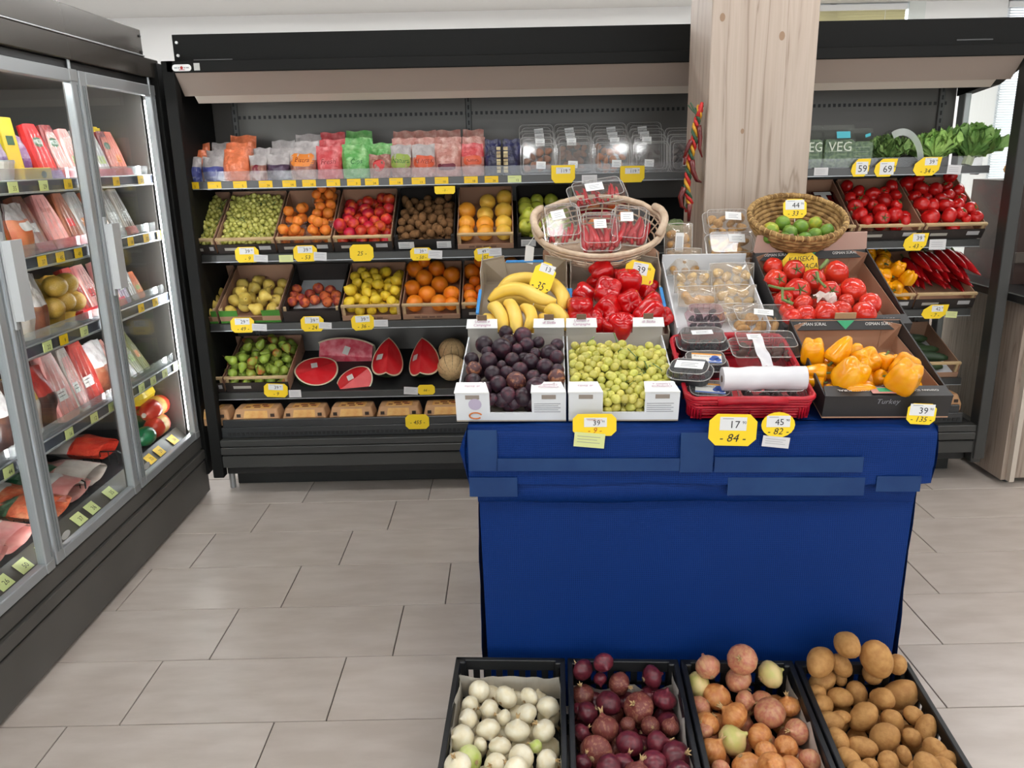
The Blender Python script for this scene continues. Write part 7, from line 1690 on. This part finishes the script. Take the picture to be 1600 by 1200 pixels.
# third shelf
bag(Lg(4, z3), .16, .2, .07, 'pinkish white bag at the near door of the third shelf', 'bag', G_, M_WHITE, CLEARTOP, .6, None, None, INK, 208)
bag(Lg(44, z3), .1, .17, .06, 'pale brown paper bag on the third shelf', 'bag', G_, M_WHITE, CLEARTOP, .6, None, None, INK, 209)
bag(Lg(66, z3, 0, -1.61), .08, .21, .05, 'clear sleeve of dried sausage on the third shelf', 'bag', G_, M_BROWN, CLEARTOP, .5, None, None, INK, 210)
for k, px in enumerate((90, 118)): bag(Lg(px, z3, 0, -1.66), .15, .17, .1, ('ochre bag of round smoked cheeses beside the clear sleeve', 'ochre bag of round smoked cheeses by the door joint')[k], 'bag', G_, M_YEL, M_YEL, .6, None, None, INK, 211 + k)
chz = omesh('cheese', body('cheese', ball(1, 1, .9, m=8), 14), M_YEL)
for k, (px, zz) in enumerate(((86, .15), (104, .15), (76, .08), (112, .08), (95, .09))):
    o = obj('smoked_cheese', chz, None, None, T(-1.585, yp(px, 450), z3 + zz) @ Matrix.Scale(.042, 4)); tagp(o, 'round ochre smoked cheese on the third shelf', 'cheese', 'smoked cheeses')
for k, (px, m, f) in enumerate(((138, M_RED, REDC), (158, M_PINK, PINKC), (186, M_PINK, PINKC), (201, LIL, None), (215, M_GREY, None), (224, M_ORANGE, None))): tray_pack(Lg(px, z3, .35), .095 if k < 3 else .07, .2 if k != 5 else .12, .035, ('red wedge pack by the third shelf joint', 'pink footed wedge behind the third shelf joint', 'pink footed wedge beside the lilac pack', 'lilac pack on the third shelf', 'clear grey wedge on the third shelf', 'low orange pack by the lit strip')[k], m, None, f)
# fourth shelf
for k, (px, m, t_, nm) in enumerate(((2, M_DK, CLEARTOP, 'dark bag at the near door of the fourth shelf'), (24, M_YEL, M_DK, 'dark and yellow bag on the fourth shelf'), (44, M_WHITE, M_YEL, 'pale bag on the fourth shelf'), (74, M_DK, M_RED, 'black bag with red print on the fourth shelf'), (168, M_BROWN, CLEARTOP, 'brown meat bag by the door joint'))): bag(Lg(px, z4), .14, .21, .06, nm, 'bag', G_, m, t_, .55, None, None, INK, 220 + k)
for k, (px, m, w_) in enumerate(((104, M_PINK, .12), (128, M_WHITE, .08), (148, M_RED, .14))): tray_pack(Lg(px, z4, .25, -1.61), w_, .24, .04, ('film wrapped pink cut of meat on the fourth shelf', 'white framed narrow bacon pack on the fourth shelf', 'red block of meat behind the bacon pack')[k], m, M_PINK if k == 1 else None)
tray_pack(Lg(112, z4, .2, -1.75), .3, .26, .06, 'large dark red joint of meat at the back of the fourth shelf', M_RED)
for k, (px, m) in enumerate(((188, M_SAL), (200, M_SAL), (212, M_DK), (223, M_GRN), (234, M_GRN))): tray_pack(Lg(px, z4, .5, -1.64), .062, .2, .03, ('salmon pink slice tray by the door joint', 'salmon pink slice tray beside the dark tray', 'dark tray with a clear dome', 'green-brown tray next to the dark one', 'green-brown tray by the lit strip')[k], m)
# deck: wire dividers and bags lying down
WIRE = mat('black_wire', S(26, 26, 26), .4)
for k, y in enumerate((2.2, 2.5, 2.8, 3.1)):
    t = thing('wire_divider', 'black wire shelf divider on the cooler deck', 'divider', T(-1.59, y, .346), 'wire dividers')
    MB().tube([(0, 0, 0), (0, 0, .05), (-.015, 0, .06), (-.4, 0, .06)], .003, 6).build('frame', WIRE, t)
    for q in range(6): MB().tube([(-.02 - q * .035, 0, 0), (-.02 - q * .035, 0, .06)], .0018, 5).build('wire', WIRE, t)
def lay(y, x, w, l, d, label, low, top, seed, z=z5, panel=None, rz=0., group=None): bag(T(x, y, z + d + .012) @ RZ(PI / 2 + rz) @ RX(rad(-84)), w, l, d, label, 'bag', group or G_, low, top, .5, panel, None, INK, seed, .05, name='sausage_bag')
ORS = film_mat('sausage_orange', S(206, 96, 60), S(226, 160, 120)); GRB = film_mat('bag_green', S(60, 96, 66), S(120, 150, 124)); GRD = film_mat('dark_green', S(20, 74, 46), S(40, 110, 70)); RDS = film_mat('sausage_red', S(206, 56, 40), S(222, 90, 60))
for k, (px, py, x, low, top, nm) in enumerate(((4, 880, -1.58, M_PINK, M_PINK, 'pink sausages in film at the near door of the deck'), (14, 830, -1.72, ORS, ORS, 'orange labelled sausage bag at the near door'), (48, 850, -1.58, M_PINK, ORS, 'clear bag of pale sausages with an orange label'), (62, 800, -1.7, ORS, ORS, 'orange sausage bag behind the pale sausages'), (108, 800, -1.58, ORS, GRB, 'orange and green bag on the deck'), (100, 755, -1.72, GRB, GRB, 'green film bag on the deck'), (138, 765, -1.59, M_PINK, GRB, 'green rimmed bag of pink slices on the deck'), (164, 738, -1.6, M_WHITE, M_PINK, 'white bag with red print on the deck'), (186, 715, -1.66, RDS, M_WHITE, 'red bag at the back of the deck'), (60, 745, -1.8, GRD, GRB, 'dark green bag at the back of the deck'))):
    lay(yp(px, py, x), x + .012, .19, .24, .065, nm, low, top, 240 + k, z5 + (.02 if x < -1.65 else 0), (P_WHITE, .2, .8, .3, .6) if k in (2, 3, 6) else None)
SAU = mat('red_sausage_casing', S(214, 66, 40), .3, c2=S(190, 40, 30), scale=10, coat=.3, rnd=.08)
GSAU = mat('green_sausage_casing', S(24, 96, 58), .3, coat=.3)
for k, (y, x, z, l_, m, nm) in enumerate(((yp(252, 672, -1.62), -1.62, .05, .16, SAU, 'fat red sausage lying on the deck by the lit strip'), (yp(262, 650, -1.64), -1.64, .12, .2, SAU, 'red sausage on top of the pile'), (yp(268, 660, -1.72), -1.73, .06, .24, SAU, 'red sausage at the back of the pile'), (yp(272, 640, -1.72), -1.74, .15, .2, SAU, 'bright red sausage high on the pile'), (yp(233, 682, -1.61), -1.61, .05, .12, GSAU, 'green cased sausage with a white tied end'), (yp(215, 670, -1.72), -1.72, .06, .18, GSAU, 'dark green sausage behind the tied one'))):
    o = thing('sausage', nm, 'sausage', T(x + .03, y, .346 + z)); r = .045 if m is SAU else .04
    MB().tube([(0, -l_ / 2, 0), (0, -l_ / 2 + .015, 0), (0, -l_ / 2 + .04, .002), (0, 0, .006), (0, l_ / 2 - .04, .002), (0, l_ / 2 - .015, 0), (0, l_ / 2, 0)], [.006, r * .7, r, r * 1.03, r, r * .7, .006], 14).build('casing', m, o, smooth=True)
    for s in (-1, 1): MB().tube([(0, s * l_ / 2, 0), (0, s * (l_ / 2 + .014), .003)], [.006, .012], 6).build('tied_end', M_WHITE, o)
    if m is SAU: MB().tube([(0, -.025, .0055), (0, .025, .0055)], r * 1.045, 14, cap=False).build('paper_band', mat('yellow_band', S(200, 150, 60), .5), o, smooth=True)
o = thing('yellow_pack', 'yellow oval pack high on the deck under the fourth shelf', 'pack', T(-1.68, yp(252, 615, -1.68), .5)); MB().loft([rrect(.1, .16, .04, 0), rrect(.12, .18, .05, .03), rrect(.1, .16, .04, .06)]).build('pack_body', YEL, o)
# ================================================================== price cards and tags
def octa(w, h, c=.22): return [(-w / 2 + c * h, -h / 2), (w / 2 - c * h, -h / 2), (w / 2, -h / 2 + c * h), (w / 2, h / 2 - c * h), (w / 2 - c * h, h / 2), (-w / 2 + c * h, h / 2), (-w / 2, h / 2 - c * h), (-w / 2, -h / 2 + c * h)]
def leafs(w, h): return [(-w / 2 + .15 * w, -h / 2), (w / 2 - .3 * w, -h / 2), (w / 2 - .08 * w, -h * .2), (w / 2, h / 2), (-w / 2 + .35 * w, h / 2), (-w / 2 + .06 * w, h * .15), (-w / 2, -h * .2)]
def tag(Mx, w, h, label, num=None, hand=None, shape='octa', lines=None, st=(-.0, .24, .62, .42), note=None, hc=INK, stick=0.):
    t = thing('price_tag', label, 'price tag', Mx, 'yellow price tags')
    pts = octa(w, h) if shape == 'octa' else leafs(w, h) if shape == 'leaf' else [(w / 2 * math.cos(a * PI / 10), h / 2 * math.sin(a * PI / 10)) for a in range(20)] if shape == 'round' else [(-w / 2, h / 2), (-w / 2, -h / 2 + .25 * h), (-w / 2 + .2 * h, -h / 2), (w / 2 - .2 * h, -h / 2), (w / 2, -h / 2 + .25 * h), (w / 2, h / 2)]
    MB().plate(pts, .001).build('card', YELLOW, t)
    if num:
        x, z, sw, shh = st
        s = MB().box(-w * sw / 2, w * sw / 2, -.0006, 0, -h * shh / 2, h * shh / 2).build('price_sticker', mat('sticker_white', S(226, 226, 226), .5), t, T(x * w, 0, z * h))
        write(num, h * shh * .78, (w * sw * .05, -.0011, -h * shh * .08), s, INK, 'price')
        write('90', h * shh * .3, (w * sw * .05 + h * shh * .27 * len(num) + h * .06, -.0011, h * shh * .1), s, INK, 'price')
        MB().box(-w * sw * .4, w * sw * .0, -.0011, -.0006, h * shh * .36, h * shh * .4).build('print_line', GREYINK, s)
    if hand: write(hand, h * .36, (0, -.0006, -h * .26 if num else -h * .05), t, hc, 'handwriting', .25, maxw=w * .8)
    if lines:
        for k, s in enumerate(lines): write(s, h * .24, (w * (.02 + .08 * k), -.0006, h * (.26 - .26 * k)), t, INK, 'handwriting', .3, maxw=w * .72)
    if note:
        dx, dz, nw, nh, m, rot = note
        n_ = MB().box(-nw / 2, nw / 2, 0, .0006, -nh / 2, nh / 2).build('paper_note', m, t, T(dx, -.0012, dz) @ RY(rot))
        for q in range(3): MB().box(-nw * .4, nw * (.35 - .1 * (q % 2)), -.0004, 0, nh * (.22 - .2 * q), nh * (.25 - .2 * q)).build('print_line', GREYINK, n_)
    if stick: MB().tube([(0, .002, -h / 2), (0, .004, -h / 2 - stick)], .0015, 5).build('holder_stick', WHITE, t)
    return t
NOTEW = mat('white_note', S(214, 212, 212), .6); NOTEY = mat('pale_yellow_note', S(216, 220, 150), .6)
def rail_tag(px, py, wpx, hpx, label, num=None, hand=None, shape='octa', note=None, rot=0., Y=YS - .0155, **k):
    p = onY(px, py, Y); s = _fw.dot(p - Vector((0, 0, CH))) / CF
    nt_ = None
    if note: nt_ = ((note[0] - px) * s, -(note[1] - py) * s, note[2] * s, note[3] * s, note[4] if len(note) > 4 else NOTEW, rad(4))
    return tag(T(p.x, p.y, p.z) @ RY(rad(rot)), wpx * s, hpx * s, label, num, hand, shape, note=nt_, **k)
def slip(px, py, wpx, hpx, label, m=NOTEW, rot=0., Y=YS - .0145):
    p = onY(px, py, Y); s = _fw.dot(p - Vector((0, 0, CH))) / CF
    t = thing('paper_slip', label, 'paper slip', T(p.x, p.y, p.z) @ RY(rad(rot)), 'paper slips on the rails')
    MB().box(-wpx * s / 2, wpx * s / 2, 0, .0006, -hpx * s / 2, hpx * s / 2).build('slip', m, t)
    for q in range(3): MB().box(-wpx * s * .38, wpx * s * .3, -.0004, 0, hpx * s * (.2 - .2 * q), hpx * s * (.23 - .2 * q)).build('print_line', GREYINK, t)
W1a = 'yellow price tag under '
rail_tag(880, 272, 37, 27, 'yellow price tag printed 119 under the rust coloured packs', '119', None, 'tab', st=(0, .2, .6, .35)); rail_tag(988, 272, 38, 25, 'yellow price tag printed 119 under the amber fruit packs', '119', None, 'tab', st=(0, .2, .6, .35))
slip(921, 280, 24, 13, 'white paper slip between the two yellow tags printed 119'); slip(1283, 268, 22, 12, 'white paper slip under the lettered salad bag'); slip(1491, 265, 22, 14, 'white paper slip beneath the overhanging lettuce', rot=4)
rail_tag(1345, 262, 30, 27, 'rounded yellow price tag printed 59 under the salad bags', '59', None, 'leaf', st=(.06, -.02, .62, .7)); rail_tag(1384, 262, 36, 27, 'rounded yellow price tag printed 69 under the bagged salad', '69', None, 'leaf', st=(.05, -.04, .62, .7)); rail_tag(1449, 260, 44, 28, 'yellow price tag handwritten 34 under the lettuces', '39', '- 34 -', 'leaf', st=(.12, .26, .44, .4))
rail_tag(386, 398, 37, 24, 'yellow price tag under the green grapes crate', '39', '- 9', note=(407, 404, 22, 11)); rail_tag(477, 396, 37, 25, 'yellow price tag handwritten 53 under the apricot punnets', '39', '- 53', note=(500, 401, 20, 13)); slip(447, 404, 22, 11, 'pale yellow slip beside the tag handwritten 53', NOTEY)
rail_tag(565, 395, 37, 26, 'yellow price tag handwritten 25 under the nectarines', None, '25 -'); rail_tag(658, 397, 34, 20, 'yellow price tag handwritten 50 under the kiwis', '39', '- 50 -', note=(680, 398, 22, 13)); rail_tag(756, 397, 30, 20, 'yellow price tag handwritten 52 under the grapefruit', '49', '- 52', note=(774, 396, 20, 12), rot=-6)
rail_tag(695, 297, 32, 12, 'yellow tag hanging below the top rail over the kiwis', None, '- 5 -', 'tab')
rail_tag(1431, 378, 39, 27, 'yellow price tag handwritten 43 under the tomato crates', '39', '- 43 -', 'leaf', st=(.1, .24, .46, .44)); t_ = slip(1465, 382, 26, 16, 'pale slip beside the tag handwritten 43')
rail_tag(379, 508, 37, 24, 'yellow price tag handwritten 49 under the yellow pears', '29', '- 49 -', note=(405, 512, 23, 11)); rail_tag(488, 506, 36, 24, 'yellow price tag handwritten 24 under the peaches', '39', '- 24', note=(508, 509, 20, 10)); rail_tag(567, 504, 36, 24, 'yellow price tag handwritten 36 under the lemons', '39', '- 36 -', note=(595, 507, 22, 11), rot=-3)
rail_tag(1389, 491, 22, 24, 'small tilted yellow tag beside the vine tomato carton', None, None, 'octa', rot=12); rail_tag(1461, 487, 42, 22, 'yellow price tag handwritten 7 under the long red peppers', '42', '- 7 -', 'leaf', note=(1487, 492, 18, 10, NOTEY), st=(.08, .22, .42, .44))
rail_tag(431, 610, 37, 22, 'yellow price tag under the green pears', '39', '- 9', note=None, rot=3); slip(461, 615, 19, 12, 'white slip beside the tag under the green pears'); rail_tag(666, 609, 27, 16, 'yellow price tag handwritten 66 under the melons', None, '66 -', note=(642, 610, 22, 12))
rail_tag(652, 659, 37, 24, 'yellow price tag handwritten 455 on the bottom tray', None, '- 455 -', Y=3.58)
# cards in the first rail
for px, py, s in ((335, 289, '3'), (375, 289, '5'), (415, 288, '26'), (452, 288, '14'), (483, 287, '18'), (521, 287, '5'), (553, 286, '3'), (581, 286, '24'), (619, 286, '14'), (654, 286, '13'), (690, 285, '10'), (736, 285, '18'), (768, 284, '26'), (804, 283, '12'), (300, 289, '3')):
    p = onY(px, py, YS - .0145); pale = px == 804
    t = thing('price_card', ('pale green' if pale else 'small yellow') + ' price card printed %s in the rail of the top shelf' % s, 'price card', T(p.x, p.y, 1.4305), 'price cards in the top shelf rail')
    MB().box(-.03, .03, 0, .0008, -.0145, .0145).build('card', PALECARD if pale else YELLOWCARD, t)
    write(s, .014, (.012, -.0006, -.006), t, INK, 'price'); MB().box(-.024, .002, -.0006, 0, .005, .0062).build('print_line', GREYINK, t)
# cards on the glass-door cooler rails (they face +x)
LC_ = [[(22, 299, 0, '35'), (70, 298, 0, '29'), (108, 295, 1, '30'), (183, 290, 1, '19'), (221, 287, 1, '25')], [(67, 412, 1, '37'), (95, 404, 1, '45'), (123, 397, 1, '49'), (205, 381, 1, '18'), (229, 374, 1, '32'), (250, 369, 1, '34')], [(75, 543, 0, '22'), (100, 530, 1, '9'), (132, 518, 0, '27'), (221, 482, 1, '24'), (243, 473, 1, '39')], [(13, 731, 0, '44'), (108, 673, 0, '16'), (147, 649, 0, '12'), (175, 633, 0, '19'), (222, 608, 0, '23'), (240, 596, 0, '31'), (258, 585, 0, '28'), (275, 575, 0, '17')]]
for r_, lst in enumerate(LC_):
    for px, py, yl, s in lst:
        p = onX(px, py, -1.509)
        t = thing('price_card', ('yellow' if yl else 'pale green') + ' price card printed %s on the %s glass cooler rail' % (s, ('first', 'second', 'third', 'fourth')[r_]), 'price card', T(-1.5092, p.y, GSH[r_] + .0195) @ RZ(PI / 2), 'price cards behind glass')
        MB().box(-.026, .026, 0, .0008, -.0165, .0165).build('card', YELLOWCARD if yl else PALECARD, t); write(s, .02, (.006, -.0006, -.004), t, INK, 'price')
for px, py, yl, s in ((5, 910, 0, '26'), (37, 888, 0, '50'), (70, 857, 0, ''), (123, 810, 0, '37'), (143, 791, 0, '36'), (171, 766, 0, '35'), (235, 722, 1, '32'), (249, 706, 1, '29'), (270, 687, 1, '36')):
    p = onX(px, py, -1.534)
    t = thing('price_card', ('yellow' if yl else 'pale green') + (' price card printed %s on the deck rail' % s if s else ' blank price card on the deck rail'), 'price card', T(-1.534, p.y, .3275) @ RZ(PI / 2) @ RX(rad(-47)), 'price cards on the deck rail')
    MB().box(-.03, .03, -.0012, -.0004, -.022, .022).build('card', YELLOWCARD if yl else PALECARD, t)
    if s: write(s, .024, (.006, -.0018, -.004), t, INK, 'price')
# tags on the table
def table_tag(px, py, wpx, hpx, label, num, hand, shape, note=None, rot=0., yl=-.034, **k):
    I = TM.inverted(); o = I @ Vector((0, 0, CH)); d = I.to_3x3() @ ray(px, py); p = o + d * ((yl - o.y) / d.y)
    s = _fw.dot(TM @ p - Vector((0, 0, CH))) / CF
    nt_ = ((note[0] - px) * s, -(note[1] - py) * s, note[2] * s, note[3] * s, note[4], rad(note[5])) if note else None
    return tag(TM @ T(*p) @ RY(rad(rot)), wpx * s, hpx * s, label, num, hand, shape, note=nt_, **k)
ORI = mat('orange_pen', S(190, 90, 20), .6)
q = table_tag(929, 664, 68, 36, 'yellow price tag handwritten 9 below the green grapes with a pale note', '39', '- 9 -', 'octa', (921, 689, 48, 24, NOTEY, 5), st=(.02, .12, .52, .42), hc=ORI)
write('гоилово груз', .006, (0, -.0008, .0135), q, ORI, 'handwriting', .3, maxw=.07)
table_tag(1145, 672, 74, 52, 'large yellow price tag handwritten 84 on the blue cloth', '17', '- 84 -', 'octa', None, 1.5, st=(-.0, .2, .56, .42)); table_tag(1216, 664, 52, 42, 'rounded yellow price tag handwritten 82 with a white note', '45', '- 82 -', 'round', (1214, 692, 42, 18, NOTEW, 6), 0, st=(0, .14, .7, .44))
table_tag(1440, 647, 44, 34, 'rounded yellow price tag handwritten 135 at the carton of yellow peppers', '39', '- 135 -', 'octa', None, 3, -.02, st=(0, .2, .86, .55))
def stand_tag(px, py, Y, wpx, hpx, label, num, hand, shape, rot, lean, stick=.05, **k):
    p = onY(px, py, Y); s = _fw.dot(p - Vector((0, 0, CH))) / CF
    return tag(T(p.x, p.y, p.z) @ RZ(TA) @ RX(rad(lean)) @ RY(rad(rot)), wpx * s, hpx * s, label, num, hand, shape, stick=stick, **k)
stand_tag(848, 435, 2.50, 34, 52, 'yellow price tag tilted among the bananas', '13', '- 35 -', 'octa', 20, -20, .04, st=(.06, .32, .7, .26)); stand_tag(999, 428, 2.60, 46, 40, 'yellow price tag printed 39 behind the red bell peppers', '39', None, 'octa', 12, -18, .05, st=(.0, .2, .5, .46))
stand_tag(1251, 417, 2.63, 54, 46, 'yellow handwritten tag standing behind the vine tomatoes', None, None, 'octa', -4, -16, .05, lines=('KAJSEKA', 'TKMACA', '67.95 ден')); stand_tag(1242, 326, 2.80, 36, 30, 'yellow price tag handwritten 33 in the lime basket', '44', '- 33 -', 'octa', 0, -14, .04, st=(0, .2, .8, .5))
# ================================================================== chilli garland on the pillar
gt = thing('chilli_garland', 'braided string of dried red chillies and coloured ribbon hanging on the pillar', 'garland', T(*onY(1088, 180, 3.15)))
def gpt(px, py, dy=0.): return onY(px, py, 3.12 + dy)
SP = [(1094, 165), (1091, 182), (1086, 200), (1085, 222), (1080, 240), (1077, 258), (1075, 276), (1073, 296), (1078, 316), (1075, 330)]
cols = (mat('ribbon_green', S(52, 84, 60), .6), mat('ribbon_yellow', S(206, 150, 40), .6), mat('ribbon_red', S(190, 40, 36), .6))
for c, m in enumerate(cols):
    pts = []
    for k in range(40):
        f = k / 39 * (len(SP) - 1); i = min(int(f), len(SP) - 2); g = f - i
        x = SP[i][0] * (1 - g) + SP[i + 1][0] * g; y = SP[i][1] * (1 - g) + SP[i + 1][1] * g
        a = k * .95 + c * 2.09; q = gpt(x, y); pts.append(q + Vector((.008 * math.cos(a), .008 * math.sin(a), 0)))
    MB().tube(pts, .0065, 6).build('braid_strand', m, gt, world=True, smooth=True)
DCH = mat('dried_chilli', S(112, 30, 28), .3, c2=S(80, 18, 18), scale=20)
for pts, r in (([(1092, 196), (1094, 215), (1093, 232), (1097, 246)], .009), ([(1080, 219), (1074, 232), (1069, 247)], .009), ([(1081, 250), (1083, 268), (1089, 282), (1096, 285)], .011), ([(1069, 293), (1063, 308), (1065, 322), (1073, 328)], .011), ([(1078, 318), (1077, 332), (1076, 346)], .01), ([(1071, 245), (1069, 258)], .007)):
    n = len(pts); MB().tube([gpt(x, y, -.012) for x, y in pts], [r * (1 - .75 * (k / (n - 1)) ** 2) if n > 3 else r * (1 - .4 * k / (n - 1)) for k in range(n)], 8).build('chilli', DCH, gt, world=True, smooth=True)
for pts in ([(1090, 180), (1080, 170), (1075, 164)], [(1090, 180), (1083, 168), (1079, 160)], [(1089, 178), (1087, 168)]): MB().tube([gpt(x, y, -.005) for x, y in pts], [.004, .003, .0025][:len(pts)], 5).build('dry_stalk', cols[0], gt, world=True)
MB().tube([gpt(1090, 182, -.006), gpt(1094, 170, -.006), gpt(1097, 160, -.004)], [.008, .009, .006], 7).build('top_chilli', cols[2], gt, world=True, smooth=True)
